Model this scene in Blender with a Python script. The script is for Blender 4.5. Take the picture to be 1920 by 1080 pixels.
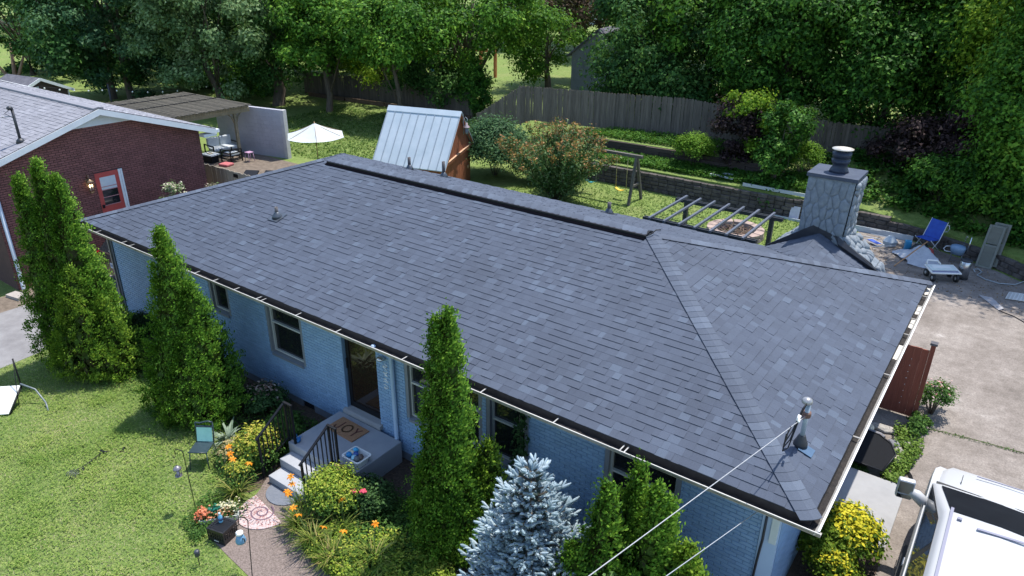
import bpy, math, random
import numpy as np
from mathutils import Vector, Matrix

# ------------------------------------------------------------------ camera, sky, sun, exposure
for o in list(bpy.data.objects):
    bpy.data.objects.remove(o)
S = bpy.context.scene
COL = S.collection
rad = math.radians

cam_d = bpy.data.cameras.new("camera")
cam = bpy.data.objects.new("camera", cam_d)
COL.objects.link(cam)
cam_d.sensor_width = 36.0
cam_d.lens = 1350.6 / 1920 * 36
cam_d.clip_start = 0.1
cam_d.clip_end = 2000
RGT = Vector((0.80880873, 0.58801418, 0.00823162))
UPV = Vector((-0.25018352, 0.33139024, 0.90971903))
FWD = Vector((-0.53219981, 0.73784811, -0.41514278))
cm = Matrix.Identity(4)
for i in range(3):
    cm[i][0], cm[i][1], cm[i][2] = RGT[i], UPV[i], -FWD[i]
    cm[i][3] = (1.04086, -7.87782, 9.21472)[i]
cam.matrix_world = cm
S.camera = cam
CAM = Vector((1.04086, -7.87782, 9.21472))

SUN_EL, SUN_AZ = 69.5, 77.0          # azimuth counted from +X towards +Y
W = bpy.data.worlds.new("World")
S.world = W
W.use_nodes = True
wn = W.node_tree
sky = wn.nodes.new("ShaderNodeTexSky")
sky.sky_type = 'NISHITA'
sky.sun_disc = False
sky.sun_elevation = rad(SUN_EL)
sky.sun_rotation = rad(90 - SUN_AZ)
sky.air_density = 1.0
sky.dust_density = 0.6
wn.links.new(sky.outputs[0], wn.nodes["Background"].inputs[0])
wn.nodes["Background"].inputs[1].default_value = 0.15
sd = bpy.data.lights.new("sun", 'SUN')
sd.energy = 3.4
sd.angle = rad(0.53)
sd.color = (1.0, 0.95, 0.87)
sun = bpy.data.objects.new("sun", sd)
COL.objects.link(sun)
sv = Vector((math.cos(rad(SUN_EL)) * math.cos(rad(SUN_AZ)), math.cos(rad(SUN_EL)) * math.sin(rad(SUN_AZ)), math.sin(rad(SUN_EL))))
sun.rotation_euler = sv.to_track_quat('Z', 'Y').to_euler()
sun.location = (0, 10, 40)
S.view_settings.view_transform = 'Standard'
S.view_settings.look = 'None'
S.view_settings.exposure = 1.03
S.view_settings.gamma = 1.0
S.view_settings.use_curve_mapping = False
try:
    S.cycles.max_bounces = 8
    S.cycles.transparent_max_bounces = 8
except Exception:
    pass

# ------------------------------------------------------------------ materials
MATS = {}

def base_mat(name):
    m = bpy.data.materials.new(name)
    m.use_nodes = True
    nt = m.node_tree
    return m, nt, nt.nodes["Principled BSDF"]

def rgb(c):
    return (c[0], c[1], c[2], 1.0)

def add_bump(nt, bsdf, src, strength, dist=0.01):
    b = nt.nodes.new("ShaderNodeBump")
    b.inputs["Strength"].default_value = strength
    b.inputs["Distance"].default_value = dist
    nt.links.new(src, b.inputs["Height"])
    nt.links.new(b.outputs[0], bsdf.inputs["Normal"])

def noise(nt, scale, detail=4, rough=.6, vec=None):
    n = nt.nodes.new("ShaderNodeTexNoise")
    n.inputs["Scale"].default_value = scale
    n.inputs["Detail"].default_value = detail
    n.inputs["Roughness"].default_value = rough
    if vec is not None:
        nt.links.new(vec, n.inputs["Vector"])
    return n

def coords(nt, scale=None, kind="pos"):
    if kind == "pos":
        g = nt.nodes.new("ShaderNodeNewGeometry")
        out = g.outputs["Position"]
    else:
        g = nt.nodes.new("ShaderNodeTexCoord")
        out = g.outputs["Object"]
    if scale:
        mp = nt.nodes.new("ShaderNodeMapping")
        mp.inputs["Scale"].default_value = scale
        nt.links.new(out, mp.inputs["Vector"])
        out = mp.outputs[0]
    return out

def ramp(nt, fac, stops):
    r = nt.nodes.new("ShaderNodeValToRGB")
    el = r.color_ramp.elements
    while len(el) < len(stops):
        el.new(0.5)
    for e, (p_, c) in zip(el, stops):
        e.position = p_
        e.color = rgb(c)
    nt.links.new(fac, r.inputs[0])
    return r.outputs[0]

def mix(nt, fac, a, b, mode='MIX'):
    m = nt.nodes.new("ShaderNodeMix")
    m.data_type = 'RGBA'
    m.blend_type = mode
    for sock, v in ((m.inputs[0], fac), (m.inputs[6], a), (m.inputs[7], b)):
        if hasattr(v, "links") or hasattr(v, "is_linked"):
            nt.links.new(v, sock)
        elif isinstance(v, (int, float)):
            sock.default_value = v
        else:
            sock.default_value = rgb(v)
    return m.outputs[2]

def M(name, c1, c2=None, scale=6, rough=.7, bump=0, bscale=80, metal=0, stretch=None, lo=.3, hi=.7, spec=.5, dist=.01, rnd=0.0):
    """plain weathered surface: two tones by noise, fine relief by noise"""
    if name in MATS:
        return MATS[name]
    m, nt, b = base_mat(name)
    b.inputs["Roughness"].default_value = rough
    b.inputs["Metallic"].default_value = metal
    b.inputs["Specular IOR Level"].default_value = spec
    vec = coords(nt, stretch)
    if c2 is None:
        col = None
        b.inputs["Base Color"].default_value = rgb(c1)
    else:
        n = noise(nt, scale, 6, .65, vec)
        col = ramp(nt, n.outputs[0], [(lo, c1), (hi, c2)])
        nt.links.new(col, b.inputs["Base Color"])
    if rnd:
        oi = nt.nodes.new("ShaderNodeObjectInfo")
        g = nt.nodes.new("ShaderNodeNewGeometry")
        ad = nt.nodes.new("ShaderNodeMath"); ad.operation = 'ADD'
        nt.links.new(oi.outputs["Random"], ad.inputs[0]); nt.links.new(g.outputs["Random Per Island"], ad.inputs[1])
        fr = nt.nodes.new("ShaderNodeMath"); fr.operation = 'FRACT'
        nt.links.new(ad.outputs[0], fr.inputs[0])
        mr = nt.nodes.new("ShaderNodeMapRange")
        mr.inputs[3].default_value = 1 - rnd; mr.inputs[4].default_value = 1 + rnd
        nt.links.new(fr.outputs[0], mr.inputs[0])
        vm = nt.nodes.new("ShaderNodeVectorMath"); vm.operation = 'SCALE'
        if col is None:
            vm.inputs[0].default_value = c1
        else:
            nt.links.new(col, vm.inputs[0])
        nt.links.new(mr.outputs[0], vm.inputs[3])
        nt.links.new(vm.outputs[0], b.inputs["Base Color"])
    if bump:
        n2 = noise(nt, bscale, 4, .6, vec)
        add_bump(nt, b, n2.outputs[0], bump, dist)
    MATS[name] = m
    return m

def leaf(name, stops, trans=.3, rough=.5, big=.5, spec=.10):
    """leaf colours by leaf, with slow drift over the plant, some light passing through"""
    if name in MATS:
        return MATS[name]
    m, nt, b = base_mat(name)
    g = nt.nodes.new("ShaderNodeNewGeometry")
    n = noise(nt, big, 2, .5, g.outputs["Position"])
    a = nt.nodes.new("ShaderNodeMath"); a.operation = 'MULTIPLY_ADD'
    nt.links.new(n.outputs[0], a.inputs[0]); a.inputs[1].default_value = .9
    s = nt.nodes.new("ShaderNodeMath"); s.operation = 'MULTIPLY_ADD'
    nt.links.new(g.outputs["Random Per Island"], s.inputs[0]); s.inputs[1].default_value = .75; s.inputs[2].default_value = -.33
    nt.links.new(s.outputs[0], a.inputs[2])
    col = ramp(nt, a.outputs[0], stops)
    nt.links.new(col, b.inputs["Base Color"])
    b.inputs["Roughness"].default_value = max(rough, .55)
    b.inputs["Specular IOR Level"].default_value = spec
    tr = nt.nodes.new("ShaderNodeBsdfTranslucent")
    tc = mix(nt, .35, col, (.12, .2, .02))
    nt.links.new(tc, tr.inputs[0])
    mx = nt.nodes.new("ShaderNodeMixShader")
    mx.inputs[0].default_value = trans
    nt.links.new(b.outputs[0], mx.inputs[1]); nt.links.new(tr.outputs[0], mx.inputs[2])
    nt.links.new(mx.outputs[0], nt.nodes["Material Output"].inputs[0])
    MATS[name] = m
    return m

def piece_rnd(nt):
    oi = nt.nodes.new("ShaderNodeObjectInfo")
    g = nt.nodes.new("ShaderNodeNewGeometry")
    ad = nt.nodes.new("ShaderNodeMath"); ad.operation = 'ADD'
    nt.links.new(oi.outputs["Random"], ad.inputs[0]); nt.links.new(g.outputs["Random Per Island"], ad.inputs[1])
    fr = nt.nodes.new("ShaderNodeMath"); fr.operation = 'FRACT'
    nt.links.new(ad.outputs[0], fr.inputs[0])
    return fr.outputs[0]

def shingle_mat(name, stops, gran=.35):
    m, nt, b = base_mat(name)
    r = piece_rnd(nt)
    col = ramp(nt, r, stops)
    n = noise(nt, 160, 3, .8, coords(nt))
    gcol = ramp(nt, n.outputs[0], [(.3, (1 - gran,) * 3), (.7, (1 + gran,) * 3)])
    n2 = noise(nt, .7, 4, .6, coords(nt))
    g2 = ramp(nt, n2.outputs[0], [(.3, (.88,) * 3), (.7, (1.1,) * 3)])
    c = mix(nt, 1.0, col, gcol, 'MULTIPLY')
    c = mix(nt, 1.0, c, g2, 'MULTIPLY')
    nt.links.new(c, b.inputs["Base Color"])
    b.inputs["Roughness"].default_value = .85
    b.inputs["Specular IOR Level"].default_value = .4
    add_bump(nt, b, n.outputs[0], .5, .004)
    MATS[name] = m
    return m

def glass_mat(name, col=(.012, .014, .016), rough=.03):
    m, nt, b = base_mat(name)
    b.inputs["Base Color"].default_value = rgb(col)
    b.inputs["Roughness"].default_value = rough
    b.inputs["Specular IOR Level"].default_value = .7
    MATS[name] = m
    return m

# ------------------------------------------------------------------ building helpers
WL = {None: Vector((0, 0, 0))}

def tag(o, label=None, cat=None, group=None, kind=None):
    if label: o["label"] = label
    if cat: o["category"] = cat
    if group: o["group"] = group
    if kind: o["kind"] = kind
    return o

def thing(name, label, cat, loc=(0, 0, 0), group=None):
    o = bpy.data.objects.new(name, None)
    o.empty_display_size = .2
    COL.objects.link(o)
    o.location = loc
    WL[o.name] = Vector(loc)
    return tag(o, label, cat, group)

def wl(o):
    return WL[o.name] if o is not None else WL[None]

def place(o, parent, world=None):
    """link o under parent with its origin at a world point"""
    COL.objects.link(o)
    w = Vector(world) if world is not None else wl(parent)
    if parent is not None:
        o.parent = parent
        o.location = w - wl(parent)
    else:
        o.location = w
    WL[o.name] = w
    return o

def npmesh(name, v, f, mats, mi=None, smooth=False):
    """fast mesh from arrays; f is (n,k) with one polygon size"""
    v = np.asarray(v, np.float32); f = np.asarray(f, np.int32)
    me = bpy.data.meshes.new(name)
    n, k = f.shape
    me.vertices.add(len(v)); me.vertices.foreach_set("co", v.ravel())
    me.loops.add(n * k); me.loops.foreach_set("vertex_index", f.ravel())
    me.polygons.add(n)
    me.polygons.foreach_set("loop_start", np.arange(0, n * k, k, dtype=np.int32))
    me.polygons.foreach_set("loop_total", np.full(n, k, np.int32))
    if mi is not None:
        me.polygons.foreach_set("material_index", np.asarray(mi, np.int32))
    me.polygons.foreach_set("use_smooth", np.full(n, bool(smooth)))
    for m in mats:
        me.materials.append(m)
    me.update(calc_edges=True)
    me.validate()
    return me

def frame_axes(d):
    d = Vector(d).normalized()
    a = Vector((0, 0, 1)) if abs(d.z) < .95 else Vector((1, 0, 0))
    s = d.cross(a).normalized()
    return s, s.cross(d).normalized(), d

class MB:
    def __init__(s):
        s.v = []; s.f = []; s.m = []; s.sm = []
    def add(s, vs, fs, m=0, smooth=False):
        o = len(s.v)
        s.v += [tuple(x) for x in vs]
        for f in fs:
            s.f.append([i + o for i in f]); s.m.append(m); s.sm.append(smooth)
        return s
    def box(s, c, d, rz=0, m=0, R=None):
        hx, hy, hz = d[0] / 2, d[1] / 2, d[2] / 2
        R = R or Matrix.Rotation(rz, 3, 'Z')
        vs = [Vector(c) + R @ Vector((x * hx, y * hy, z * hz)) for z in (-1, 1) for y in (-1, 1) for x in (-1, 1)]
        return s.add(vs, [(0, 2, 3, 1), (4, 5, 7, 6), (0, 1, 5, 4), (2, 6, 7, 3), (0, 4, 6, 2), (1, 3, 7, 5)], m)
    def span(s, a, b, m=0):
        return s.box([(a[i] + b[i]) / 2 for i in range(3)], [abs(b[i] - a[i]) for i in range(3)], 0, m)
    def beam(s, a, b, w, h, m=0):
        a, b = Vector(a), Vector(b)
        x, y, d = frame_axes(b - a)
        R = Matrix((x, y, d)).transposed()
        return s.box((a + b) / 2, (w, h, (b - a).length), 0, m, R)
    def tube(s, pts, r, n=6, m=0, smooth=True, closed=False):
        pts = [Vector(q) for q in pts]
        rs = r if isinstance(r, (list, tuple)) else [r] * len(pts)
        vs, fs = [], []
        for i, q in enumerate(pts):
            d = pts[min(i + 1, len(pts) - 1)] - pts[max(i - 1, 0)]
            if d.length < 1e-9: d = Vector((0, 0, 1))
            x, y, _ = frame_axes(d)
            for k in range(n):
                t = 2 * math.pi * k / n
                vs.append(q + (x * math.cos(t) + y * math.sin(t)) * rs[i])
        for i in range(len(pts) - 1):
            for k in range(n):
                a, b = i * n + k, i * n + (k + 1) % n
                fs.append((a, b, b + n, a + n))
        fs.append(tuple(range(n))[::-1]); fs.append(tuple(range((len(pts) - 1) * n, len(pts) * n)))
        return s.add(vs, fs, m, smooth)
    def lathe(s, prof, c, n=20, m=0, smooth=True):
        vs, fs = [], []
        for r, z in prof:
            for k in range(n):
                t = 2 * math.pi * k / n
                vs.append((c[0] + r * math.cos(t), c[1] + r * math.sin(t), c[2] + z))
        for i in range(len(prof) - 1):
            for k in range(n):
                a, b = i * n + k, i * n + (k + 1) % n
                fs.append((a, b, b + n, a + n))
        fs.append(tuple(range(n))[::-1]); fs.append(tuple(range((len(prof) - 1) * n, len(prof) * n)))
        return s.add(vs, fs, m, smooth)
    def prism(s, poly, vec, m=0):
        vec = Vector(vec); n = len(poly)
        vs = [Vector(q) for q in poly] + [Vector(q) + vec for q in poly]
        fs = [tuple(range(n))[::-1], tuple(range(n, 2 * n))] + [(i, (i + 1) % n, (i + 1) % n + n, i + n) for i in range(n)]
        return s.add(vs, fs, m)
    def obj(s, name, mats, parent=None, origin=None, bevel=0, **kw):
        if not isinstance(mats, (list, tuple)): mats = [mats]
        w = Vector(origin) if origin is not None else wl(parent)
        me = bpy.data.meshes.new(name)
        me.from_pydata([tuple(Vector(q) - w) for q in s.v], [], s.f)
        for m in mats: me.materials.append(m)
        me.polygons.foreach_set("material_index", s.m)
        me.polygons.foreach_set("use_smooth", s.sm)
        me.update()
        o = bpy.data.objects.new(name, me)
        place(o, parent, w)
        if bevel:
            b = o.modifiers.new("bevel", 'BEVEL'); b.width = bevel; b.segments = 2; b.limit_method = 'ANGLE'
        return tag(o, **kw)

def npobj(name, me, parent=None, origin=None, **kw):
    o = bpy.data.objects.new(name, me)
    place(o, parent, origin)
    return tag(o, **kw)

def dup(root, loc, label=None):
    """a copy of a thing with copies of its parts and sub-parts"""
    r = root.copy(); COL.objects.link(r); r.location = loc
    WL[r.name] = Vector(loc)
    if label: r["label"] = label
    for ch in list(root.children):
        c = ch.copy(); COL.objects.link(c); c.parent = r
        for g in list(ch.children):
            d = g.copy(); COL.objects.link(d); d.parent = c
    return r

# ------------------------------------------------------------------ foliage helpers
def unit(a):
    return a / (np.linalg.norm(a, axis=-1, keepdims=True) + 1e-9)

def leaf_mesh(name, rng, c, n, L, Wd, mats, up=None, mi=None, fold=0.0, tri=False):
    """one small diamond per leaf (or one triangle where leaves are only a pixel or two)"""
    N = len(c)
    n = unit(n)
    t = rng.normal(size=(N, 3)) if up is None else up + rng.normal(size=(N, 3)) * .25
    t = unit(t - n * np.sum(t * n, 1, keepdims=True))
    b = np.cross(n, t)
    L = np.broadcast_to(np.asarray(L, float), (N,))[:, None]; Wd = np.broadcast_to(np.asarray(Wd, float), (N,))[:, None]
    if tri:
        v = np.stack([c - t * L * .55, c + b * Wd * .62 + t * L * .3, c - b * Wd * .62 + t * L * .45], 1).reshape(-1, 3)
        return npmesh(name, v, np.arange(3 * N).reshape(N, 3), mats, mi)
    v = np.stack([c - t * L / 2, c + b * Wd / 2 + t * L * .08 + n * fold * L, c + t * L / 2, c - b * Wd / 2 + t * L * .08 + n * fold * L], 1).reshape(-1, 3)
    f = np.arange(4 * N).reshape(N, 4)
    return npmesh(name, v, f, mats, mi)

def limbs(rng, base, top, r0, targets, n=7):
    """tapered trunk with limbs reaching towards clump centres"""
    mb = MB()
    base, top = Vector(base), Vector(top)
    k = 6
    pts = [base.lerp(top, i / k) + Vector((rng.normal() * .04, rng.normal() * .04, 0)) * (top - base).length * .3 * (i > 0) for i in range(k + 1)]
    mb.tube([pts[0] + Vector((0, 0, -.15))] + pts, [r0 * 1.35] + [r0 * (1.15 - .95 * i / k) for i in range(k + 1)], n)
    for t in targets:
        t = Vector(t)
        i = int(rng.integers(1, k))
        a = pts[i]
        if t.z < a.z: a = pts[max(1, i - 2)]
        mid = a.lerp(t, .5) + Vector((rng.normal() * .15, rng.normal() * .15, .12 * (t - a).length))
        rr = r0 * .42 * (1 - i / (k + 2))
        mb.tube([a, mid, t], [rr, rr * .6, rr * .2], 5)
    return mb

BARK = lambda: M("bark", (.05, .04, .03), (.13, .105, .08), 9, .9, .6, 30, stretch=(1, 1, .25))

def broad_tree(name, label, cat, base, lobes, mat, seed, nclump=70, per=180, size=.22, spread=.52, r0=.22, group=None, aspect=.62, droop=0, trunk=True, inner=.5):
    """lobes: (cx,cy,cz,rx,ry,rz) in world metres"""
    rng = np.random.default_rng(seed)
    root = thing(name, label, cat, base, group)
    lb = np.array(lobes, float)
    vol = lb[:, 3] * lb[:, 4] + lb[:, 4] * lb[:, 5]
    which = rng.choice(len(lb), nclump, p=vol / vol.sum())
    d = unit(rng.normal(size=(nclump, 3)))
    d[:, 2] = np.where(rng.random(nclump) < .25, np.abs(d[:, 2]), d[:, 2])
    r = inner + (1.02 - inner) * rng.random(nclump) ** .6
    cc = lb[which, :3] + d * lb[which, 3:] * r[:, None]
    gz_ = base[2] + .25
    cc[:, 2] = np.maximum(cc[:, 2], gz_)
    cs = spread * (.6 + .8 * rng.random(nclump))
    N = nclump * per
    ci = np.repeat(np.arange(nclump), per)
    off = rng.normal(size=(N, 3)) * cs[ci][:, None] * np.array([.62, .62, .4])
    if droop:
        off[:, 2] -= droop * np.abs(rng.normal(size=N)) * cs[ci]
    c = cc[ci] + off
    keep = c[:, 2] > base[2] + .05
    c, ci, off = c[keep], ci[keep], off[keep]
    out = unit(c - lb[which[ci], :3])
    n = out * .3 + np.array([.0, .1, .6]) + rng.normal(size=c.shape) * .45 + unit(off) * .95
    L = size * (.6 + .8 * rng.random(len(c)))
    me = leaf_mesh(name + "_crown", rng, c - np.array(base), n, L, L * aspect, [mat], fold=.06, tri=True)
    npobj("crown", me, root)
    if trunk:
        top = lb[:, :3].mean(0); top = (top[0], top[1], lb[:, 2].max())
        pick = cc[rng.choice(nclump, min(14, nclump), replace=False)]
        limbs(rng, base, top, r0, pick).obj("trunk", BARK(), root)
    return root

def arbor(name, label, base, spires, seed, mat, group=None, dens=1.0, spray=.056):
    """columnar conifer. spires: (dx,dy,height,radius) each a tapering column of upright fan sprays"""
    rng = np.random.default_rng(seed)
    root = thing(name, label, "conifer", base, group)
    C, NN, UP = [], [], []
    for dx, dy, h, R in spires:
        area = 2 * math.pi * R * h * .62
        nc = int(area / .017 * dens)
        t = 1 - np.sqrt(1 - rng.random(nc) * .985)
        t = rng.random(nc) ** 1.25 * .985
        a = rng.random(nc) * 2 * math.pi
        ph = rng.random(6) * 6.28
        bumps = 1 + .12 * np.sin(3 * a + ph[0] + 5 * t) + .09 * np.sin(5 * a + ph[1] - 11 * t) + .08 * np.sin(9 * t * h + ph[2] + 2 * a) + rng.normal(size=nc) * .14
        prof = np.minimum(1, .62 + 2.6 * t) * np.clip((1 - t) ** .92 * 1.2, 0, 1.0)
        rr = R * (prof * bumps) + .015
        cx = np.stack([dx + rr * np.cos(a), dy + rr * np.sin(a), .08 + t * h], 1)
        outd = np.stack([np.cos(a), np.sin(a), np.full(nc, .35)], 1)
        per = 33
        ci = np.repeat(np.arange(nc), per)
        off = rng.normal(size=(nc * per, 3)) * np.array([.042, .042, .05])
        c = cx[ci] + off + outd[ci] * (np.abs(rng.normal(size=(nc * per, 1))) * .04 - .03)
        nn = np.cross(unit(outd[ci] * .5 + off * 6), rng.normal(size=(nc * per, 3)) * .5 + np.array([0, 0, 1.0]))
        nn = unit(nn) + unit(outd[ci]) * .75 + np.array([0, 0, .25])
        C.append(c); NN.append(nn); UP.append(outd[ci] * .65 + np.array([0, 0, .9]) + off * 4)
        # sparse brown inner sprays, coloured dark as gap shade, keep the column opaque
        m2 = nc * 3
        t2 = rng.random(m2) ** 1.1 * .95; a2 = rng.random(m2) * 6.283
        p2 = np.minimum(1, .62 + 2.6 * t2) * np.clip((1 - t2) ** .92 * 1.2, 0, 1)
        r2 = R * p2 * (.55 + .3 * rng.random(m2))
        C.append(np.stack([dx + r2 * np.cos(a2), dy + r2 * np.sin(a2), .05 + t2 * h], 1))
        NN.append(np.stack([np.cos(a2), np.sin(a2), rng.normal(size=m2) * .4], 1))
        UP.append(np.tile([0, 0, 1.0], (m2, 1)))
    n_in = [len(x) for x in C]
    c = np.concatenate(C); n = np.concatenate(NN); up = np.concatenate(UP)
    L = spray * (.6 + .8 * rng.random(len(c)))
    i0 = 0
    for j, k in enumerate(n_in):
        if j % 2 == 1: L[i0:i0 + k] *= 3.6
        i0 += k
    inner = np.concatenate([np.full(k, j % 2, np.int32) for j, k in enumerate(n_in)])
    me = leaf_mesh(name + "_foliage", rng, c, n, L, L * .5, [mat, leaf("shaded_inner_growth", [(.2, (.032, .034, .011)), (.45, (.045, .075, .014)), (.85, (.055, .11, .016))], .15)], up=up, mi=inner)
    npobj("crown", me, root)
    mb = MB()
    for dx, dy, h, R in spires:
        b = Vector(base)
        mb.tube([b + Vector((dx * .4, dy * .4, -.1)), b + Vector((dx, dy, h * .45)), b + Vector((dx, dy, h * .93))], [.10, .06, .012], 7)
    mb.obj("trunk", BARK(), root)
    return root

def shrub(name, label, base, rx, ry, h, mat, seed, n=9000, size=.05, cat="shrub", group=None, aspect=.6, lumps=16, stems=True, mats2=None, frac2=0, spike=0):
    """rounded bush made of leaf tufts over a few stems"""
    rng = np.random.default_rng(seed)
    root = thing(name, label, cat, base, group)
    nc = max(12, n // 60)
    d = unit(rng.normal(size=(nc, 3))); d[:, 2] = np.abs(d[:, 2]) - .25
    lum = unit(rng.normal(size=(lumps, 3))); lum[:, 2] = np.abs(lum[:, 2])
    amp = .86 + .22 * np.max(np.clip(d @ lum.T, 0, 1) ** 10, axis=1)
    r = (.55 + .45 * rng.random(nc) ** .5) * amp
    cc = d * r[:, None] * np.array([rx, ry, h * .55]) + np.array([0, 0, h * .48])
    if spike:
        cc[:, 2] += spike * np.abs(rng.normal(size=nc)) * (d[:, 2] > .2)
    ci = rng.integers(0, nc, n)
    s = min(rx, ry, h) * .16
    off = rng.normal(size=(n, 3)) * np.array([s, s, s * .8])
    c = cc[ci] + off
    k = c[:, 2] > .02
    c, ci, off = c[k], ci[k], off[k]
    nn = unit(cc[ci] - np.array([0, 0, h * .4])) * .6 + np.array([.05, .1, .6]) + rng.normal(size=c.shape) * .5 + unit(off) * .3
    L = size * (.6 + .8 * rng.random(len(c)))
    mi = None; mm = [mat]
    if mats2 is not None:
        mm = [mat, mats2]
        tipness = c[:, 2] / h + rng.normal(size=len(c)) * .12
        th = np.quantile(tipness, 1 - frac2)
        mi = (tipness > th).astype(np.int32)
    me = leaf_mesh(name + "_leaves", rng, c, nn, L, L * aspect, mm, mi=mi, fold=.05, tri=(n > 12000))
    npobj("foliage", me, root)
    if stems:
        mb = MB(); b = Vector(base)
        for q in cc[rng.choice(nc, 9, replace=False)]:
            mb.tube([b + Vector((q[0] * .1, q[1] * .1, -.03)), b + Vector((q[0] * .5, q[1] * .5, q[2] * .6)), b + Vector(q)], [.018, .012, .005], 5)
        mb.obj("stem", BARK(), root)
    return root

def poly_sample(rng, poly, n):
    """random points in polygon by rejection"""
    P = np.array(poly, float)
    lo, hi = P.min(0), P.max(0)
    out = []
    tot = 0
    while tot < n:
        q = lo + rng.random((n * 2, 2)) * (hi - lo)
        q = q[inpoly(q, P)]
        out.append(q); tot += len(q)
    return np.concatenate(out)[:n]

def inpoly(q, P):
    P = np.array(P, float)
    x, y = q[:, 0], q[:, 1]
    ins = np.zeros(len(q), bool)
    j = len(P) - 1
    for i in range(len(P)):
        c = ((P[i, 1] > y) != (P[j, 1] > y)) & (x < (P[j, 0] - P[i, 0]) * (y - P[i, 1]) / (P[j, 1] - P[i, 1] + 1e-12) + P[i, 0])
        ins ^= c
        j = i
    return ins
# ------------------------------------------------------------------ the ground
def pl(x, pts):
    return float(np.interp(x, [q[0] for q in pts], [q[1] for q in pts]))

def wall_y(x):
    return pl(x, [(-60, 20.6), (-16, 20.6), (-6, 20.55), (-3.5, 21.1), (-1.8, 21.0), (1.2, 19.55), (4, 17.2), (9, 14.5), (30, 13)])

def step_h(x):
    return pl(x, [(-21, 0), (-16.5, .82), (-6, .86), (-3.5, .68), (-1.8, .5), (1.2, .55), (30, .6)])

def sm(a, b, x):
    t = min(1, max(0, (x - a) / (b - a)))
    return t * t * (3 - 2 * t)

def ground_z(x, y):
    wy = wall_y(x)
    left = max(0, (y - 16) * .022) if y < 40 else .53 + (y - 40) * .004
    if y <= wy + .02:
        right = 0.0
    else:
        d = y - wy
        st = step_h(x)
        k = sm(-17, -15.5, x) * (1 - sm(-8.5, -6.5, x))
        flat = st + .08 * d + (.5 if d > 1.8 else 0) if d < 3.6 else 1.62
        slope = st + (1.7 - st) * min(1, d / 3.8)
        right = k * flat + (1 - k) * slope
        if y > 25: right = 1.65 - .02 * min(20, y - 25)
    b = sm(-23.5, -17, x)
    z = left * (1 - b) + right * b
    if y > 70: z += (y - 70) * .07
    if x < -75: z += (-75 - x) * .06
    if y < -6: z -= .01 * (-6 - y)
    return z

def build_terrain():
    xs = sorted(set([round(-40 + .5 * i, 3) for i in range(101)] + [-260, -200, -160, -130, -110, -95, -85, -75, -68, -62, -56, -52, -48, -44, 12, 15, 20, 30, 50, 90, 150]))
    ys0 = [-120, -70, -40, -25, -18, -12, -9, -7, -6] + [-5 + .5 * i for i in range(48)] + [19.2, 19.8, 20.3, 20.58, 20.625, 20.66, 21.2, 21.8, 22.35, 22.42, 23, 23.6, 24.3, 25, 26, 28, 30, 33, 36, 40, 45, 50, 56, 62, 70, 80, 95, 115, 140, 170, 210, 260, 320]
    V, F = [], []
    for y0 in ys0:
        for x in xs:
            y = y0
            if 12 < y0 < 26:
                w = 1 if y0 >= 16 else (y0 - 12) / 4
                if y0 > 24: w = (26 - y0) / 2
                y = y0 + (wall_y(x) - 20.6) * max(0, w)
            if y0 in (20.58,): z = ground_z(x, wall_y(x) - .01)
            elif y0 in (20.625,): z = ground_z(x, wall_y(x) - .01)
            elif y0 == 20.66: z = ground_z(x, wall_y(x) + .06)
            else: z = ground_z(x, y)
            V.append((x, y, z))
    n = len(xs)
    for j in range(len(ys0) - 1):
        for i in range(n - 1):
            a = j * n + i
            F.append((a, a + 1, a + 1 + n, a + n))
    return npobj("ground", npmesh("ground", V, F, [M_grass]), kind="structure")

def grass_mat():
    m, nt, b = base_mat("lawn")
    pos = coords(nt)
    n1 = noise(nt, .55, 5, .6, pos); n2 = noise(nt, 5, 4, .7, pos); n3 = noise(nt, 45, 3, .7, pos)
    c = ramp(nt, n2.outputs[0], [(.25, (.10, .155, .04)), (.5, (.155, .22, .055)), (.75, (.23, .28, .09))])
    dry = ramp(nt, n1.outputs[0], [(.5, (0, 0, 0)), (.78, (1, 1, 1))])
    c = mix(nt, dry, c, (.22, .24, .09))
    f = ramp(nt, n3.outputs[0], [(.3, (.55, .55, .55)), (.7, (1.35, 1.35, 1.3))])
    c = mix(nt, 1.0, c, f, 'MULTIPLY')
    nt.links.new(c, b.inputs["Base Color"])
    b.inputs["Roughness"].default_value = .8
    b.inputs["Specular IOR Level"].default_value = .2
    add_bump(nt, b, n3.outputs[0], .9, .03)
    return m
M_grass = grass_mat()
build_terrain()

def sheet(name, poly, mat, z=.004, label=None, res=None, **kw):
    mb = MB()
    mb.add([(x, y, z) for x, y in poly], [tuple(range(len(poly)))], 0)
    return mb.obj(name, mat, None, (poly[0][0], poly[0][1], z), kind=kw.pop("kind", "structure"), **kw)

def concrete_mat():
    m, nt, b = base_mat("old_concrete")
    pos = coords(nt)
    n1 = noise(nt, .6, 12, .72, pos); n2 = noise(nt, 4.5, 8, .75, pos); n3 = noise(nt, 26, 6, .85, pos)
    c = ramp(nt, n1.outputs[0], [(.3, (.125, .107, .092)), (.5, (.20, .176, .156)), (.62, (.25, .225, .203)), (.72, (.38, .357, .335))])
    g = ramp(nt, n2.outputs[0], [(.28, (.7, .68, .66)), (.7, (1.22, 1.2, 1.2))])
    c = mix(nt, 1.0, c, g, 'MULTIPLY')
    f = ramp(nt, n3.outputs[0], [(.32, (.6, .59, .58)), (.68, (1.38, 1.38, 1.38))])
    c = mix(nt, 1.0, c, f, 'MULTIPLY')
    nt.links.new(c, b.inputs["Base Color"])
    b.inputs["Roughness"].default_value = .9
    add_bump(nt, b, n3.outputs[0], .5, .01)
    return m
M_conc = concrete_mat()
M_pave = M("smooth_concrete", (.25, .25, .255), (.31, .31, .315), 2.5, .85, .25, 60)
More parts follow.
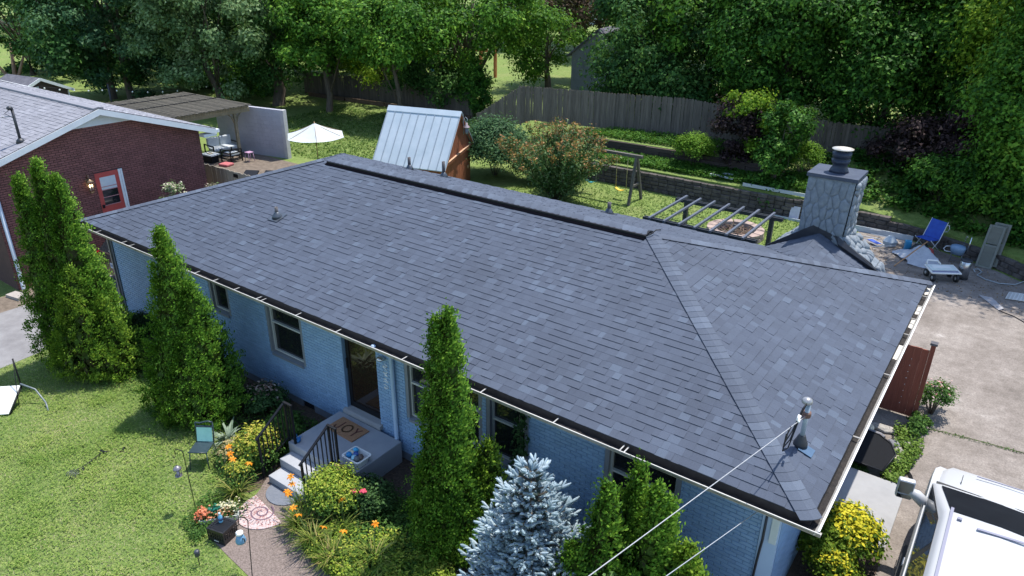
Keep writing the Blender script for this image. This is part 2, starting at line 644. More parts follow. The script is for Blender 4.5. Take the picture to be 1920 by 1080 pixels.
M_asph = M("asphalt", (.16, .155, .16), (.26, .255, .26), 1.2, .9, .5, 160, lo=.35, hi=.7)
M_aggr = M("exposed_aggregate", (.10, .078, .066), (.24, .19, .17), 38, .9, .7, 90, lo=.35, hi=.68)
M_mulch = M("mulch", (.035, .024, .018), (.12, .085, .06), 18, .95, .9, 50, lo=.3, hi=.75, dist=.03)
M_dirt = M("bare_earth", (.085, .066, .05), (.19, .15, .115), 5, .95, .6, 40, lo=.3, hi=.7)

concrete_poly = [(-.38, -7.5), (14, -7.5), (14, 12.0), (9, 14.3), (4, 16.9), (1.2, 19.2), (-1.8, 20.7), (-3.4, 20.75), (-3.1, 17.5), (-2.6, 15), (-2.9, 9.0), (-.38, 9.0)]
sheet("concrete_yard", concrete_poly, M_conc, .004)
asph_poly = [(-21.6, -30), (-18.4, -30), (-18.05, -6), (-17.95, -3), (-18.15, -1.0), (-18.9, .3), (-19.0, 1.0), (-18.3, 9), (-21.0, 9), (-21.5, 2), (-21.3, -1.2), (-21.4, -4)]
sheet("driveway", asph_poly, M_asph, .005)
path_poly = [(-9.35, -1.55), (-7.86, -1.55), (-7.82, -2.1), (-7.2, -2.42), (-6.4, -2.5), (-3, -2.55), (2, -2.6), (2, -3.7), (-5.5, -3.5), (-7.55, -3.28), (-8.2, -3.22), (-8.75, -3.16), (-9.05, -2.95), (-9.0, -2.4), (-9.12, -1.95)]
sheet("garden_path", path_poly, M_aggr, .008)
bed_left = [(-18.0, .5), (-18.2, -.9), (-17.4, -1.9), (-16.2, -1.9), (-15.0, -.9), (-14.1, -.75), (-13.4, -1.5), (-12.3, -1.55), (-11.5, -.95), (-10.6, -1.1), (-10.2, -1.9), (-9.4, -2.3), (-9.2, -1.9), (-9.35, -.9), (-9.4, .5)]
sheet("mulch_bed", bed_left, M_mulch, .006)
bed_right = [(-7.86, .5), (-7.86, -2.05), (-7.2, -2.35), (-5.5, -2.45), (-.4, -2.5), (.2, -1.5), (.75, 1.0), (.75, 3.4), (-.44, 3.4), (-.44, .5)]
sheet("mulch_bed", bed_right, M_mulch, .0065)
sheet("dirt_strip", [(-22.4, -9), (-21.45, -9), (-21.3, -1.2), (-21.5, 2), (-21.0, 9), (-22.45, 9), (-22.45, -.6)], M_dirt, .0045)
sheet("neighbor_patio", [(-32.2, 6.4), (-25.6, 6.4), (-25.2, 11.6), (-27.6, 14.0), (-32.2, 14.1)], M_dirt, .006)
sheet("far_road", [(-95, 57), (-60, 57), (-60, 68), (-95, 68)], M_asph, 1.0)

# concrete joint with weeds in it, and the pad by the side door
mb = MB()
jp = [(.55, 7.6), (.84, 8.0), (1.5, 8.12), (2.53, 8.22), (5, 8.4), (9, 8.5)]
for a, b_ in zip(jp, jp[1:]):
    mb.add([(a[0], a[1] - .012, .009), (b_[0], b_[1] - .012, .009), (b_[0], b_[1] + .012, .009), (a[0], a[1] + .012, .009)], [(0, 1, 2, 3)])
mb.obj("pavement_joint", M("joint_soil", (.05, .05, .025), (.10, .10, .04), 30, .95), None, (.84, 8.0, .009), kind="structure")
MB().span((-.42, 3.42, 0), (.76, 5.42, .12)).obj("concrete_pad", M_pave, None, (-.42, 3.42, 0), bevel=.01, kind="structure")

# lawn blades and clover, thick near the camera
def lawn():
    rng = np.random.default_rng(5)
    poly = [(-18.0, -2.9), (-17.9, -1.6), (-17.3, -2.0), (-16.1, -1.95), (-15.0, -.8), (-14.1, -.7), (-13.4, -1.55), (-12.3, -1.6), (-11.5, -.95), (-10.6, -1.1), (-10.2, -1.95), (-9.4, -2.3), (-9.1, -2.45), (-9.1, -2.95), (-8.8, -3.2), (-7.55, -3.32), (-7.0, -3.4), (-6.0, -4.2), (-8, -6.0), (-12, -6.2), (-18, -6.2)]
    N = 85000
    q = poly_sample(rng, poly, N)
    h = .012 + .026 * rng.random(N)
    a = rng.random(N) * 6.283
    w = .0045 + .003 * rng.random(N)
    lean = rng.normal(size=(N, 2)) * .04
    v = np.zeros((N, 3, 3))
    v[:, 0, :2] = q - np.stack([np.cos(a), np.sin(a)], 1) * w[:, None]
    v[:, 1, :2] = q + np.stack([np.cos(a), np.sin(a)], 1) * w[:, None]
    v[:, 2, :2] = q + lean
    v[:, 2, 2] = h
    g = leaf("grass_blade", [(.15, (0.12, 0.22, 0.0574)), (.42, (0.216, 0.333, 0.0957)), (.65, (0.338, 0.411, 0.153)), (.88, (0.545, 0.482, 0.306))], .4, .6, .8)
    npobj("grass", npmesh("grass", v.reshape(-1, 3), np.arange(3 * N).reshape(N, 3), [g]), None, (0, 0, 0), kind="stuff")
    # clover patches: small round leaves
    N = 34000
    cen = poly_sample(rng, poly, 150)
    ci = rng.integers(0, 150, N)
    q = cen[ci] + rng.normal(size=(N, 2)) * (.10 + .38 * rng.random(150))[ci][:, None]
    ok = inpoly(q, poly)
    q = q[ok]
    c = np.concatenate([q, (.035 + .025 * rng.random(len(q)))[:, None]], 1)
    cl = leaf("clover_leaf", [(.2, (0.139, 0.243, 0.0468)), (.5, (0.235, 0.35, 0.0702)), (.85, (0.372, 0.444, 0.125))], .45, .6, .8)
    npobj("clover", leaf_mesh("clover", rng, c, rng.normal(size=c.shape) * .3 + np.array([0, 0, 1]), .03, .026, [cl], tri=True), None, (0, 0, 0), kind="stuff")
lawn()

def ground_leaves(name, poly, N, size, mat, seed, z0=.02, z1=.1, clumps=0, aspect=.7, zf=None):
    rng = np.random.default_rng(seed)
    if clumps:
        cen = poly_sample(rng, poly, clumps)
        ci = rng.integers(0, clumps, N)
        q = cen[ci] + rng.normal(size=(N, 2)) * .16
        q = q[inpoly(q, poly)]
    else:
        q = poly_sample(rng, poly, N)
    z = z0 + (z1 - z0) * rng.random(len(q)) ** 1.3
    if zf: z = z + np.array([zf(x, y) for x, y in q])
    c = np.concatenate([q, z[:, None]], 1)
    n = rng.normal(size=c.shape) * .45 + np.array([.05, .1, 1])
    o = npobj(name, leaf_mesh(name, rng, c, n, size * (.6 + .8 * rng.random(len(c))), size * aspect, [mat], fold=.05, tri=(len(c) > 6000)), None, tuple(c[0]), kind="stuff")
    o.data.transform(Matrix.Translation(-Vector(c[0])))
    return o
# ------------------------------------------------------------------ the blue brick house
EZ, HL, HD, RISE = 2.902, 18.63, 9.06, 1.43
HH = HD / 2
SL = math.hypot(HH, RISE)
M_roof = shingle_mat("roof_shingle", [(0, (.047, .059, .087)), (.35, (.052, .065, .094)), (.7, (.055, .069, .100)), (.9, (.060, .075, .108)), (.95, (.067, .085, .121)), (1, (.073, .094, .132))], .3)
M_cap = shingle_mat("hip_shingle", [(0, (.056, .069, .098)), (.4, (.064, .079, .110)), (.75, (.076, .094, .130)), (1, (.090, .112, .152))], .3)
M_deck = M("roof_felt", (.02, .022, .03), None, rough=.95)
M_blue = M("blue_paint", (.185, .30, .455), (.22, .345, .50), 3, .55, .35, 70, rnd=.07)
M_mort = M("shaded_mortar", (.115, .20, .315), (.145, .24, .37), 6, .7, .4, 80)  # blue paint darkened: the shade in the joints is put into the colour
M_lblue = M("pale_blue_board", (.34, .46, .63), (.40, .52, .68), 2, .5, .1, 30)
M_found = M("grey_foundation", (.105, .125, .155), (.15, .17, .20), 4, .8, .3, 50)
M_trim = M("grey_window_trim", (.15, .165, .19), (.185, .20, .22), 5, .5)
M_sash = M("pale_sash", (.36, .38, .37), (.45, .46, .44), 6, .45)
M_glass = glass_mat("window_glass")
M_gut = M("gutter_metal", (.25, .235, .21), (.34, .32, .29), 4, .35, stretch=(1, 1, 1))  # face darkened with its shade in the colour; the front lip stays pale
M_gutin = M("gutter_grime", (.008, .0075, .008), (.032, .027, .025), 14, .95, .8, 40, dist=.02)
M_black = M("black_metal", (.007, .0075, .010), (.013, .014, .018), 20, .5, spec=.2)
M_soff = M("soffit_paint", (.5, .52, .52), (.58, .59, .58), 3, .6)
M_dmet = M("dark_flashing", (.014, .016, .022), (.03, .033, .042), 8, .5)

house = thing("brick_house", "blue painted brick ranch house with dark slate shingle hip roof and stone chimney", "house", (-9.3, 4.5, 0))

def hip_shell():
    z0, zt, zb = EZ - .015, EZ + RISE - .015, EZ - .19
    V = [(-HL, 0, z0), (0, 0, z0), (0, HD, z0), (-HL, HD, z0), (-HL + HH, HH, zt), (-HH, HH, zt), (-HL, 0, zb), (0, 0, zb), (0, HD, zb), (-HL, HD, zb)]
    F = [(0, 1, 5, 4), (1, 2, 5), (2, 3, 4, 5), (3, 0, 4), (0, 6, 7, 1), (1, 7, 8, 2), (2, 8, 9, 3), (3, 9, 6, 0), (6, 9, 8, 7)]
    mb = MB()
    for i_, f in enumerate(F): mb.add([V[i] for i in f], [tuple(range(len(f)))], 0 if i_ < 4 else 1 if i_ == 8 else 2)
    return mb.obj("roof", [M_deck, M_soff, M('fascia_shade', (.010, .009, .010), (.028, .025, .024), 9, .9)], house)  # fascia coloured near black, the eave shadow put into its colour
roof = hip_shell()

def shingle_plane(origin, U, Sd, Nn, slen, lim, expo, rng, wmin=.085, wmax=.235):
    """list of (8 verts) tabs laid in overlapping courses"""
    O, U, Sd, Nn = Vector(origin), Vector(U), Vector(Sd), Vector(Nn)
    flip = U.cross(Sd).dot(Nn) < 0
    out = []
    k = 0
    while k * expo < slen - .03:
        s0 = k * expo; s1 = min(slen, s0 + expo * 1.16)
        a0, b0 = lim(s0); a1, b1 = lim(s1)
        u = min(a0, a1) - rng.random() * .3
        hi = max(b0, b1)
        while u < hi:
            w = wmin + (wmax - wmin) * rng.random()
            t = .0095 if rng.random() < .58 else .0012
            jog = rng.normal() * .0015
            p0, p1 = max(u, a0), min(u + w - .0012, b0)
            q0, q1 = max(u, a1), min(u + w - .0012, b1)
            if p1 - p0 > .01 or q1 - q0 > .01:
                p1 = max(p0, p1); q1 = max(q0, q1)
                if p1 - p0 < .002: p0 = p1 = min(max(u, a0), b0)
                if flip: p0, p1, q0, q1 = p1, p0, q1, q0
                def P(uu, ss, n): return O + U * uu + Sd * ss + Nn * n
                out.append([P(p0, s0 + jog, 0), P(p1, s0 + jog, 0), P(q1, s1, 0), P(q0, s1, 0), P(p0, s0 + jog, t + .006), P(p1, s0 + jog, t + .006), P(q1, s1, .0035), P(q0, s1, .0035)])
            u += w
        k += 1
    return out
SHF = [(4, 5, 6, 7), (0, 1, 5, 4), (1, 2, 6, 5), (3, 0, 4, 7)]

cs, sn = HH / SL, RISE / SL
rngS = np.random.default_rng(11)
front = shingle_plane((0, 0, EZ - .012), (-1, 0, 0), (0, cs, sn), (0, -sn, cs), SL, lambda s: (s * cs, HL - s * cs), SL / 32.3, rngS)
right = shingle_plane((0, 0, EZ - .012), (0, 1, 0), (-cs, 0, sn), (sn, 0, cs), SL, lambda s: (s * cs, HD - s * cs), SL / 32.3, rngS)
backp = shingle_plane((0, HD, EZ - .012), (-1, 0, 0), (0, -cs, sn), (0, sn, cs), SL, lambda s: (s * cs, HL - s * cs), SL / 32.3, rngS)
leftp = shingle_plane((-HL, 0, EZ - .012), (0, 1, 0), (cs, 0, sn), (-sn, 0, cs), SL, lambda s: (s * cs, HD - s * cs), SL / 32.3, rngS)
# crickets (small saddle roof) behind the chimney
CX, CZ, CY = -2.33, 3.60, 8.74
CB = HD - (CZ - EZ) * HH / RISE
cr_lo = EZ + (HD - CY) * RISE / HH
crw = 1.16
cricket = []
for sg in (-1, 1):
    up = Vector((-sg * crw, 0, CZ - cr_lo)); ln = up.length; up.normalize()
    nrm = Vector((sg * (CZ - cr_lo), 0, crw)).normalized()
    cricket += shingle_plane((CX + sg * crw, CY, cr_lo), (0, -1, 0), up, nrm, ln, lambda s, ln=ln: (0, (CY - CB) * s / ln), .147, rngS)
    MB().add([(CX + sg * crw, CY, cr_lo - .01), (CX, CY, CZ - .01), (CX, CB, CZ - .01)], [(0, 1, 2)]).obj("cricket", M_deck, house)

def in_view(c):
    d = c - CAM
    z = d.dot(FWD)
    return z > 0 and abs(d.dot(RGT) / z) < .711 and abs(d.dot(UPV) / z) < .4
allsh = front + right
def near(t):
    c = (t[0] + t[2]) / 2
    return (c - CAM).length if in_view(c) else 1e9
order = sorted(range(len(allsh)), key=lambda i: near(allsh[i]))
solo = set(order[:296])
def tabs_mesh(name, tabs, origin):
    o = np.array(origin)
    v = np.array([[tuple(q) for q in t] for t in tabs]).reshape(-1, 3) - o
    f = (np.arange(len(tabs))[:, None, None] * 8 + np.array(SHF)[None]).reshape(-1, 4)
    return npmesh(name, v, f, [M_roof])
for i in order[:296]:
    c = (allsh[i][0] + allsh[i][2]) / 2
    npobj("shingle", tabs_mesh("shingle", [allsh[i]], c), house, c)
rest = [allsh[i] for i in range(len(allsh)) if i not in solo] + backp + leftp + cricket
npobj("shingle_field", tabs_mesh("shingle_field", rest, wl(house)), house, wl(house), kind="stuff")

# hip and ridge caps: bent overlapping pieces
def caps(a, b, n1, n2, halfw=.15, expo=.148, name="ridge_cap", lift=.014):
    a, b = Vector(a), Vector(b)
    d = (b - a).normalized(); L = (b - a).length
    s1 = d.cross(Vector(n1)).normalized(); s2 = d.cross(Vector(n2)).normalized()
    if s1.z > 0: s1 = -s1
    if s2.z > 0: s2 = -s2
    k = 0
    while k * expo < L:
        p0 = a + d * (k * expo); p1 = a + d * min(L, k * expo + expo * 1.2)
        mb = MB()
        top = (Vector(n1) + Vector(n2)).normalized()
        def ring(p_, h, e):
            return [p_ + s1 * halfw + Vector(n1) * h, p_ + s1 * halfw * .45 + Vector(n1) * (h + .006) - d * e, p_ + top * (h + .006) - d * e * 1.5, p_ + s2 * halfw * .45 + Vector(n2) * (h + .006) - d * e, p_ + s2 * halfw + Vector(n2) * h]
        r0 = ring(p0, lift + .006, .028); r1 = ring(p1, lift, .028); rb = [q - top * .012 for q in r0]
        mb.add(r0 + r1 + rb, [(i, i + 1, i + 6, i + 5) for i in range(4)] + [(i + 10, i + 11, i + 1, i) for i in range(4)] , 0, False)
        c = (p0 + p1) / 2
        mb.obj(name, M_cap, house, c)
        k += 1
NF, NR, NB, NL = (0, -sn, cs), (sn, 0, cs), (0, sn, cs), (-sn, 0, cs)
RR, RL = (-HH, HH, EZ + RISE), (-HL + HH, HH, EZ + RISE)
caps((0, 0, EZ), RR, NF, NR, name="hip_cap")
caps((0, HD, EZ), RR, NB, NR, name="hip_cap")
caps((-HL, 0, EZ), RL, NF, NL, name="hip_cap")
# ridge vent: dark slotted strip with cap shingles on it
mb = MB()
x0, x1 = RL[0] + .25, RR[0] - .05
zr = EZ + RISE
mb.prism([(x0, HH - .175, zr - .06), (x0, HH - .17, zr + .0), (x0, HH, zr + .045), (x0, HH + .17, zr + .0), (x0, HH + .175, zr - .06)], (x1 - x0, 0, 0))
mb.obj("ridge_vent", M_black, house)
mb = MB(); mb.prism([(x0, HH - .245, zr - .245 * RISE / HH + .004), (x0, HH - .245, zr - .245 * RISE / HH + .014), (x0, HH - .16, zr - .16 * RISE / HH + .016), (x0, HH - .16, zr - .16 * RISE / HH - .004)][::-1], (x1 - x0, 0, 0)); mb.obj("vent_baffle", M("vent_black", (.004, .004, .006), None, rough=.9, spec=.0), house)
caps((x0, HH, zr + .042), (x1, HH, zr + .042), NF, NB, halfw=.15, name="ridge_cap", lift=.006)
mb = MB(); mb.tube([(x1, HH - .16, zr + .0), (x1 + .08, HH - .12, zr + .03), (x1 + .12, HH + .02, zr + .09), (x1 + .2, HH + .06, zr + .1)], .012, 5); mb.obj("vent_end_strip", M_black, house)

# pipe vents
def pipe_vent(x, y, z, h, r, zslope):
    mb = MB(); mb.box((x, y, z + .012), (.34, .34, .012), 0, 0, Matrix.Rotation(zslope, 3, 'X'))
    mb.lathe([(.13, 0), (.11, .05), (.06, .13), (.045, .14)], (x, y, z), 14)
    fl = mb.obj("pipe_vent", M("vent_flashing", (.05, .06, .075), (.10, .115, .135), 12, .35, metal=.4), house, (x, y, z))
    MB().lathe([(r, 0), (r, h), (r * .8, h), (r * .8, h - .06)], (x, y, z + .05), 12).obj("vent_pipe", M("pvc_pipe", (.06, .055, .06), (.10, .09, .09), 10, .6), fl, (x, y, z + .05))
ang = math.atan2(RISE, HH)
pipe_vent(-13.07, 2.08, EZ + 2.08 * RISE / HH, .21, .04, ang)
for x, y, h in ((-14.67, 8.3, .33), (-13.24, 8.3, .42), (-7.5, 8.3, .25)):
    pipe_vent(x, y, EZ + (HD - y) * RISE / HH, h, .05, -ang)

# walls
def holes_to_rects(a0, a1, z0, z1, holes):
    """cells of a wall a0..a1 x z0..z1 left over around the openings"""
    xs = sorted({a0, a1} | {h[0] for h in holes} | {h[1] for h in holes})
    zs = sorted({z0, z1} | {h[2] for h in holes} | {h[3] for h in holes})
    out = []
    for i in range(len(xs) - 1):
        for j in range(len(zs) - 1):
            cx, cz = (xs[i] + xs[i + 1]) / 2, (zs[j] + zs[j + 1]) / 2
            if not any(h[0] < cx < h[1] and h[2] < cz < h[3] for h in holes):
                out.append((xs[i], xs[i + 1], zs[j], zs[j + 1]))
    return out

WX0, WX1, ZB, ZT = -18.18, -.42, .19, 2.70
DOOR = (-9.2, -8.22, .19, 2.56)
WINS = [(-13.78, -13.02, 1.58, 2.48), (-11.66, -10.44, 1.13, 2.48), (-7.46, -6.55, 1.08, 2.48), (-6.5, -5.6, 1.08, 2.48), (-5.5, -4.6, 1.08, 2.48), (-3.14, -1.86, 1.08, 2.48)]
openings = [DOOR] + WINS
mb = MB()
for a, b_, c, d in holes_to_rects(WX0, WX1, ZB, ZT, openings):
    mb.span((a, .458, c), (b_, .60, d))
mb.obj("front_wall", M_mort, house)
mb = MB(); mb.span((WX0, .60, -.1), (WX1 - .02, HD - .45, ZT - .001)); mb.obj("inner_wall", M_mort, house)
VENTS = [(-13.35, -12.95), (-10.75, -10.35), (-4.2, -3.8)]
mb = MB()
xs = [WX0 + .01] + [v for w in VENTS for v in w] + [WX1 - .01]
for i in range(0, len(xs), 2): mb.span((xs[i], .462, -.1), (xs[i + 1], .598, ZB - .002))
for a, b_ in VENTS: mb.span((a, .53, -.1), (b_, .598, ZB - .002)); mb.span((a, .462, -.1), (b_, .53, .0))
mb.obj("foundation", M_found, house)
for a, b_ in VENTS:
    mb = MB()
    for k in range(4): mb.box(((a + b_) / 2, .505, .03 + k * .042), (b_ - a - .01, .03, .012), 0, 0, Matrix.Rotation(.5, 3, 'X'))
    mb.obj("foundation_vent", M_black, house)

BH, BWd = .0683, .2032
bricks = []
k = 0
while ZB + (k + 1) * BH < ZT - .01:
    z0, z1 = ZB + k * BH, ZB + (k + 1) * BH
    zc = (z0 + z1) / 2
    free = [(WX0, -.66)]
    for h in openings:
        if h[2] - .02 < zc < h[3] + .02 or (h in WINS and h[2] - .075 < zc < h[2]):
            nf = []
            for a, b_ in free:
                if h[0] > a: nf.append((a, min(b_, h[0])))
                if h[1] < b_: nf.append((max(a, h[1]), b_))
            free = [f for f in nf if f[1] - f[0] > .02]
    off = (k % 2) * BWd / 2
    for a, b_ in free:
        i = math.floor((a - off) / BWd)
        while i * BWd + off < b_:
            p0, p1 = max(a, i * BWd + off), min(b_, i * BWd + off + BWd)
            if p1 - p0 > .03: bricks.append((p0 + .005, p1 - .005, z0 + .005, z1 - .005))
            i += 1
    k += 1
# sloping rowlock sills of single bricks under the windows
def brick_mesh():
    d = .007; e = .003
    v = [(-.5, 0, -.5), (.5, 0, -.5), (.5, 0, .5), (-.5, 0, .5), (-.48, -1, -.44), (.48, -1, -.44), (.48, -1, .44), (-.48, -1, .44)]
    f = [(4, 5, 6, 7), (0, 1, 5, 4), (1, 2, 6, 5), (2, 3, 7, 6), (3, 0, 4, 7)]
    me = bpy.data.meshes.new("brick"); me.from_pydata(v, [], f); me.materials.append(M_blue); return me
BM = brick_mesh()
def bdist(b_):
    c = Vector(((b_[0] + b_[1]) / 2, .45, (b_[2] + b_[3]) / 2))
    d = c - CAM
    z = d.dot(FWD)
    u, v = d.dot(RGT) / z, d.dot(UPV) / z
    hid = c.z > 2.36 or not in_view(c)
    return d.length + (100 if hid else 0)
bricks.sort(key=bdist)
for b_ in bricks[:292]:
    o = bpy.data.objects.new("brick", BM)
    place(o, house, ((b_[0] + b_[1]) / 2, .4582, (b_[2] + b_[3]) / 2))
    o.scale = (b_[1] - b_[0], .010 + random.Random(b_[0] + b_[2]).random() * .003, b_[3] - b_[2])
def brick_field(name, lst, mat, parent, fn):
    V = np.array([(-.5, 0, -.5), (.5, 0, -.5), (.5, 0, .5), (-.5, 0, .5), (-.48, -1, -.44), (.48, -1, -.44), (.48, -1, .44), (-.48, -1, .44)])
    Fb = np.array([(4, 5, 6, 7), (0, 1, 5, 4), (1, 2, 6, 5), (2, 3, 7, 6), (3, 0, 4, 7)])
    vs = np.concatenate([fn(V, b_) for b_ in lst]) - np.array(wl(parent))
    fs = (np.arange(len(lst))[:, None, None] * 8 + Fb[None]).reshape(-1, 4)
    return npobj(name, npmesh(name, vs, fs, [mat]), parent, wl(parent), kind="stuff")
brick_field("brickwork", bricks[292:], M_blue, house, lambda V, b_: V * np.array([b_[1] - b_[0], .0115, b_[3] - b_[2]]) + np.array([(b_[0] + b_[1]) / 2, .4582, (b_[2] + b_[3]) / 2]))
# right, back and left walls in the same painted brick (courses only)
sb = []
for k in range(36):
    for i in range(40):
        y0 = .47 + i * BWd + (k % 2) * BWd / 2
        if y0 + BWd < HD - .45: sb.append((y0, y0 + BWd - .01, ZB + k * BH, ZB + k * BH + BH - .01))
brick_field("side_brickwork", sb, M_blue, house, lambda V, b_: np.stack([WX1 - .0195 - V[:, 1] * .008, (b_[0] + b_[1]) / 2 + V[:, 0] * (b_[1] - b_[0]), (b_[2] + b_[3]) / 2 + V[:, 2] * (b_[3] - b_[2])], 1))

# corner board, meter box and conduit at the right end of the front wall
MB().span((-.655, .43, -.05), (WX1 + .015, .4575, 2.69)).obj("corner_board", M_lblue, house)
mb = MB(); mb.span((-.52, .39, 1.9), (-.42, .43, 2.34)); mb.obj("meter_box", M("meter_grey", (.46, .52, .52), (.55, .6, .6), 6, .5), house, bevel=.006)
mb = MB(); mb.tube([(-.60, .41, 2.34), (-.60, .41, 1.9), (-.62, .41, 1.5), (-.66, .41, .1)], .018, 6); mb.obj("conduit", M_dmet, house)

# windows
def window(x0, x1, z0, z1, rail=True, parent=house):
    y = .40
    t = .075
    mb = MB()
    yi, yo = .58, .452
    mb.span((x0, yo + .003, z0), (x0 + t, yi, z1)); mb.span((x1 - t, yo + .003, z0), (x1, yi, z1))
    mb.span((x0 + t, yo + .004, z1 - t), (x1 - t, yi, z1)); 
    f = mb.obj("window", M_trim, parent, ((x0 + x1) / 2, .5, z0))
    mb = MB()
    mb.prism([(x0 + t, .425, z0 - .01), (x0 + t, .58, z0 + .03), (x0 + t, .58, z0 - .045), (x0 + t, .425, z0 - .06)], (x1 - x0 - 2 * t, 0, 0))
    mb.obj("window_sill", M_trim, f, ((x0 + x1) / 2, .45, z0))
    a0, a1, b0, b1 = x0 + t + .002, x1 - t - .002, z0 + .035, z1 - t - .002
    s = .035
    mb = MB()
    for q in ((a0, a0 + s, b0, b1), (a1 - s, a1, b0, b1), (a0 + s, a1 - s, b0, b0 + s), (a0 + s, a1 - s, b1 - s, b1)):
        mb.span((q[0], .515, q[2]), (q[1], .565, q[3]))
    zm = b0 + (b1 - b0) * .58
    if rail: mb.span((a0 + s, .505, zm), (a1 - s, .56, zm + .035))
    mb.obj("sash", M_sash, f, ((x0 + x1) / 2, .54, z0))
    mb = MB(); mb.span((a0 + s, .56, b0 + s), (a1 - s, .57, b1 - s)); mb.obj("pane", M_glass, f, ((x0 + x1) / 2, .565, z0))
for k, w in enumerate(WINS): window(*w, rail=(k != 0))
MB().span((-5.598, .455, 1.06), (-5.502, .575, 2.48)).obj("mullion", M_trim, house)
MB().span((-6.548, .455, 1.06), (-6.502, .575, 2.48)).obj("mullion", M_trim, house)

# front door: black storm door with a full pane in a recess
mb = MB(); dx0, dx1, dz0, dz1 = DOOR[0] + .002, DOOR[1] - .002, .62, 2.555
s = .09
for q in ((dx0, dx0 + s, dz0, dz1), (dx1 - s, dx1, dz0, dz1), (dx0 + s, dx1 - s, dz0, dz0 + .13), (dx0 + s, dx1 - s, dz1 - s, dz1)):
    mb.span((q[0], .535, q[2]), (q[1], .58, q[3]))
door = mb.obj("storm_door", M_black, house, ((dx0 + dx1) / 2, .56, dz0))
MB().span((dx0 + s, .556, dz0 + .13), (dx1 - s, .566, dz1 - s)).obj("pane", glass_mat("door_glass", (.022, .014, .010), .02), door, ((dx0 + dx1) / 2, .56, dz0))
mb = MB(); mb.span((dx0 + .02, .50, 1.55), (dx0 + .05, .535, 1.78)); mb.obj("handle", M_black, door, (dx0 + .03, .52, 1.6))
mb = MB(); mb.prism([(dx0 - .06, .36, .505), (dx0 - .06, .585, .505), (dx0 - .06, .585, .62), (dx0 - .06, .40, .60), (dx0 - .06, .36, .575)], (dx1 - dx0 + .12, 0, 0)); mb.obj("door_sill", M_pave, house)
# house number written down the pillar in pale script and a small lamp above
mb = MB()
r_ = random.Random(3)
for k in range(4):
    zc = 2.02 - k * .15
    pts = [(-7.98 + .06 * math.sin(t * 1.7 + k * 1.3), .447, zc + .055 - .11 * t / 5 + .02 * math.cos(t * 2.3 + k)) for t in np.linspace(0, 5, 9)]
    mb.tube(pts, .009, 5)
mb.obj("house_number", M("white_enamel", (.7, .7, .68), None, rough=.4), house)
mb = MB(); mb.lathe([(.09, 0), (.09, .02), (.05, .05), (.03, .06)], (-8.0, .38, 2.22), 16); mb.span((-8.02, .38, 2.24), (-7.98, .452, 2.27)); mb.obj("porch_light", M("brushed_nickel", (.55, .53, .5), None, rough=.25, metal=.9), house)

# gutters, their grime and straps
mb = MB()
gy, gz0, gz1 = -.155, EZ - .165, EZ - .055
def gprofile(pts, a, b, axis):
    if axis == 'y': pts = [(y * .78, z) for y, z in pts]
    q = [(a, y, z) if axis == 'x' else (-y, a, z) for y, z in pts]
    mb.prism(q, (b - a, 0, 0) if axis == 'x' else (0, b - a, 0))
lip = [(gy + .062, gz0 + .0345), (gy + .004, gz1), (gy - .016, gz1 + .004), (gy - .016, gz1 - .014), (gy - .004, gz1 - .018), (gy + .052, gz0 + .0345)]
gprofile(lip, -HL - .02, .155 + .0, 'x')
gprofile([(-.002, gz0), (gy + .06, gz0), (gy + .053, gz0 + .034), (gy + .062, gz0 + .034), (gy + .07, gz0 + .012), (-.002, gz0 + .012)], -HL - .02, .155, 'x')
gfront = mb.obj("gutter", M_gut, house)
M_lip = M('gutter_lip', (.38, .36, .32), (.60, .58, .54), 1.3, .35)
mb = MB(); mb.span((-HL - .02, gy - .017, gz1 + .0045), (.169, gy - .003, gz1 + .009)); mb.obj('gutter_lip', M_lip, gfront)
mb = MB()
gprofile(lip, -.135, HD + .02, 'y')
gprofile([(-.002, gz0), (gy + .06, gz0), (gy + .053, gz0 + .034), (gy + .062, gz0 + .034), (gy + .07, gz0 + .012), (-.002, gz0 + .012)], .003, HD + .02, 'y')
gright = mb.obj("gutter", M('gutter_pale', (.50, .48, .44), (.62, .60, .56), 3, .4), house)
mb = MB(); mb.span((-gy * .78 - .004, -.13, gz1 + .0048), (-gy * .78 + .02, HD + .02, gz1 + .012)); mb.obj('gutter_lip', M('white_enamel', (.7, .7, .68)), gright)
def grime(a, b, axis, par, seed):
    rng = np.random.default_rng(seed)
    n = int((b - a) / .05)
    V, F = [], []
    for i in range(n + 1):
        u = a + (b - a) * i / n
        for y in (-.004, -.04, -.075, gy + .048):
            z = gz0 + .036 + .018 * math.sin(u * 2.3) * math.sin(u * .9 + 1) + rng.normal() * .006
            V.append((u, y, z) if axis == 'x' else (-y * .78, u, z))
    for i in range(n):
        for k in range(3): F.append((i * 4 + k, i * 4 + k + 1, i * 4 + k + 5, i * 4 + k + 4))
    m_ = MB(); m_.add(V, F, 0, True); m_.obj("gutter_debris", M_gutin, par)
grime(-HL, .13, 'x', gfront, 3); grime(.01, 5.2, 'y', gright, 4); grime(5.9, 6.7, 'y', gright, 5); grime(7.2, 7.5, 'y', gright, 6); grime(8.0, 8.6, 'y', gright, 7)
for x in (-17.55, -16.3, -15.95, -14.2, -13.2, -12.5, -11.75, -11.0, -10.85, -9.75, -8.6, -6.9, -5.15, -3.75, -2.62, -2.55):
    mb = MB(); mb.span((x, gy - .01, gz1 - .004), (x + .018, .0, gz1 + .004)); mb.obj("gutter_strap", M("strap_metal", (.30, .29, .27), (.45, .44, .42), 7, .4), gfront, (x, gy, gz1))
for y in (2.2, 4.4, 6.2, 7.0, 7.7, 8.3):
    mb = MB(); mb.span((.0, y, gz1 - .004), (-gy * .78 + .01, y + .03, gz1 + .0045)); mb.obj("gutter_strap", M_gut, gright, (.06, y, gz1))
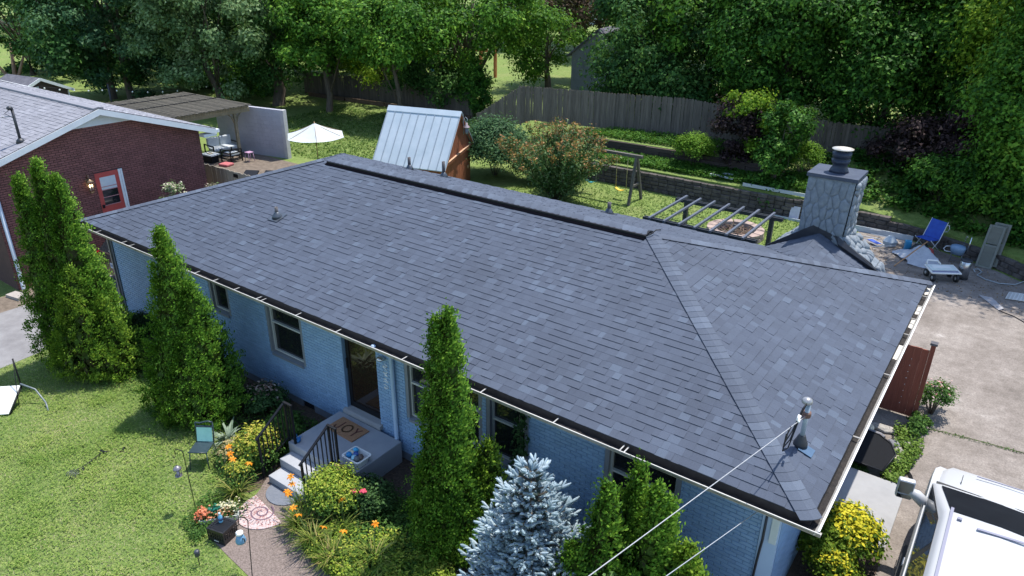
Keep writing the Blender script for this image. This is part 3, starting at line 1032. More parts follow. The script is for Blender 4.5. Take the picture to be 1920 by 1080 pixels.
# downspout by the pillar and corner post at the left end
mb = MB(); mb.tube([(-7.72, -.06, 2.78), (-7.72, .2, 2.66), (-7.72, .385, 2.52), (-7.72, .385, .34), (-7.72, .34, .2), (-7.74, .16, .08)], .045, 8); mb.obj("downspout", M_lblue, house)
MB().span((WX0 - .1, .42, 0), (WX0 + .02, .56, 2.69)).obj("corner_post", M("dark_slate_paint", (.07, .085, .11), (.10, .12, .145), 5, .6), house)
MB().span((WX0 - .115, .38, 0), (WX0 - .07, .42, 2.69)).obj("corner_trim", M("taupe_trim", (.27, .24, .21), None), house)

# chimney
M_stone = M("grey_painted_stone", (.12, .145, .175), (.20, .23, .265), 9, .75, .7, 22, dist=.02, rnd=.04)
mb = MB()
cy0, cy1 = 8.78, 9.66
out = [(-3.9, 0), (-3.9, 2.2), (-3.42, 2.92), (-3.02, 3.22), (-2.82, 3.52), (-2.80, 4.86), (-1.80, 4.86), (-1.86, 3.6), (-1.62, 3.28), (-1.24, 3.0), (-.92, 2.55), (-.75, 2.0), (-.75, 0)]
core = [(x, cy0, z) for x, z in out if z > 2.91]
mb.prism([(-3.42, cy0, 2.93)] + [(x, cy0, z) for x, z in out[3:10]] + [(-1.12, cy0, 2.93)], (0, cy1 - cy0, 0))
mb.prism([(x, HD + .14, z) for x, z in [(-3.9, 0), (-3.9, 2.2), (-3.42, 2.925), (-1.12, 2.925), (-.92, 2.55), (-.75, 2.0), (-.75, 0)]], (0, cy1 - HD - .14, 0))
chim = mb.obj("chimney", M_stone, house, (-2.3, 9.2, 2.9))
def stone_mesh(poly, nrm, depth, rng):
    c = sum(poly, Vector()) / len(poly)
    nrm = Vector(nrm)
    n = len(poly)
    r0 = [c + (q - c) * 1.0 for q in poly]
    r1 = [c + (q - c) * .92 + nrm * depth * .6 for q in poly]
    r2 = [c + (q - c) * .62 + nrm * depth * (1 + rng.random() * .15) for q in poly]
    mb_ = MB()
    mb_.add(r0 + r1 + r2 + [c + nrm * depth * 1.12], [(i, (i + 1) % n, (i + 1) % n + n, i + n) for i in range(n)] + [(i + n, (i + 1) % n + n, (i + 1) % n + 2 * n, i + 2 * n) for i in range(n)] + [(i + 2 * n, (i + 1) % n + 2 * n, 3 * n) for i in range(n)], 0, True)
    return mb_, c
def stones(O, U, V_, nrm, w, h, seed, wfun=None, mean=.25, depth=.035):
    """irregular rubble face: jittered centres, each stone the cell around its centre"""
    rng = np.random.default_rng(seed)
    O, U, V_ = Vector(O), Vector(U), Vector(V_)
    nx, nz = max(2, round(w / mean)), max(2, round(h / (mean * .82)))
    C = []
    for j in range(nz):
        for i in range(nx):
            C.append(((i + .5 + (j % 2) * .5 - .25 + rng.normal() * .27) / nx * w, (j + .5 + rng.normal() * .27) / nz * h))
    C = np.array(C)
    for idx, c in enumerate(C):
        poly = [np.array(q) for q in ((0.0, 0.0), (w, 0.0), (w, h), (0.0, h))]
        for k2, d in enumerate(C):
            if k2 == idx or np.hypot(*(d - c)) > mean * 3: continue
            m_ = (c + d) / 2; nn = d - c
            new = []
            for a, b_ in zip(poly, poly[1:] + poly[:1]):
                fa, fb = (a - m_) @ nn, (b_ - m_) @ nn
                if fa <= 0: new.append(a)
                if fa * fb < 0: new.append(a + (b_ - a) * fa / (fa - fb))
            poly = new
            if len(poly) < 3: break
        if len(poly) < 3: continue
        cc = sum(poly) / len(poly)
        pts = []
        n = len(poly)
        for a, b_ in zip(poly, poly[1:] + poly[:1]):
            pts.append(a + (b_ - a) * .18); pts.append(a + (b_ - a) * .82)
        pts = [cc + (q - cc) * .985 for q in pts]
        P3 = []
        for q in pts:
            u, v_ = q
            if wfun: lo, hi = wfun(v_); u = lo + (hi - lo) * u / w
            P3.append(O + U * u + V_ * v_)
        mb_, c3 = stone_mesh(P3, nrm, depth * (.7 + .6 * rng.random()), rng)
        mb_.obj("stone", M_stone, chim, c3)
def front_w(v):
    z = 2.98 + v
    lo = np.interp(z, [2.93, 3.22, 3.52, 4.86], [-3.4, -3.02, -2.82, -2.80]); hi = np.interp(z, [2.93, 3.0, 3.28, 3.6, 4.86], [-1.14, -1.24, -1.62, -1.86, -1.80])
    return lo + 3.4, hi + 3.4
stones((-3.4, cy0 - .002, 2.98), (1, 0, 0), (0, 0, 1), (0, -1, 0), 2.2, 1.86, 21, front_w, .36, .02)
stones((-1.83, cy0, 3.62), (0, 1, 0), (.04, 0, 1), (1, 0, 0), cy1 - cy0, 1.22, 22, None, .22, .05)
sd_ = Vector((-1.24 + 1.86, 0, 3.0 - 3.6)); sl_ = sd_.length
stones((-1.86, cy0, 3.6), (0, 1, 0), tuple(sd_.normalized()), (.69, 0, .72), cy1 - cy0, sl_, 23, None, .22, .06)
sd2 = Vector((-.75 + 1.24, 0, 2.0 - 3.0)); 
stones((-1.10, HD + .14, 2.92), (0, 1, 0), (.36, 0, -.93), (.93, 0, .36), cy1 - HD - .14, .95, 24, None, .2, .06)
stones((-2.82, cy0, 3.52), (0, 1, 0), tuple(Vector((-3.42 + 2.82, 0, 2.92 - 3.52)).normalized()), (-.7, 0, .71), cy1 - cy0, .84, 25, None, .22, .05)
# flashing fitted to the saddle, metal top and flue
mb = MB()
mb.prism([(-3.46, cy0 - .03, cr_lo - .03), (-3.46, cy0 - .03, cr_lo + .06), (-2.82, cy0 - .03, 3.53), (-2.5, cy0 - .03, 3.76), (-1.98, cy0 - .03, 3.60), (-1.15, cy0 - .03, cr_lo + .14), (-.98, cy0 - .03, cr_lo - .04)][::-1], (0, .045, 0))
mb.add([(-1.95, cy0 - .02, 3.62), (-1.12, cy0 - .02, cr_lo + .1), (-.94, cy0 - .1, cr_lo), (-1.9, cy0 - .1, 3.46)], [(0, 1, 2, 3), (3, 2, 1, 0)])
mb.obj("chimney_flashing", M_dmet, chim, (-2.3, cy0, 3.4))
mb = MB()
mb.prism([(-2.84, cy0 - .045, 4.862), (-1.76, cy0 - .045, 4.862), (-1.76, cy1 + .045, 4.862), (-2.84, cy1 + .045, 4.862)], (0, 0, .085))
capm = M("chimney_cap_metal", (.04, .05, .075), (.075, .09, .125), 2.5, .55, .1, 6, spec=.2)
mb.obj("chimney_cap", capm, chim, (-2.3, 9.2, 4.9), bevel=.008)
mb = MB()
mb.lathe([(.21, 0), (.19, .06), (.155, .12), (.155, .2), (.185, .205), (.20, .28), (.165, .285), (.165, .33), (.195, .335), (.205, .44), (.15, .45), (.15, .5)], (-2.28, 9.2, 4.947), 26)
mb.obj("flue", M("flue_metal", (.012, .018, .036), (.03, .042, .075), 5, .45, spec=.3), chim, (-2.28, 9.2, 4.95))
mb = MB(); mb.lathe([(.0, .03), (.225, 0), (.228, .012), (.0, .06)], (-2.28, 9.2, 5.455), 28)
mb.obj("flue_lid", M("pale_rusty_lid", (.50, .42, .33), (.72, .68, .62), 7, .4, metal=.2), chim, (-2.28, 9.2, 5.45))

# service mast on the hip and the wires it carries
MBx, MBy = -.512, 1.196
mz = EZ - MBx * RISE / HH
galv = M("galvanised", (.20, .25, .30), (.31, .36, .41), 8, .45, metal=.2)
mast = MB().tube([(MBx, MBy, mz), (MBx, MBy, mz + .70)], .032, 14).obj("service_mast", galv, house, (MBx, MBy, mz))
MB().lathe([(.10, -.02), (.095, .03), (.07, .09), (.05, .15), (.045, .16)], (MBx, MBy, mz + .02), 16).obj("boot", M_dmet, mast, (MBx, MBy, mz))
MB().box((MBx + .1, MBy - .03, mz - .016), (.2, .2, .008), 0, 0, Matrix.Rotation(math.atan2(RISE, HH), 3, 'Y')).obj("base_plate", M("blue_plate", (.04, .085, .15), (.055, .11, .19), 6, .4), mast, (MBx, MBy, mz))
mb = MB(); mb.lathe([(.04, -.045), (.07, -.03), (.075, -.01), (.06, .025), (.03, .045), (.0, .05)], (MBx - .02, MBy - .03, mz + .745), 18); mb.obj("weatherhead", M("cast_aluminium", (.24, .24, .25), (.33, .33, .34), 10, .35, metal=.4), mast, (MBx, MBy, mz + .79))
mb = MB(); mb.lathe([(.055, 0), (.06, .02), (.06, .06), (.055, .08)], (MBx, MBy, mz + .48), 14); mb.tube([(MBx, MBy - .05, mz + .52), (MBx - .02, MBy - .14, mz + .52)], .022, 6); mb.obj("rusty_clamp", M("rust", (.10, .05, .035), (.16, .09, .07), 20, .7), mast, (MBx, MBy, mz + .5))
mb = MB()
for k in range(3):
    mb.tube([(MBx, MBy - .05, mz + .76), (MBx - .03, MBy - .18, mz + .70 - .03 * k), (MBx - .07, MBy - .36 - .03 * k, mz + .42 - .12 * k), (MBx - .09, MBy - .62, mz + .36 - .06 * k), (MBx - .07, MBy - .50 - .1 * k, mz + .57)], .009, 5)
mb.obj("service_loop", M_black, mast, (MBx, MBy - .2, mz + .5))
mb = MB(); mb.tube([(MBx - .04, MBy - .24, mz + .62), (MBx - .045, MBy - .30, mz + .56)], .022, 8); mb.tube([(MBx - .02, MBy - .34, mz + .62), (MBx - .0, MBy - .44, mz + .64)], .016, 8)
mb.obj("splice", M("white_plastic", (.72, .72, .7)), mast, (MBx, MBy - .3, mz + .6))

def sag(a, b, s, n=24):
    a, b = Vector(a), Vector(b)
    return [a.lerp(b, i / n) + Vector((0, 0, -s * 4 * (i / n) * (1 - i / n))) for i in range(n + 1)]
tag(MB().tube(sag((MBx, MBy - .09, mz + .53), (-5.55, -26.4, 5.9), .12, 40), .0062, 5).obj("power_line", M("bare_aluminium_wire", (.26, .27, .29), (.42, .42, .43), 30, .4), None, (MBx, MBy, mz + .5)), "pale twisted power line running from the roof mast past the near gutter", "cable")
tag(MB().tube(sag((-.71, .425, 2.36), (-2.5, -23, 10.9), .1, 40), .006, 5).obj("phone_line", M("grey_cable", (.25, .27, .30), (.34, .36, .39), 30, .5), None, (-.71, .43, 2.36)), "thin grey cable leaving the blue wall below the gutter near the corner", "cable")

# ------------------------------------------------------------------ front porch
M_step = M("painted_concrete", (.27, .285, .315), (.34, .35, .375), 2.2, .8, .3, 90)
porch = thing("front_porch", "grey concrete porch slab with two steps below the black front door", "porch", (-8.5, -.4, 0))
MB().span((-9.36, -.98, 0), (-7.57, .36, .5)).obj("landing", M_step, porch, bevel=.012)
MB().span((-9.26, -1.29, 0), (-7.9, -.984, .333)).obj("step", M_step, porch, (-8.5, -1.15, 0), bevel=.012)
MB().span((-9.2, -1.62, 0), (-7.9, -1.294, .166)).obj("step", M_step, porch, (-8.5, -1.45, 0), bevel=.012)

def railing(x, label):
    root = thing("stair_railing", label, "railing", (x, -1.0, 0), "railings of the front steps")
    ya, yb = -1.60, -.93
    for px, y, z0, z1 in ((x, ya, 0 if x < -9 else .16, .93), (x, yb, .3 if x < -9 else .5, 1.38), (x + .19, yb, .0 if x < -9 else .5, 1.38)):
        MB().span((px - .019, y - .019, z0), (px + .019, y + .019, z1)).obj("post", M_black, root, (px, y, z0))
    MB().beam((x, ya - .05, .915), (x, yb + .02, 1.40), .05, .025).beam((x - .02, yb, 1.392), (x + .22, yb, 1.392), .05, .025).obj("hand_rail", M_black, root, (x, -1, 1.2))
    MB().beam((x, ya, .26), (x, yb, .58), .025, .018).beam((x, yb, .59), (x + .19, yb, .59), .025, .018).obj("bottom_rail", M_black, root, (x, -1, .4))
    for k in range(1, 7):
        t = k / 7; y = ya + (yb - ya) * t
        MB().span((x - .009, y - .009, .26 + t * .32), (x + .009, y + .009, .93 + t * .45)).obj("baluster", M_black, root, (x, y, .4))
    MB().span((x + .087, yb - .009, .59), (x + .105, yb + .009, 1.39)).obj("baluster", M_black, root, (x + .1, yb, .6))
railing(-9.38, "black iron stair railing beside the golden shrub on the chair side")
railing(-8.12, "black iron stair railing beside the door mat and the white tub")

mat_o = thing("door_mat", "brown coir door mat reading JOY with a wreath for the O", "mat", (-8.72, .0, .504))
cx, cy = -8.72, -.01
R_ = Matrix.Rotation(rad(-2), 3, 'Z')
MB().box((cx, cy, .515), (.80, .46, .02), 0, 0, R_).obj("pad", M("coir", (.26, .125, .06), (.42, .23, .125), 40, .95, .8, 120), mat_o)
M_ink = M("faded_print", (.10, .035, .025), (.15, .055, .04), 30, .95)
def pstroke(pts, w, m, name):
    mb = MB()
    for a, b_ in zip(pts, pts[1:]):
        d = (Vector((b_[0] - a[0], b_[1] - a[1], 0))).normalized(); n = Vector((-d.y, d.x, 0)) * w / 2
        A, B = Vector((cx + a[0], cy + a[1], .528)), Vector((cx + b_[0], cy + b_[1], .528))
        mb.add([A - n - d * w * .3, B - n + d * w * .3, B + n + d * w * .3, A + n - d * w * .3], [(0, 1, 2, 3)])
    return mb.obj(name, m, mat_o)
# letters read from the door side down towards the steps, as in the photograph
pstroke([(-.19, .13), (-.19, -.07), (-.22, -.115), (-.265, -.115), (-.295, -.07), (-.295, -.03)], .036, M_ink, "letter")
pstroke([(.10 * math.cos(t), .005 + .115 * math.sin(t)) for t in np.linspace(0, 2 * math.pi, 19)], .034, M("wreath_print", (.07, .05, .02), (.17, .08, .045), 60, .95), "wreath")
pstroke([(.17, .13), (.235, .02), (.235, -.12)], .034, M_ink, "letter"); pstroke([(.30, .13), (.237, .02)], .034, M_ink, "letter")

HMA = 1.12
def half_mat(cx, cy, r, a, mat, border):
    return [(cx + r * math.cos(t + a), cy + r * .78 * math.sin(t + a)) if False else (cx + r * (math.cos(t) * math.cos(a) - HMA * math.sin(t) * math.sin(a)), cy + r * (math.cos(t) * math.sin(a) + HMA * math.sin(t) * math.cos(a))) for t in np.linspace(0, math.pi, 20)]
MXX, MYY, MATA = -8.58, -2.10, rad(170)
def spiral_mat():
    m, nt, b = base_mat("mosaic_mat")
    pos = coords(nt, None, "obj")
    v = nt.nodes.new("ShaderNodeTexVoronoi"); v.inputs["Scale"].default_value = 26
    nt.links.new(pos, v.inputs["Vector"])
    w = nt.nodes.new("ShaderNodeTexVoronoi"); w.feature = 'DISTANCE_TO_EDGE'; w.inputs["Scale"].default_value = 26
    nt.links.new(pos, w.inputs["Vector"])
    c = ramp(nt, v.outputs["Color"], [(.15, (.22, .09, .085)), (.4, (.33, .19, .18)), (.7, (.42, .34, .33)), (.9, (.28, .23, .27))])
    e = ramp(nt, w.outputs["Distance"], [(.03, (0, 0, 0)), (.09, (1, 1, 1))])
    c = mix(nt, e, (.46, .42, .41), c)
    nt.links.new(c, b.inputs["Base Color"]); b.inputs["Roughness"].default_value = .85
    return m
a = MATA
pts = half_mat(MXX, MYY, .50, a, None, 0)
o = thing("spiral_mat", "half round pink and white mosaic mat with a spiral on the path", "mat", (-8.45, -2.4, .012))
MB().prism([(x, y, .011) for x, y in pts], (0, 0, .014)).obj("pad", spiral_mat(), o)
ca, sa = math.cos(a), math.sin(a)
sp = []
for t in np.linspace(.3, 2 * math.pi * 2.05, 46):
    r = .02 + .019 * t
    sp.append((MXX + (-.30 * sa) * .5 + r * math.cos(t + 1.2) * .98, MYY + (.30 * ca) * .5 + r * math.sin(t + 1.2) * .82))
mb = MB()
for p_, q in zip(sp, sp[1:]):
    d = Vector((q[0] - p_[0], q[1] - p_[1], 0)).normalized(); n = Vector((-d.y, d.x, 0)) * .013
    A, B = Vector((p_[0], p_[1], .0275)), Vector((q[0], q[1], .0275)); mb.add([A - n, B - n, B + n, A + n], [(0, 1, 2, 3)])
for t in np.linspace(.2, math.pi - .2, 17):
    for r1, r2 in ((.32, .40),):
        f = lambda r: (MXX + r * (math.cos(t) * ca - 1.12 * math.sin(t) * sa), MYY + r * (math.cos(t) * sa + 1.12 * math.sin(t) * ca))
        A, B = f(r1), f(r2); mb.tube([(A[0], A[1], .0275), (B[0], B[1], .0275)], .005, 4)
mb.obj("spiral", M("violet_print", (.10, .06, .09), (.14, .09, .12), 30, .9), o)
HMA = .85
pts = half_mat(-8.70, -1.65, .38, rad(176), None, 0)
tag(MB().prism([(x, y, .012) for x, y in pts], (0, 0, .014)).obj("step_mat", M("slate_rubber", (.10, .115, .145), (.15, .165, .195), 25, .8), None, (-8.72, -1.75, .012)), "plain dark grey half round mat at the foot of the steps", "mat")

tub = thing("storage_tub", "white plastic tub of blue toys on the corner of the porch", "tub", (-7.80, -.60, .5))
def tubshape(cx, cy, z0, w0, d0, w1, d1, h, t):
    mb = MB()
    def ring(w, d, z, r=.06): 
        out = []
        for sx, sy, a0 in ((1, 1, 0), (-1, 1, 90), (-1, -1, 180), (1, -1, 270)):
            for k in range(4):
                a_ = rad(a0 + 30 * k); out.append((cx + sx * (w / 2 - r) + r * math.cos(a_), cy + sy * (d / 2 - r) + r * math.sin(a_), z))
        return out
    rs = [ring(w0, d0, z0), ring(w1, d1, z0 + h), ring(w1 + .05, d1 + .05, z0 + h), ring(w1 + .05, d1 + .05, z0 + h + .012), ring(w1 - .01, d1 - .01, z0 + h + .012), ring(w0 - .02, d0 - .02, z0 + .02)]
    for a_, b_ in zip(rs, rs[1:]): mb.add(a_ + b_, [(i, (i + 1) % 16, (i + 1) % 16 + 16, i + 16) for i in range(16)], 0, True)
    mb.add(rs[-1], [tuple(range(16))]); mb.add(rs[0], [tuple(range(16))[::-1]])
    return mb
M_wpl = M("white_plastic", (.72, .72, .7))
tubshape(-7.80, -.60, .502, .36, .27, .42, .33, .15, .01).obj("box", M_wpl, tub)
mb = MB(); rg = np.random.default_rng(4)
for k, col in enumerate(("toy_blue", "toy_pale_blue", "toy_grey", "toy_cream", "toy_navy", "toy_brown", "toy_blue2")):
    cols = {"toy_blue": (.02, .22, .52), "toy_pale_blue": (.30, .55, .68), "toy_grey": (.12, .13, .15), "toy_cream": (.55, .5, .38), "toy_navy": (.03, .08, .28), "toy_brown": (.1, .07, .06), "toy_blue2": (.05, .35, .6)}
    x, y = -7.80 + (k % 3 - 1) * .11 + rg.normal() * .01, -.60 + (k // 3 - 1) * .08
    q = MB().lathe([(.0, 0), (.05, .01), (.062, .05), (.045, .09), (.0, .1)], (x, y, .60 + rg.random() * .03), 9)
    tag(q.obj("toy", M(cols_n := "cl_" + col, cols[col], tuple(c * 1.15 for c in cols[col]), 12, .5), None, (x, y, .62)), ["blue toy lying in the white tub nearest the railing", "pale blue cloth toy in the middle of the white tub front", "dark grey toy in the white tub corner away from the steps", "cream toy in the white tub beside the grey one", "navy blue toy in the middle of the white tub", "brown toy in the white tub beside the navy one", "bright blue toy against the house side of the white tub"][k], "toy")
gc = MB().lathe([(.0, 0), (.05, .005), (.06, .05), (.03, .09), (.0, .1)], (-9.20, -.86, .503), 10)
for k in range(7): gc.tube([(-9.20, -.86, .55), (-9.20 + .09 * math.cos(k * .9), -.86 + .09 * math.sin(k * .9), .60 + .03 * (k % 2))], [.02, .004], 5)
tag(gc.obj("bow_toy", M("bow_blue", (.01, .10, .30), (.02, .16, .42), 20, .5), None, (-9.20, -.86, .5)), "blue spiky toy by the railing at the porch edge", "toy")

# ------------------------------------------------------------------ things on the front lawn
def lawn_chair():
    x, y = -10.72, -2.02
    root = thing("garden_chair", "small dark metal garden chair with a mint green back panel", "chair", (x, y, 0))
    R = Matrix.Rotation(rad(34), 3, 'Z') * .86
    def P(a, b_, c): return Vector((x, y, 0)) + R @ Vector((a, b_, c))
    mint = M("mint_cloth", (.33, .62, .52), (.40, .70, .60), 12, .8)
    dk = M("dark_teal_metal", (.018, .035, .045), (.03, .05, .06), 15, .4)
    for sx in (-.19, .19):
        MB().tube([P(sx, -.19, .45), P(sx * 1.1, -.23, .2), P(sx * 1.18, -.27, 0)], .012, 6).obj("leg", dk, root, P(sx, -.2, .2))
        MB().tube([P(sx, .19, .45), P(sx * 1.1, .23, .2), P(sx * 1.15, .26, 0)], .012, 6).obj("leg", dk, root, P(sx, .2, .2))
    MB().box(P(0, 0, .45), (.42, .42, .02), 0, 0, R).obj("seat", dk, root, P(0, 0, .45))
    mb = MB()
    for sx in (-.2, .2): mb.tube([P(sx, .2, .42), P(sx, .27, .66), P(sx * 1.02, .30, .92)], .014, 6)
    mb.tube([P(-.204, .30, .92), P(-.1, .305, .90), P(0, .31, .93), P(.1, .305, .955), P(.204, .30, .93)], .018, 6); mb.tube([P(-.2, .215, .48), P(.2, .215, .48)], .014, 6)
    mb.tube([P(-.22, -.22, .46), P(.22, -.22, .46)], .014, 6); mb.tube([P(-.2, .28, .83), P(.2, .28, .83)], .022, 6)
    mb.obj("back_frame", dk, root, P(0, .25, .7))
    MB().add([P(-.18, .19, .47), P(.18, .19, .47), P(.18, .272, .83), P(-.18, .272, .83), P(-.18, .21, .47), P(.18, .21, .47), P(.18, .292, .83), P(-.18, .292, .83)], [(0, 1, 2, 3), (7, 6, 5, 4), (0, 4, 5, 1), (1, 5, 6, 2), (2, 6, 7, 3), (3, 7, 4, 0)]).obj("backrest", mint, root, P(0, .25, .65))
    MB().add([P(-.16, -.205, .462), P(.16, -.205, .462), P(.17, .19, .462), P(-.17, .19, .462)], [(0, 1, 2, 3)]).obj("seat_cloth", dk, root, P(0, 0, .46))
lawn_chair()

def crook(x, y, h, lean, label, drop, n=7):
    root = thing("shepherd_hook", label, "garden hook", (x, y, 0))
    lx, ly = lean
    top = Vector((x + lx, y + ly, h))
    pts = [Vector((x, y, -.1)), Vector((x, y, 0)), Vector((x + lx * .9, y + ly * .9, h * .93)), top]
    dx = Vector((-.75, -.3, 0)).normalized()
    for t in np.linspace(.2, 1, 6): pts.append(top + dx * (.085 - .085 * math.cos(math.pi * t)) + Vector((0, 0, .05 * math.sin(math.pi * t))))
    e = pts[-1]
    pts += [e + Vector((0, 0, -.06)), e + Vector((0, 0, -.12)) + dx * .01, e + Vector((0, 0, -.15)) + dx * .04, e + Vector((0, 0, -.13)) + dx * .07]
    MB().tube(pts, .008, 6).obj("rod", M_black, root)
    return root, e + Vector((0, 0, -.16)) + dx * .03
hk, hp = crook(-9.72, -2.86, 1.30, (.10, -.05), "black hook stake carrying a small lantern beside the flower tray", .2)
ln = thing("hanging_lantern", "small dark cage lantern hanging from the hook on the lawn", "lantern", tuple(hp + Vector((0, 0, -.38))))
mb = MB(); mb.tube([hp + Vector((0, 0, .03)), hp + Vector((0, 0, -.18))], .003, 4); mb.obj("hanger", M_black, ln)
MB().lathe([(.02, .0), (.072, -.05), (.075, -.065), (.0, -.066)], hp + Vector((0, 0, -.17)), 14).obj("roof", M("pewter", (.16, .15, .18), (.22, .21, .24), 10, .4, metal=.5), ln, hp + Vector((0, 0, -.2)))
mb = MB()
for k in range(8): mb.tube([hp + Vector((.06 * math.cos(k * .785), .06 * math.sin(k * .785), -.235)), hp + Vector((.055 * math.cos(k * .785), .055 * math.sin(k * .785), -.37))], .004, 4)
mb.lathe([(.062, 0), (.066, .012), (.0, .013)], hp + Vector((0, 0, -.385)), 14); mb.obj("cage", M("pewter", (.16, .15, .18)), ln, hp + Vector((0, 0, -.3)))
MB().lathe([(.03, 0), (.03, .09), (.0, .092)], hp + Vector((0, 0, -.37)), 10).obj("candle", M("lilac_wax", (.42, .38, .46)), ln, hp + Vector((0, 0, -.33)))

hk2, hp2 = crook(-7.40, -3.30, 1.12, (-.06, .14), "black hook stake leaning over the path beside the spiral mat", .2)
fd = thing("bird_feeder", "blue jug shaped bird feeder with a white top hanging over the path", "feeder", tuple(hp2 + Vector((0, 0, -.32))))
MB().tube([hp2 + Vector((0, 0, .02)), hp2 + Vector((0, 0, -.13))], .002, 4).obj("hanger", M_black, fd)
MB().lathe([(.0, .0), (.055, -.0), (.06, -.035), (.04, -.05)], hp2 + Vector((0, 0, -.12)), 14).obj("lid", M_wpl, fd, hp2 + Vector((0, 0, -.14)))
MB().lathe([(.04, -.045), (.065, -.10), (.085, -.17), (.08, -.2), (.0, -.205)], hp2 + Vector((0, 0, -.12)), 14).obj("body", M("feeder_blue", (.10, .24, .40), (.16, .32, .48), 12, .3), fd, hp2 + Vector((0, 0, -.25)))
mb = MB()
for s_ in (-1, 1): mb.tube([hp2 + Vector((s_ * .06, 0, -.22)), hp2 + Vector((s_ * .115, 0, -.2)), hp2 + Vector((s_ * .11, 0, -.25))], .011, 6)
mb.obj("perch", M_dmet, fd, hp2 + Vector((0, 0, -.24)))

lt = thing("solar_light", "short black solar stake light in the lawn edge", "stake light", (-8.36, -3.63, 0))
MB().tube([(-8.36, -3.63, -.05), (-8.36, -3.63, .22)], .008, 6).obj("stake", M_black, lt)
MB().lathe([(.025, .22), (.042, .24), (.045, .33), (.03, .35), (.0, .352)], (-8.36, -3.63, 0), 12).obj("head", M("slate_plastic", (.03, .035, .05), (.05, .055, .07), 12, .4), lt)

cr = thing("milk_crate", "black plastic milk crate upside down at the edge of the path", "crate", (-8.63, -3.0, 0))
R = Matrix.Rotation(rad(14), 3, 'Z')
def CP(a, b_, c): return Vector((-8.63, -3.0, .012)) + R @ Vector((a, b_, c))
M_crt = M("crate_plastic", (.010, .010, .012), (.018, .018, .02), 15, .35)
w, d, h = .36, .33, .27
for nm, (ax, sx) in (("side", (0, -1)), ("side", (0, 1)), ("side", (1, -1)), ("side", (1, 1))):
    mb = MB()
    def Q(u, z, t): return CP(u, sx * d / 2 - sx * t, z) if ax == 0 else CP(sx * w / 2 - sx * t, u, z)
    hw = (w if ax == 0 else d) / 2 - (0 if ax == 0 else .012)
    def slab(u0, u1, z0, z1):
        v = [Q(u0, z0, 0), Q(u1, z0, 0), Q(u1, z1, 0), Q(u0, z1, 0), Q(u0, z0, .011), Q(u1, z0, .011), Q(u1, z1, .011), Q(u0, z1, .011)]
        mb.add(v, [(0, 1, 2, 3), (7, 6, 5, 4), (0, 4, 5, 1), (1, 5, 6, 2), (2, 6, 7, 3), (3, 7, 4, 0)])
    slab(-hw, hw, 0, .09); slab(-hw, hw, .21, h)
    for k in range(8): u = -hw + 2 * hw * k / 7; slab(max(-hw, u - .010), min(hw, u + .010), .09, .21)
    slab(-hw, hw, .145, .155)
    mb.obj(nm, M_crt, cr, CP(0, 0, .1))
mb = MB()
for k in range(8):
    u = -w / 2 + .025 + (w - .05) * k / 7; mb.add([CP(u - .008, -d / 2 + .012, h), CP(u + .008, -d / 2 + .012, h), CP(u + .008, d / 2 - .012, h), CP(u - .008, d / 2 - .012, h)], [(0, 1, 2, 3)])
    v = -d / 2 + .025 + (d - .05) * k / 7; mb.add([CP(-w / 2 + .012, v - .008, h - .003), CP(w / 2 - .012, v - .008, h - .003), CP(w / 2 - .012, v + .008, h - .003), CP(-w / 2 + .012, v + .008, h - .003)], [(0, 1, 2, 3)])
mb.obj("lattice", M_crt, cr, CP(0, 0, h))
MB().add([CP(-.14, -.13, h - .02), CP(.14, -.13, h - .02), CP(.14, .13, h - .02), CP(-.14, .13, h - .02)], [(0, 1, 2, 3)]).obj("inner_floor", M_crt, cr, CP(0, 0, h - .02))
mb = MB()
for k in range(7): mb.box(CP(-.045 + k * .015, -d / 2 - .001, .045 + .003 * (k % 2)), (.009, .003, .018), 0, 0, R)
mb.obj("raised_lettering", M("white_enamel", (.7, .7, .68)), cr, CP(0, -d / 2, .04))
mb = MB(); bx = CP(-.05, .05, h + .002)
bt = thing("spray_bottle", "pale blue plastic bottle standing on the black crate", "bottle", tuple(bx))
MB().lathe([(.035, 0), (.037, .02), (.037, .12), (.02, .15), (.016, .17)], bx, 14).obj("body", M("bottle_blue", (.10, .34, .55), (.16, .42, .62), 20, .25), bt)
MB().lathe([(.018, .165), (.018, .2), (.0, .201)], bx, 10).obj("cap", M("cap_pale", (.5, .6, .66)), bt)
MB().lathe([(.0378, .045), (.0378, .1)], bx, 14).obj("label_band", M("label_navy", (.03, .08, .2)), bt)

tr = thing("flower_tray", "pale plastic tray full of mixed bedding flowers on the lawn edge", "flower tray", (-9.10, -2.75, 0))
R = Matrix.Rotation(rad(52), 3, 'Z')
def TP(a, b_, c): return Vector((-9.10, -2.75, 0)) + R @ Vector((a, b_, c))
mb = MB()
for q in ((0, -.15, .66, .02), (0, .15, .66, .02)): mb.box(TP(q[0], q[1], .06), (.66, .016, .12), 0, 0, R)
for s_ in (-1, 1): mb.box(TP(s_ * .322, 0, .06), (.016, .284, .12), 0, 0, R)
mb.box(TP(0, 0, .012), (.62, .28, .015), 0, 0, R)
mb.obj("tray", M("tray_plastic", (.46, .5, .46), (.56, .6, .55), 8, .5), tr)
rg = np.random.default_rng(9)
def flowers(name, n, mat, size, sx, sy, ox, oy, z0, z1):
    q = np.array([tuple(TP(ox + rg.normal() * sx, oy + rg.normal() * sy, z0 + rg.random() * (z1 - z0)) - Vector((-9.10, -2.75, 0))) for _ in range(n)])
    npobj(name, leaf_mesh(name, rg, q, rg.normal(size=q.shape) * .6 + np.array([0, 0, 1]), size, size * .8, [mat]), tr)
flowers("leaves", 900, leaf("bedding_leaf", [(.2, (.03, .07, .02)), (.8, (.08, .15, .04))]), .05, .17, .08, 0, 0, .05, .2)
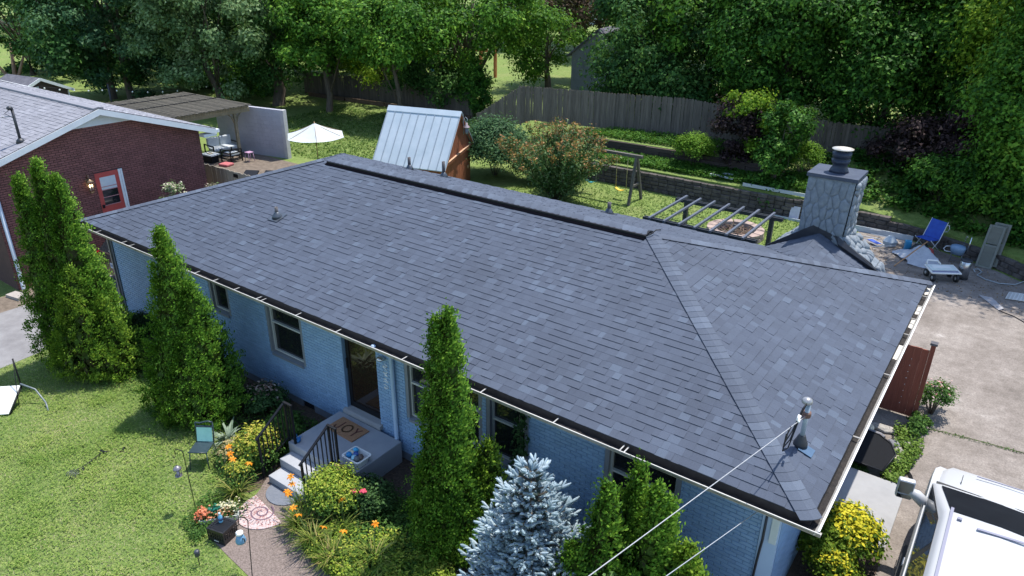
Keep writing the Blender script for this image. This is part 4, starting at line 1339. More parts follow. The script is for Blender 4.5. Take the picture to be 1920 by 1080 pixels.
flowers("coral_blooms", 230, leaf("coral_petal", [(.2, (.48, .12, .05)), (.8, (.72, .30, .18))], .2), .05, .06, .06, -.28, -.03, .1, .26)
flowers("cream_blooms", 160, leaf("cream_petal", [(.2, (.55, .5, .25)), (.8, (.72, .7, .5))], .2), .045, .1, .06, .15, .05, .14, .26)
flowers("rust_blooms", 130, leaf("rust_petal", [(.2, (.30, .12, .06)), (.8, (.5, .26, .15))], .2), .04, .1, .05, .08, -.05, .12, .24)
flowers("teal_leaves", 90, leaf("teal_leaf", [(.2, (.01, .10, .07)), (.8, (.03, .2, .14))], .2), .06, .04, .04, -.08, .02, .14, .26)

# tool lying on the grass: shaft, cross handle and claw
tl = thing("garden_claw", "black long handled garden claw lying flat on the lawn", "garden tool", (-12.5, -3.4, .03))
A, B = Vector((-12.44, -3.62, .04)), Vector((-12.63, -3.06, .05))
MB().tube([A, B], .014, 6).obj("shaft", M_black, tl)
dv = (B - A).normalized(); nv = Vector((-dv.y, dv.x, 0))
MB().tube([B - nv * .09, B + nv * .09], .02, 6).obj("handle", M_black, tl)
mb = MB()
for k in range(5):
    s_ = A + nv * (k - 2) * .05 - dv * .02
    mb.tube([A + dv * .1, A - dv * .05 + nv * (k - 2) * .06, s_ - dv * .16 + Vector((0, 0, .05)), s_ - dv * .24 + Vector((0, 0, -.03))], .007, 5)
mb.obj("tine", M("worn_steel", (.05, .055, .07), (.09, .095, .11), 20, .4, metal=.5), tl)
tag(MB().tube([(-12.4, -2.85, .01), (-12.36, -2.8, .06), (-12.44, -2.74, .05), (-12.4, -2.7, .01)], .014, 6).obj("hose_nozzle", M_black, None, (-12.4, -2.8, .02)), "small black garden fitting lying alone in the grass", "garden tool")

# white board on a dark frame at the left edge, tipped on the lawn
wb = thing("folding_table", "white folding table tipped on its dark legs at the lawn edge", "table", (-16.2, -3.75, 0))
P = [Vector(q) for q in ((-15.62, -3.62, .03), (-16.45, -4.45, .03), (-16.78, -3.98, .42), (-15.93, -3.16, .42))]
nrm = (P[1] - P[0]).cross(P[3] - P[0]).normalized() * .03
if nrm.z < 0: nrm = -nrm
MB().prism(P, nrm).obj("top", M_wpl, wb, bevel=.006)
MB().tube([P[0] - nrm * 1.1, P[3] - nrm * 1.1], .022, 6).tube([P[3] - nrm * 1.1, P[2] - nrm], .022, 6).obj("frame", M_black, wb)
MB().tube([P[3] - nrm, P[3] + Vector((-.15, .05, .62))], .018, 6).obj("leg", M_black, wb); MB().tube([P[3] + Vector((-.15, .05, .62)), P[0] + Vector((-.1, .25, .02))], .008, 5).obj("brace", M_black, wb)
MB().tube([P[3] + Vector((0, 0, .05)), P[3] + Vector((.22, .18, -.1)), P[3] + Vector((.5, .22, -.36)), P[3] + Vector((.85, .12, -.39))], .02, 6).obj("leg", M("grey_tube", (.10, .13, .15), (.16, .19, .2), 9, .4), wb)

# ------------------------------------------------------------------ the side yard on the right
gate = thing("plank_fence", "short red brown plank fence with a capped post beside the house wall", "fence", (0, 8.22, 0))
M_red = M("red_brown_stain", (.20, .050, .028), (.27, .075, .042), 4, .75, .4, 40, stretch=(6, 6, .6), rnd=.12)
for k in range(6):
    x0 = -.42 + k * .138
    MB().span((x0, 8.2, .04), (x0 + .1365, 8.222, 1.72 + .006 * math.sin(k * 2.1))).obj("board", M_red, gate, (x0 + .07, 8.21, 0))
for z in (.4, 1.4): MB().span((-.42, 8.223, z), (.40, 8.26, z + .09)).obj("rail", M_red, gate, (0, 8.24, z))
MB().span((.41, 8.19, 0), (.50, 8.28, 1.86)).obj("post", M_red, gate, (.455, 8.235, 0))
pc = MB().span((.385, 8.165, 1.86), (.525, 8.305, 1.89)).prism([(.385, 8.165, 1.89), (.525, 8.165, 1.89), (.525, 8.305, 1.89), (.385, 8.305, 1.89)], (0, 0, .02)).obj("post_cap", M("cap_grey", (.06, .06, .07), (.12, .115, .13), 18, .4), gate, (.455, 8.235, 1.86))
MB().span((.42, 8.2, 1.845), (.49, 8.27, 1.862)).obj("cap_collar", M_wpl, pc, (.455, 8.235, 1.85))
mb = MB()
for k in range(8): mb.box((.12 + .004 * math.sin(k), 8.198, .3 + k * .16), (.012, .004, .014))
mb.obj("paint_fleck", M_wpl, gate)

sc = thing("mesh_panel", "black mesh screen panel leaning low over the rocks beside the pad", "screen", (-.1, 6.0, 0))
M_mesh = M("black_mesh", (.006, .0065, .008), (.014, .015, .018), 60, .8, .3, 200, spec=.1)
rimp = [(.30, 5.48), (.42, 6.12), (.28, 6.42), (.02, 6.60), (-.36, 6.62), (-.36, 5.50)]
MB().prism([(x, y, .22 + (y - 5.4) * .07) for x, y in rimp], (0, 0, .012)).obj("screen", M_mesh, sc)
MB().tube([(x, y, .235 + (y - 5.4) * .07) for x, y in rimp + rimp[:1]], .018, 6).obj("rim", M_black, sc)
MB().tube([(.30, 5.5, 0), (.30, 5.5, .23)], .014, 5).tube([(-.3, 6.5, 0), (-.3, 6.5, .3)], .014, 5).obj("leg", M_black, sc)
rock_m = M("limestone", (.24, .22, .2), (.42, .39, .34), 5, .9, .8, 25, dist=.03)
rock_p = M("pale_limestone", (.46, .41, .30), (.6, .55, .42), 6, .9, .6, 25, dist=.02)
slate_m = M("slate_rock", (.11, .11, .125), (.22, .215, .23), 6, .85, .7, 20, dist=.03)
def rock(x, y, z, sx, sy, sz, mat, seed, label, name="rock"):
    rg = np.random.default_rng(seed)
    bm_v = []
    mb = MB(); n = 9
    rings = [(.75, 0), (1, .3), (.93, .7), (.55, 1.0)]
    ang_ = np.sort(rg.random(n) * .5 + np.arange(n)) * 2 * math.pi / n
    rr = .8 + .35 * rg.random(n)
    V = []
    for s_, h_ in rings:
        for k in range(n): V.append((x + sx * s_ * rr[k] * math.cos(ang_[k]) * (1 + rg.normal() * .05), y + sy * s_ * rr[k] * math.sin(ang_[k]), z + sz * (h_ + rg.normal() * .06 * (h_ > 0))))
    F = [(i * n + k, i * n + (k + 1) % n, (i + 1) * n + (k + 1) % n, (i + 1) * n + k) for i in range(3) for k in range(n)] + [tuple(range(3 * n, 4 * n))]
    mb.add(V, F)
    tag(mb.obj(name, mat, None, (x, y, z)), label, "rock")
rock(.52, 6.98, 0, .14, .11, .12, rock_m, 1, "grey rock near the joint in the concrete below the fence post")
rock(.42, 6.28, 0, .17, .12, .16, rock_p, 2, "pale cream rock beside the corner of the black mesh panel")
rock(.30, 6.78, 0, .16, .15, .17, slate_m, 3, "dark blue grey rock between the cream rock and the fence")
rock(.44, 6.6, 0, .12, .13, .15, rock_m, 6, "light grey upright rock touching the cream rock")
rock(-.02, 7.35, 0, .28, .13, .10, rock_m, 4, "long flat grey flagstone nearest the fence")
rock(-.12, 6.98, 0, .22, .13, .12, slate_m, 5, "slate slab in the middle of the flagstone heap")
rock(.06, 6.80, 0, .14, .1, .14, slate_m, 8, "small slate slab beside the mesh panel rim")
rock(-.24, 7.16, .0, .1, .12, .14, rock_p, 7, "tan stone against the house wall behind the gutter")
pav = MB()
for k in range(4): pav.box((-.12 + .01 * k, 6.72, .03 + k * .055), (.34 - .02 * k, .12, .05), .05 * k)
tag(pav.obj("paver_stack", M("brown_paver", (.18, .13, .115), (.27, .21, .19), 9, .9, .5, 30), None, (-.12, 6.72, 0)), "low stack of brown edging slabs behind the mesh panel", "paving slabs")
ed = thing("bed_edging", "coiled black plastic edging curved round the weedy bed by the pad", "edging", (.55, 5.65, 0))
mb = MB()
for k in range(4):
    mb.tube([(.52 + (.26 + .012 * k) * math.cos(t), 5.80 + (.30 + .012 * k) * math.sin(t), .02 + .012 * k) for t in np.linspace(-2.6, .9, 18)], .011, 5)
mb.obj("strip", M_black, ed)

# white van-like truck at the right edge, only its near left side in frame
def suv():
    X0, X1, yb, yf = 1.08, 3.06, -.35, 5.06
    cx = (X0 + X1) / 2
    root = thing("white_truck", "white sport utility truck with large tow mirrors on the concrete drive", "truck", (cx, 2.4, 0))
    M_w = M("white_car_paint", (.42, .43, .445), None, rough=.35, spec=.35)
    M_rub = M("black_rubber", (.012, .012, .013), (.02, .02, .02), 30, .6)
    M_cg = glass_mat("car_glass", (.02, .024, .028), .03)
    M_chr = M("chrome", (.6, .6, .62), None, rough=.1, metal=1.0)
    # body loft: sections along y, half profile (x from centre, z)
    def section(hw, zb, zs, zt, tw):
        return [(-hw * .93, zb), (-hw, zb + .18), (-hw, zs - .12), (-hw * .975, zs), (-tw, zt - .07), (-tw * .9, zt), (0, zt + .02), (tw * .9, zt), (tw, zt - .07), (hw * .975, zs), (hw, zs - .12), (hw, zb + .18), (hw * .93, zb)]
    secs = []
    H = (X1 - X0) / 2
    def low(zt, hw, y, tw=None):
        return (y, section(hw, .38, zt - .06, zt, tw or hw * .86))
    secs = [low(1.0, H * .86, yf), low(1.16, H * .92, yf - .1), low(1.24, H * .985, yf - .32), low(1.29, H, yf - .65), low(1.33, H, 4.08), ]
    mb = MB()
    def loft(ss, m=0):
        V = [(cx + x, y, z) for y, sec in ss for x, z in sec]
        n = len(ss[0][1])
        F = [(j * n + i, j * n + i + 1, (j + 1) * n + i + 1, (j + 1) * n + i) for j in range(len(ss) - 1) for i in range(n - 1)]
        F += [tuple(range(n)), tuple(range((len(ss) - 1) * n, len(ss) * n))[::-1]]
        F += [(j * n, (j + 1) * n, (j + 1) * n + n - 1, j * n + n - 1) for j in range(len(ss) - 1)]
        mb.add(V, F, m, True)
    loft(secs)
    loft([low(1.33, H, 4.079), low(1.31, H, 3.6), low(1.31, H, 1.2), low(1.31, H, yb + .3), low(1.25, H * .97, yb)])
    o = mb.obj("body", M_w, root)
    sb_ = o.modifiers.new("edge", 'EDGE_SPLIT'); sb_.split_angle = rad(38)
    # cabin above the belt line: pillars, roof and glass
    zb_, zr_ = 1.34, 1.88
    yw0, yw1 = 4.0, 2.62      # windscreen foot and head
    rw = H * .72; bw = H * .95
    # greenhouse: one smooth shell, glass laid a few millimetres proud of it
    def wz(z): return bw + (rw - bw) * (z - zb_) / (zr_ - .07 - zb_)
    def zt_at(y): return float(np.interp(y, [-.3, -.1, .6, yw1, yw0], [zr_ - .2, zr_ - .03, zr_, zr_, zb_ + .04]))
    rows = []
    ys_ = [-.3, -.1, .6, 1.6, yw1 - .12, yw1 + .06, (yw0 + yw1) / 2, yw0]
    for y in ys_:
        zt = zt_at(y); zs = max(zb_ + .005, zt - .07); w = wz(zs)
        rows.append([(cx - bw, y, zb_ - .03), (cx - w, y, zs), (cx - w * .93, y, zt - .012), (cx - w * .82, y, zt + .004), (cx, y, zt + .03), (cx + w * .82, y, zt + .004), (cx + w * .93, y, zt - .012), (cx + w, y, zs), (cx + bw, y, zb_ - .03)])
    gh = MB()
    gh.add([q for r in rows for q in r], [(j * 9 + i, (j + 1) * 9 + i, (j + 1) * 9 + i + 1, j * 9 + i + 1) for j in range(len(rows) - 1) for i in range(8)] + [tuple(range(9)), tuple(range(9 * len(rows) - 9, 9 * len(rows)))[::-1]], 0, True)
    go = gh.obj("roof", M_w, root, (cx, 1.5, zr_))
    e_ = go.modifiers.new("edge", 'EDGE_SPLIT'); e_.split_angle = rad(50)
    V = []
    for y in (yw0 - .10, (yw0 + yw1) / 2, yw1 + .07):
        zt = zt_at(y); w = wz(max(zb_ + .005, zt - .07))
        for f in (-.86, -.45, 0, .45, .86): V.append((cx + w * f, y, zt + .03 - .026 * abs(f) / .82 + .012))
    mb = MB(); mb.add(V, [(r * 5 + i, r * 5 + i + 1, r * 5 + i + 6, r * 5 + i + 5) for r in range(2) for i in range(4)], 0, True)
    mb.obj("windscreen", M('tinted_screen', (.004, .005, .008), (.008, .010, .014), 3, .5, spec=.05), root, (cx, 3.5, 1.5))
    mb = MB(); mb.add([(cx - bw + .05, yw0 + .12, zb_ + .0), (cx + bw - .05, yw0 + .12, zb_ + .0), (cx + bw - .06, yw0 - .06, zb_ + .01), (cx - bw + .06, yw0 - .06, zb_ + .01)], [(0, 1, 2, 3)]); mb.obj("cowl", M_rub, root, (cx, 4, 1.2))
    for k in range(2):
        x = cx - .45 + k * .75
        MB().tube([(x, yw0 + .02, zb_ + .03), (x + .5, yw0 - .12, zb_ + .12)], .012, 5).obj("wiper", M_rub, root, (x, 4, 1.2))
    for s_ in (-1, 1):
        MB().add([(cx + s_ * (wz(zb_ + .03) + .005), 3.95, zb_ + .03), (cx + s_ * (wz(zb_ + .03) + .005), -.05, zb_ + .03), (cx + s_ * (wz(zr_ - .13) + .005), .0, zr_ - .13), (cx + s_ * (wz(zr_ - .13) + .005), 2.56, zr_ - .13)], [(0, 1, 2, 3)]).obj('window_surround', M_rub, root, (cx + s_ * bw, 2, 1.5))
        for y0, y1 in ((yw0 - .12, 1.97), (1.87, .80), (.68, -.0)):
            t0, t1 = min(y0, yw1 - .05), max(y1, -.06)
            MB().add([(cx + s_ * (wz(zb_ + .03) + .008), y0 - .08, zb_ + .03), (cx + s_ * (wz(zb_ + .03) + .008), y1, zb_ + .03), (cx + s_ * (wz(zr_ - .13) + .008), t1, zr_ - .13), (cx + s_ * (wz(zr_ - .13) + .008), t0 - .06, zr_ - .13)], [(0, 1, 2, 3)]).obj("side_window", M_cg, root, (cx + s_ * bw, (y0 + y1) / 2, 1.5))
        MB().span((cx + s_ * (H + .004) - .006, .1, 1.235), (cx + s_ * (H + .004) + .006, 3.9, 1.25)).obj("belt_seam", M_rub, root, (cx + s_ * H, 2, 1.1))
        for y in (3.92, 1.92, .72):
            MB().span((cx + s_ * (H + .001) - .004, y, .5), (cx + s_ * (H + .001) + .004, y + .012, 1.13)).obj("door_seam", M_rub, root, (cx + s_ * H, y, .8))
        for y in (2.15, .95):
            MB().span((cx + s_ * H - .03, y, .99), (cx + s_ * H + .035, y + .17, 1.03)).obj("door_handle", M_w, root, (cx + s_ * H, y, 1.0), bevel=.01)
        MB().span((cx + s_ * (H - .02) - .09, .9, .36), (cx + s_ * (H - .02) + .09, 3.4, .41)).obj("running_board", M_rub, root, (cx + s_ * H, 2, .38))
        # tow mirror: arm, shell, two glasses
        ax = cx + s_ * (H + .02)
        MB().tube([(ax - s_ * .05, 3.55, 1.22), (ax + s_ * .10, 3.58, 1.30), (ax + s_ * .2, 3.56, 1.33)], [.1, .095, .07], 10).obj("mirror_arm", M_w, root, (ax, 3.55, 1.3))
        R = Matrix.Rotation(rad(-10 * s_), 3, 'Z')
        sh = MB().box((ax + s_ * .27, 3.56, 1.37), (.25, .11, .36), 0, 0, R).obj("mirror", M_w, root, (ax + s_ * .27, 3.56, 1.37), bevel=.03)
        MB().box(Vector((ax + s_ * .27, 3.56, 1.37)) + R @ Vector((0, -.06, .05)), (.205, .012, .22), 0, 0, R).obj("mirror_glass", M("mirror_silver", (.72, .75, .76), None, rough=.02, metal=1), sh, (ax + s_ * .27, 3.5, 1.4))
        MB().box(Vector((ax + s_ * .27, 3.56, 1.37)) + R @ Vector((0, -.06, -.125)), (.205, .012, .075), 0, 0, R).obj("mirror_glass", M("mirror_silver", (.72, .75, .76)), sh, (ax + s_ * .27, 3.5, 1.25))
        MB().span((cx + s_ * rw * .86 - .02, .1, zr_ + .012), (cx + s_ * rw * .86 + .02, 2.72, zr_ + .03)).obj("roof_strip", M("grey_strip", (.20, .20, .26), None), root, (cx + s_ * rw, 1.4, zr_))
        for y in (4.25, .75):
            c = Vector((cx + s_ * (H - .12), y, .38))
            mb = MB()
            prof = [(.2, -.11), (.36, -.12), (.385, -.08), (.385, .08), (.36, .12), (.2, .11)]
            V = [(c.x + q[1], c.y + q[0] * math.cos(t), c.z + q[0] * math.sin(t)) for q in prof for t in np.linspace(0, 2 * math.pi, 25)[:-1]]
            mb.add(V, [(i * 24 + k, i * 24 + (k + 1) % 24, ((i + 1) % 6) * 24 + (k + 1) % 24, ((i + 1) % 6) * 24 + k) for i in range(6) for k in range(24)], 0, True)
            wh = mb.obj("wheel", M_rub, root, c)
            mb = MB(); V = [(c.x + s_ * .1, c.y + r * math.cos(t), c.z + r * math.sin(t)) for r in (.05, .2) for t in np.linspace(0, 2 * math.pi, 17)[:-1]]
            mb.add(V, [(k, (k + 1) % 16, (k + 1) % 16 + 16, k + 16) for k in range(16)] + [tuple(range(16))]); mb.obj("rim", M_chr, wh, c)
        MB().span((cx + s_ * .72 - .14, yf - .10, .78), (cx + s_ * .72 + .14, yf - .04, .95)).obj("headlight", M("lamp_lens", (.6, .6, .58), None, rough=.1), root, (cx + s_ * .72, yf, .85))
        MB().beam((cx + s_ * .42, yf - .45, 1.125), (cx + s_ * .35, 4.35, 1.205), .012, .004).obj("bonnet_crease", M_rub, root, (cx + s_ * .4, 4.7, 1.17)) if False else None
    mb = MB(); mb.prism([(cx - .35, 4.70, 1.30), (cx + .75, 4.77, 1.29), (cx + .75, 4.79, 1.29), (cx - .35, 4.72, 1.30)], (0, 0, .012)); mb.obj("bonnet_bar", M("grey_strip", (.20, .20, .26)), root, (cx, 4.9, 1.12))  # thin grey bar across the bonnet
    MB().span((cx - H * .9, yf - .12, .45), (cx + H * .9, yf + .06, .68)).obj("bumper", M_chr, root, (cx, yf, .55), bevel=.03)
    MB().span((cx - .45, yf - .06, .72), (cx + .45, yf + .012, .90)).obj("grille", M_rub, root, (cx, yf, .8))
    MB().span((cx - H * .9, yb - .1, .45), (cx + H * .9, yb + .05, .65)).obj("bumper", M_chr, root, (cx, yb, .55), bevel=.03)
    mb = MB(); mb.box((cx - .5, 2.5, zr_ + .03), (.06, .05, .03)); mb.obj("roof_bracket", M("grey_strip", (.20, .20, .26)), root, (cx - .6, 2.8, zr_))
    mb = MB(); mb.prism([(cx - .28, 2.42, zr_ + .04), (cx + .3, 2.48, zr_ + .046), (cx + .3, 2.44, zr_ + .046), (cx - .28, 2.38, zr_ + .04)], (0, 0, .012)); mb.obj("roof_lamp", M("grey_strip", (.20, .20, .26)), root, (cx, 2.7, zr_ + .03))
    MB().tube([(cx - .55, 4.3, 1.31), (cx - .55, 4.42, 1.42)], .006, 5).obj("aerial", M_rub, root, (cx - .55, 4.4, 1.2))
suv()
# ------------------------------------------------------------------ the red brick house next door
nb = thing("red_brick_house", "neighbouring red brown brick house with pale shingle roof and white gable trim", "house", (-30, 2.75, 0))
M_rbrick = M("red_brown_brick", (.165, .062, .056), (.225, .088, .078), 2.5, .8, .3, 50, rnd=.16)
M_rmort = M("dark_mortar", (.06, .03, .027), (.09, .046, .04), 6, .9)
M_white = M("white_trim_paint", (.62, .64, .66), (.74, .75, .76), 3, .5)
M_nroof = shingle_mat("pale_shingle", [(0, (.19, .19, .215)), (.4, (.205, .206, .232)), (.8, (.222, .223, .25)), (1, (.245, .246, .275))], .2)
NX, NY0, NY1 = -22.5, -.62, 6.02
RY, RZ, EYZ, EY0, EY1 = 2.70, 4.98, 3.74, -1.08, 6.48
NRX = -22.16
slope = (RZ - EYZ) / (EY1 - RY)
MB().span((-40, NY0, -.1), (NX - .002, NY1, 3.5)).prism([(NX - .002, NY0, 3.5), (NX - .002, NY1, 3.5), (NX - .002, NY1, 3.72), (NX - .002, RY, 4.84), (NX - .002, NY0, 3.72)], (-17, 0, 0)).obj("wall", M_rmort, nb)
ND = (2.27, 3.06, .93, 2.98)
nbr = []
k = 0
while k * BH < 4.42:
    z0 = k * BH
    zc = z0 + BH / 2
    half = (4.86 - zc) / slope if zc > 3.7 else 9
    a_, b2 = max(NY0, RY - half), min(NY1, RY + half)
    free = [(a_, b2)]
    if ND[2] < zc < ND[3] + .02: free = [(a_, ND[0]), (ND[1] + .09, b2)]
    off = (k % 2) * BWd / 2
    for a, b_ in free:
        i = math.floor((a - off) / BWd)
        while i * BWd + off < b_:
            p0, p1 = max(a, i * BWd + off), min(b_, i * BWd + off + BWd)
            if p1 - p0 > .03: nbr.append((p0 + .006, p1 - .006, z0 + .007, z0 + BH - .007))
            i += 1
    k += 1
def seen_nb(b_):
    c = Vector((NX, (b_[0] + b_[1]) / 2, (b_[2] + b_[3]) / 2))
    return (c - CAM).length + (0 if c.z > 1.75 + max(0, c.y - 1) * .17 and c.y > 1.2 else 50)
nbr.sort(key=seen_nb)
def rot_brick(name):
    me = bpy.data.meshes.new(name)
    v = [(-.5, 0, -.5), (.5, 0, -.5), (.5, 0, .5), (-.5, 0, .5), (-.48, -1, -.44), (.48, -1, -.44), (.48, -1, .44), (-.48, -1, .44)]
    me.from_pydata([(-q[1], q[0], q[2]) for q in v], [], [(4, 5, 6, 7), (0, 1, 5, 4), (1, 2, 6, 5), (2, 3, 7, 6), (3, 0, 4, 7)]); me.materials.append(M_rbrick); return me
RBM = rot_brick("red_brick")
for b_ in nbr[:280]:
    o = bpy.data.objects.new("brick", RBM)
    place(o, nb, (NX, (b_[0] + b_[1]) / 2, (b_[2] + b_[3]) / 2)); o.scale = (.012, b_[1] - b_[0], b_[3] - b_[2])
brick_field("brickwork", nbr[280:], M_rbrick, nb, lambda V, b_: np.stack([NX - V[:, 1] * .012, (b_[0] + b_[1]) / 2 + V[:, 0] * (b_[1] - b_[0]), (b_[2] + b_[3]) / 2 + V[:, 2] * (b_[3] - b_[2])], 1))
mb = MB()
for k in range(5):
    z0 = 4.43 + k * .085; hw = (4.86 - z0) / slope
    if hw > .1: mb.prism([(NX + .015, RY - hw, z0), (NX + .03, RY - hw, z0), (NX + .012, RY - max(.02, hw - .25), z0 + .084), (NX, RY - max(.02, hw - .25), z0 + .084)], (0, 2 * hw - .02, 0))
mb.obj("gable_siding", M_white, nb, (NX, RY, 4.6))
for sgn, ey in ((-1, EY0), (1, EY1)):
    MB().prism([(NRX, RY, RZ), (NRX, ey, EYZ), (NRX, ey, EYZ - .05), (NRX, RY, RZ - .05)], (-18, 0, 0)).obj("roof", M_deck, nb, (NRX, ey, EYZ))
    d = Vector((0, ey - RY, EYZ - RZ))
    MB().prism([(NRX + .022, RY, RZ - .012), (NRX + .022, ey, EYZ - .012), (NRX + .022, ey, EYZ - .19), (NRX + .022, RY, RZ - .19)], (-.045, 0, 0)).obj("rake_board", M_white, nb, (NRX, (RY + ey) / 2, 4.3))
    MB().prism([(NRX - .026, RY + sgn * .06, RZ - .14), (NRX - .026, ey, EYZ - .15), (NRX - .026, ey, EYZ - .17), (NRX - .026, RY + sgn * .06, RZ - .16)], (NX - NRX + .03, 0, 0)).obj("rake_soffit", M_white, nb, (NRX, (RY + ey) / 2, 4.2))
    MB().span((-40, min(ey, ey + sgn * .12), EYZ - .14), (NRX + .02, max(ey, ey + sgn * .12), EYZ - .03)).obj("gutter", M_white, nb, (NRX, ey, EYZ))
MB().span((NX + .02, NY1 - .02, 3.5), (NRX, EY1 - .0, 3.60)).obj("eave_box", M_white, nb, (NX, EY1, 3.5))
ll = math.hypot(EY1 - RY, RZ - EYZ); c_, s_ = (EY1 - RY) / ll, (RZ - EYZ) / ll
rngN = np.random.default_rng(8)
nsh = shingle_plane((NRX, EY0, EYZ + .004), (-1, 0, 0), (0, c_, s_), (0, -s_, c_), ll, lambda s: (0, 14), ll / 27.5, rngN)
nbk = shingle_plane((NRX, EY1, EYZ + .004), (-1, 0, 0), (0, -c_, s_), (0, s_, c_), ll, lambda s: (0, 14), ll / 27.5, rngN)
nsh.sort(key=near)
def ntabs(name, tabs, origin):
    me = tabs_mesh(name, tabs, origin); me.materials.clear(); me.materials.append(M_nroof); return me
for t in nsh[:280]:
    c = (t[0] + t[2]) / 2; npobj("shingle", ntabs("pale_shingle", [t], c), nb, c)
npobj("shingle_field", ntabs("pale_shingle_field", nsh[280:] + nbk, wl(nb)), nb, wl(nb), kind="stuff")
MB().prism([(NRX, RY - .16, RZ - .03), (NRX, RY - .15, RZ + .02), (NRX, RY, RZ + .05), (NRX, RY + .15, RZ + .02), (NRX, RY + .16, RZ - .03)], (-15, 0, 0)).obj("ridge_cap", M_nroof, nb, (NRX, RY, RZ))
# side door with blind, its frame, and the carriage lamp
M_rdoor = M("red_door_paint", (.42, .065, .055), (.48, .085, .07), 5, .45)
dr = MB().span((NX - .05, ND[0] + .002, ND[2]), (NX + .003, ND[1] - .05, ND[3])).obj("side_door", M_rdoor, nb, (NX, 2.6, ND[2]))
y0, y1 = ND[0] + .13, ND[1] - .17
MB().span((NX - .004, y0, 1.92), (NX + .006, y1, 2.40)).obj("pane", M_glass, dr, (NX, 2.6, 2))
MB().span((NX - .004, y0, 2.403), (NX + .006, y1, 2.82)).obj("blind", M("pale_blind", (.50, .54, .57), (.58, .62, .64), 6, .6), dr, (NX, 2.6, 2.6))
mb = MB(); 
for z in (1.90, 2.16, 2.40, 2.5): mb.span((NX + .001, y0 - .01, z), (NX + .014, y1 + .01, z + .022))
mb.obj("glazing_bar", M_white if False else M("door_bar", (.42, .2, .2)), dr, (NX, 2.6, 2.2))
MB().span((NX - .003, y0 - .02, 1.15), (NX + .012, y1 + .02, 1.18)).span((NX - .003, y0 - .02, 1.70), (NX + .012, y1 + .02, 1.73)).obj("panel_mould", M_rdoor, dr, (NX, 2.6, 1.4))
MB().span((NX, ND[0] + .03, 1.85), (NX + .05, ND[0] + .09, 1.95)).obj("handle", M_black, dr, (NX, ND[0], 1.9))
MB().span((NX - .04, ND[1] - .045, ND[2]), (NX + .015, ND[1] + .02, ND[3])).span((NX - .04, ND[1] + .028, ND[2]), (NX + .02, ND[1] + .085, ND[3])).obj("door_frame", M_white, nb, (NX, ND[1], 2))
MB().span((NX - .03, ND[0] + .01, ND[3] + .002), (NX + .015, ND[1] + .08, ND[3] + .018)).obj("door_head", M_dmet, nb, (NX, 2.6, ND[3]))
lm = thing("carriage_lamp", "lit brass carriage lamp on the red brick wall beside the red door", "wall lamp", (NX + .12, 2.02, 2.55))
br = M("aged_brass", (.20, .13, .075), (.30, .21, .13), 14, .4, metal=.6)
L0 = Vector((NX + .17, 2.02, 2.62))
MB().lathe([(.0, .30), (.03, .27), (.12, .20), (.12, .185), (.0, .18)], L0, 8).obj("hood", br, lm, L0)
mb = MB()
for k in range(6): mb.tube([L0 + Vector((.10 * math.cos(k * 1.047), .10 * math.sin(k * 1.047), .185)), L0 + Vector((.065 * math.cos(k * 1.047), .065 * math.sin(k * 1.047), -.13))], .008, 4)
mb.lathe([(.07, -.13), (.05, -.17), (.0, -.19)], L0, 8); mb.tube([L0 + Vector((0, 0, .29)), L0 + Vector((-.03, 0, .40)), L0 + Vector((-.1, 0, .40)), L0 + Vector((-.165, 0, .26))], .012, 5)
mb.box(L0 + Vector((-.16, 0, .15)), (.02, .1, .2)); mb.obj("frame", br, lm, L0)
me_, nt_, b_ = base_mat("lamp_flame"); b_.inputs["Emission Color"].default_value = (1, .72, .35, 1); b_.inputs["Emission Strength"].default_value = 6
for y in (-.03, .035): MB().lathe([(.0, .1), (.02, .06), (.018, .02), (.0, .0)], L0 + Vector((.02, y, .02)), 8).obj("bulb", me_, lm, L0)
for y in (-.03, .035): MB().lathe([(.012, 0), (.012, -.1)], L0 + Vector((.02, y, .02)), 6).obj("candle_tube", M("ivory_tube", (.5, .5, .48)), lm, L0)
# downspout at the front corner, roof mast with its drop wire
mb = MB(); mb.tube([(NX + .05, NY0 + .12, 3.6), (NX + .05, NY0 + .12, .55), (NX + .1, NY0 + .1, .36), (NX + .42, NY0 + .0, .16)], .055, 8); mb.obj("downspout", M("pale_blue_metal", (.40, .45, .52), (.48, .53, .6), 4, .4), nb)
nz = EYZ + (1.18 - EY0) * slope
mx, my = -22.62, .55
nz = EYZ + (my - EY0) * slope
nm = MB().tube([(mx, my, nz), (mx, my, nz + .95)], .04, 10).obj("service_mast", M_dmet, nb, (mx, my, nz))
MB().lathe([(.13, -.03), (.1, .05), (.05, .1)], (mx, my, nz + .02), 12).obj("boot", M_dmet, nm, (mx, my, nz))
MB().lathe([(.05, -.04), (.085, 0), (.07, .05), (.0, .08)], (mx, my - .05, nz + .97), 12).tube([(mx, my - .06, nz + .95), (mx - .03, my - .2, nz + .85), (mx, my - .04, nz + .72)], .012, 5).obj("weatherhead", M_dmet, nm, (mx, my, nz + .95))
tag(MB().tube(sag((mx, my - .05, nz + .75), (-28.5, -16, 6.6), .25, 20), .016, 5).obj("drop_wire", M("bare_aluminium_wire", (.45, .46, .48)), None, (mx, my, nz + .7)), "power wire leaving the mast on the pale roof of the brick house", "cable")

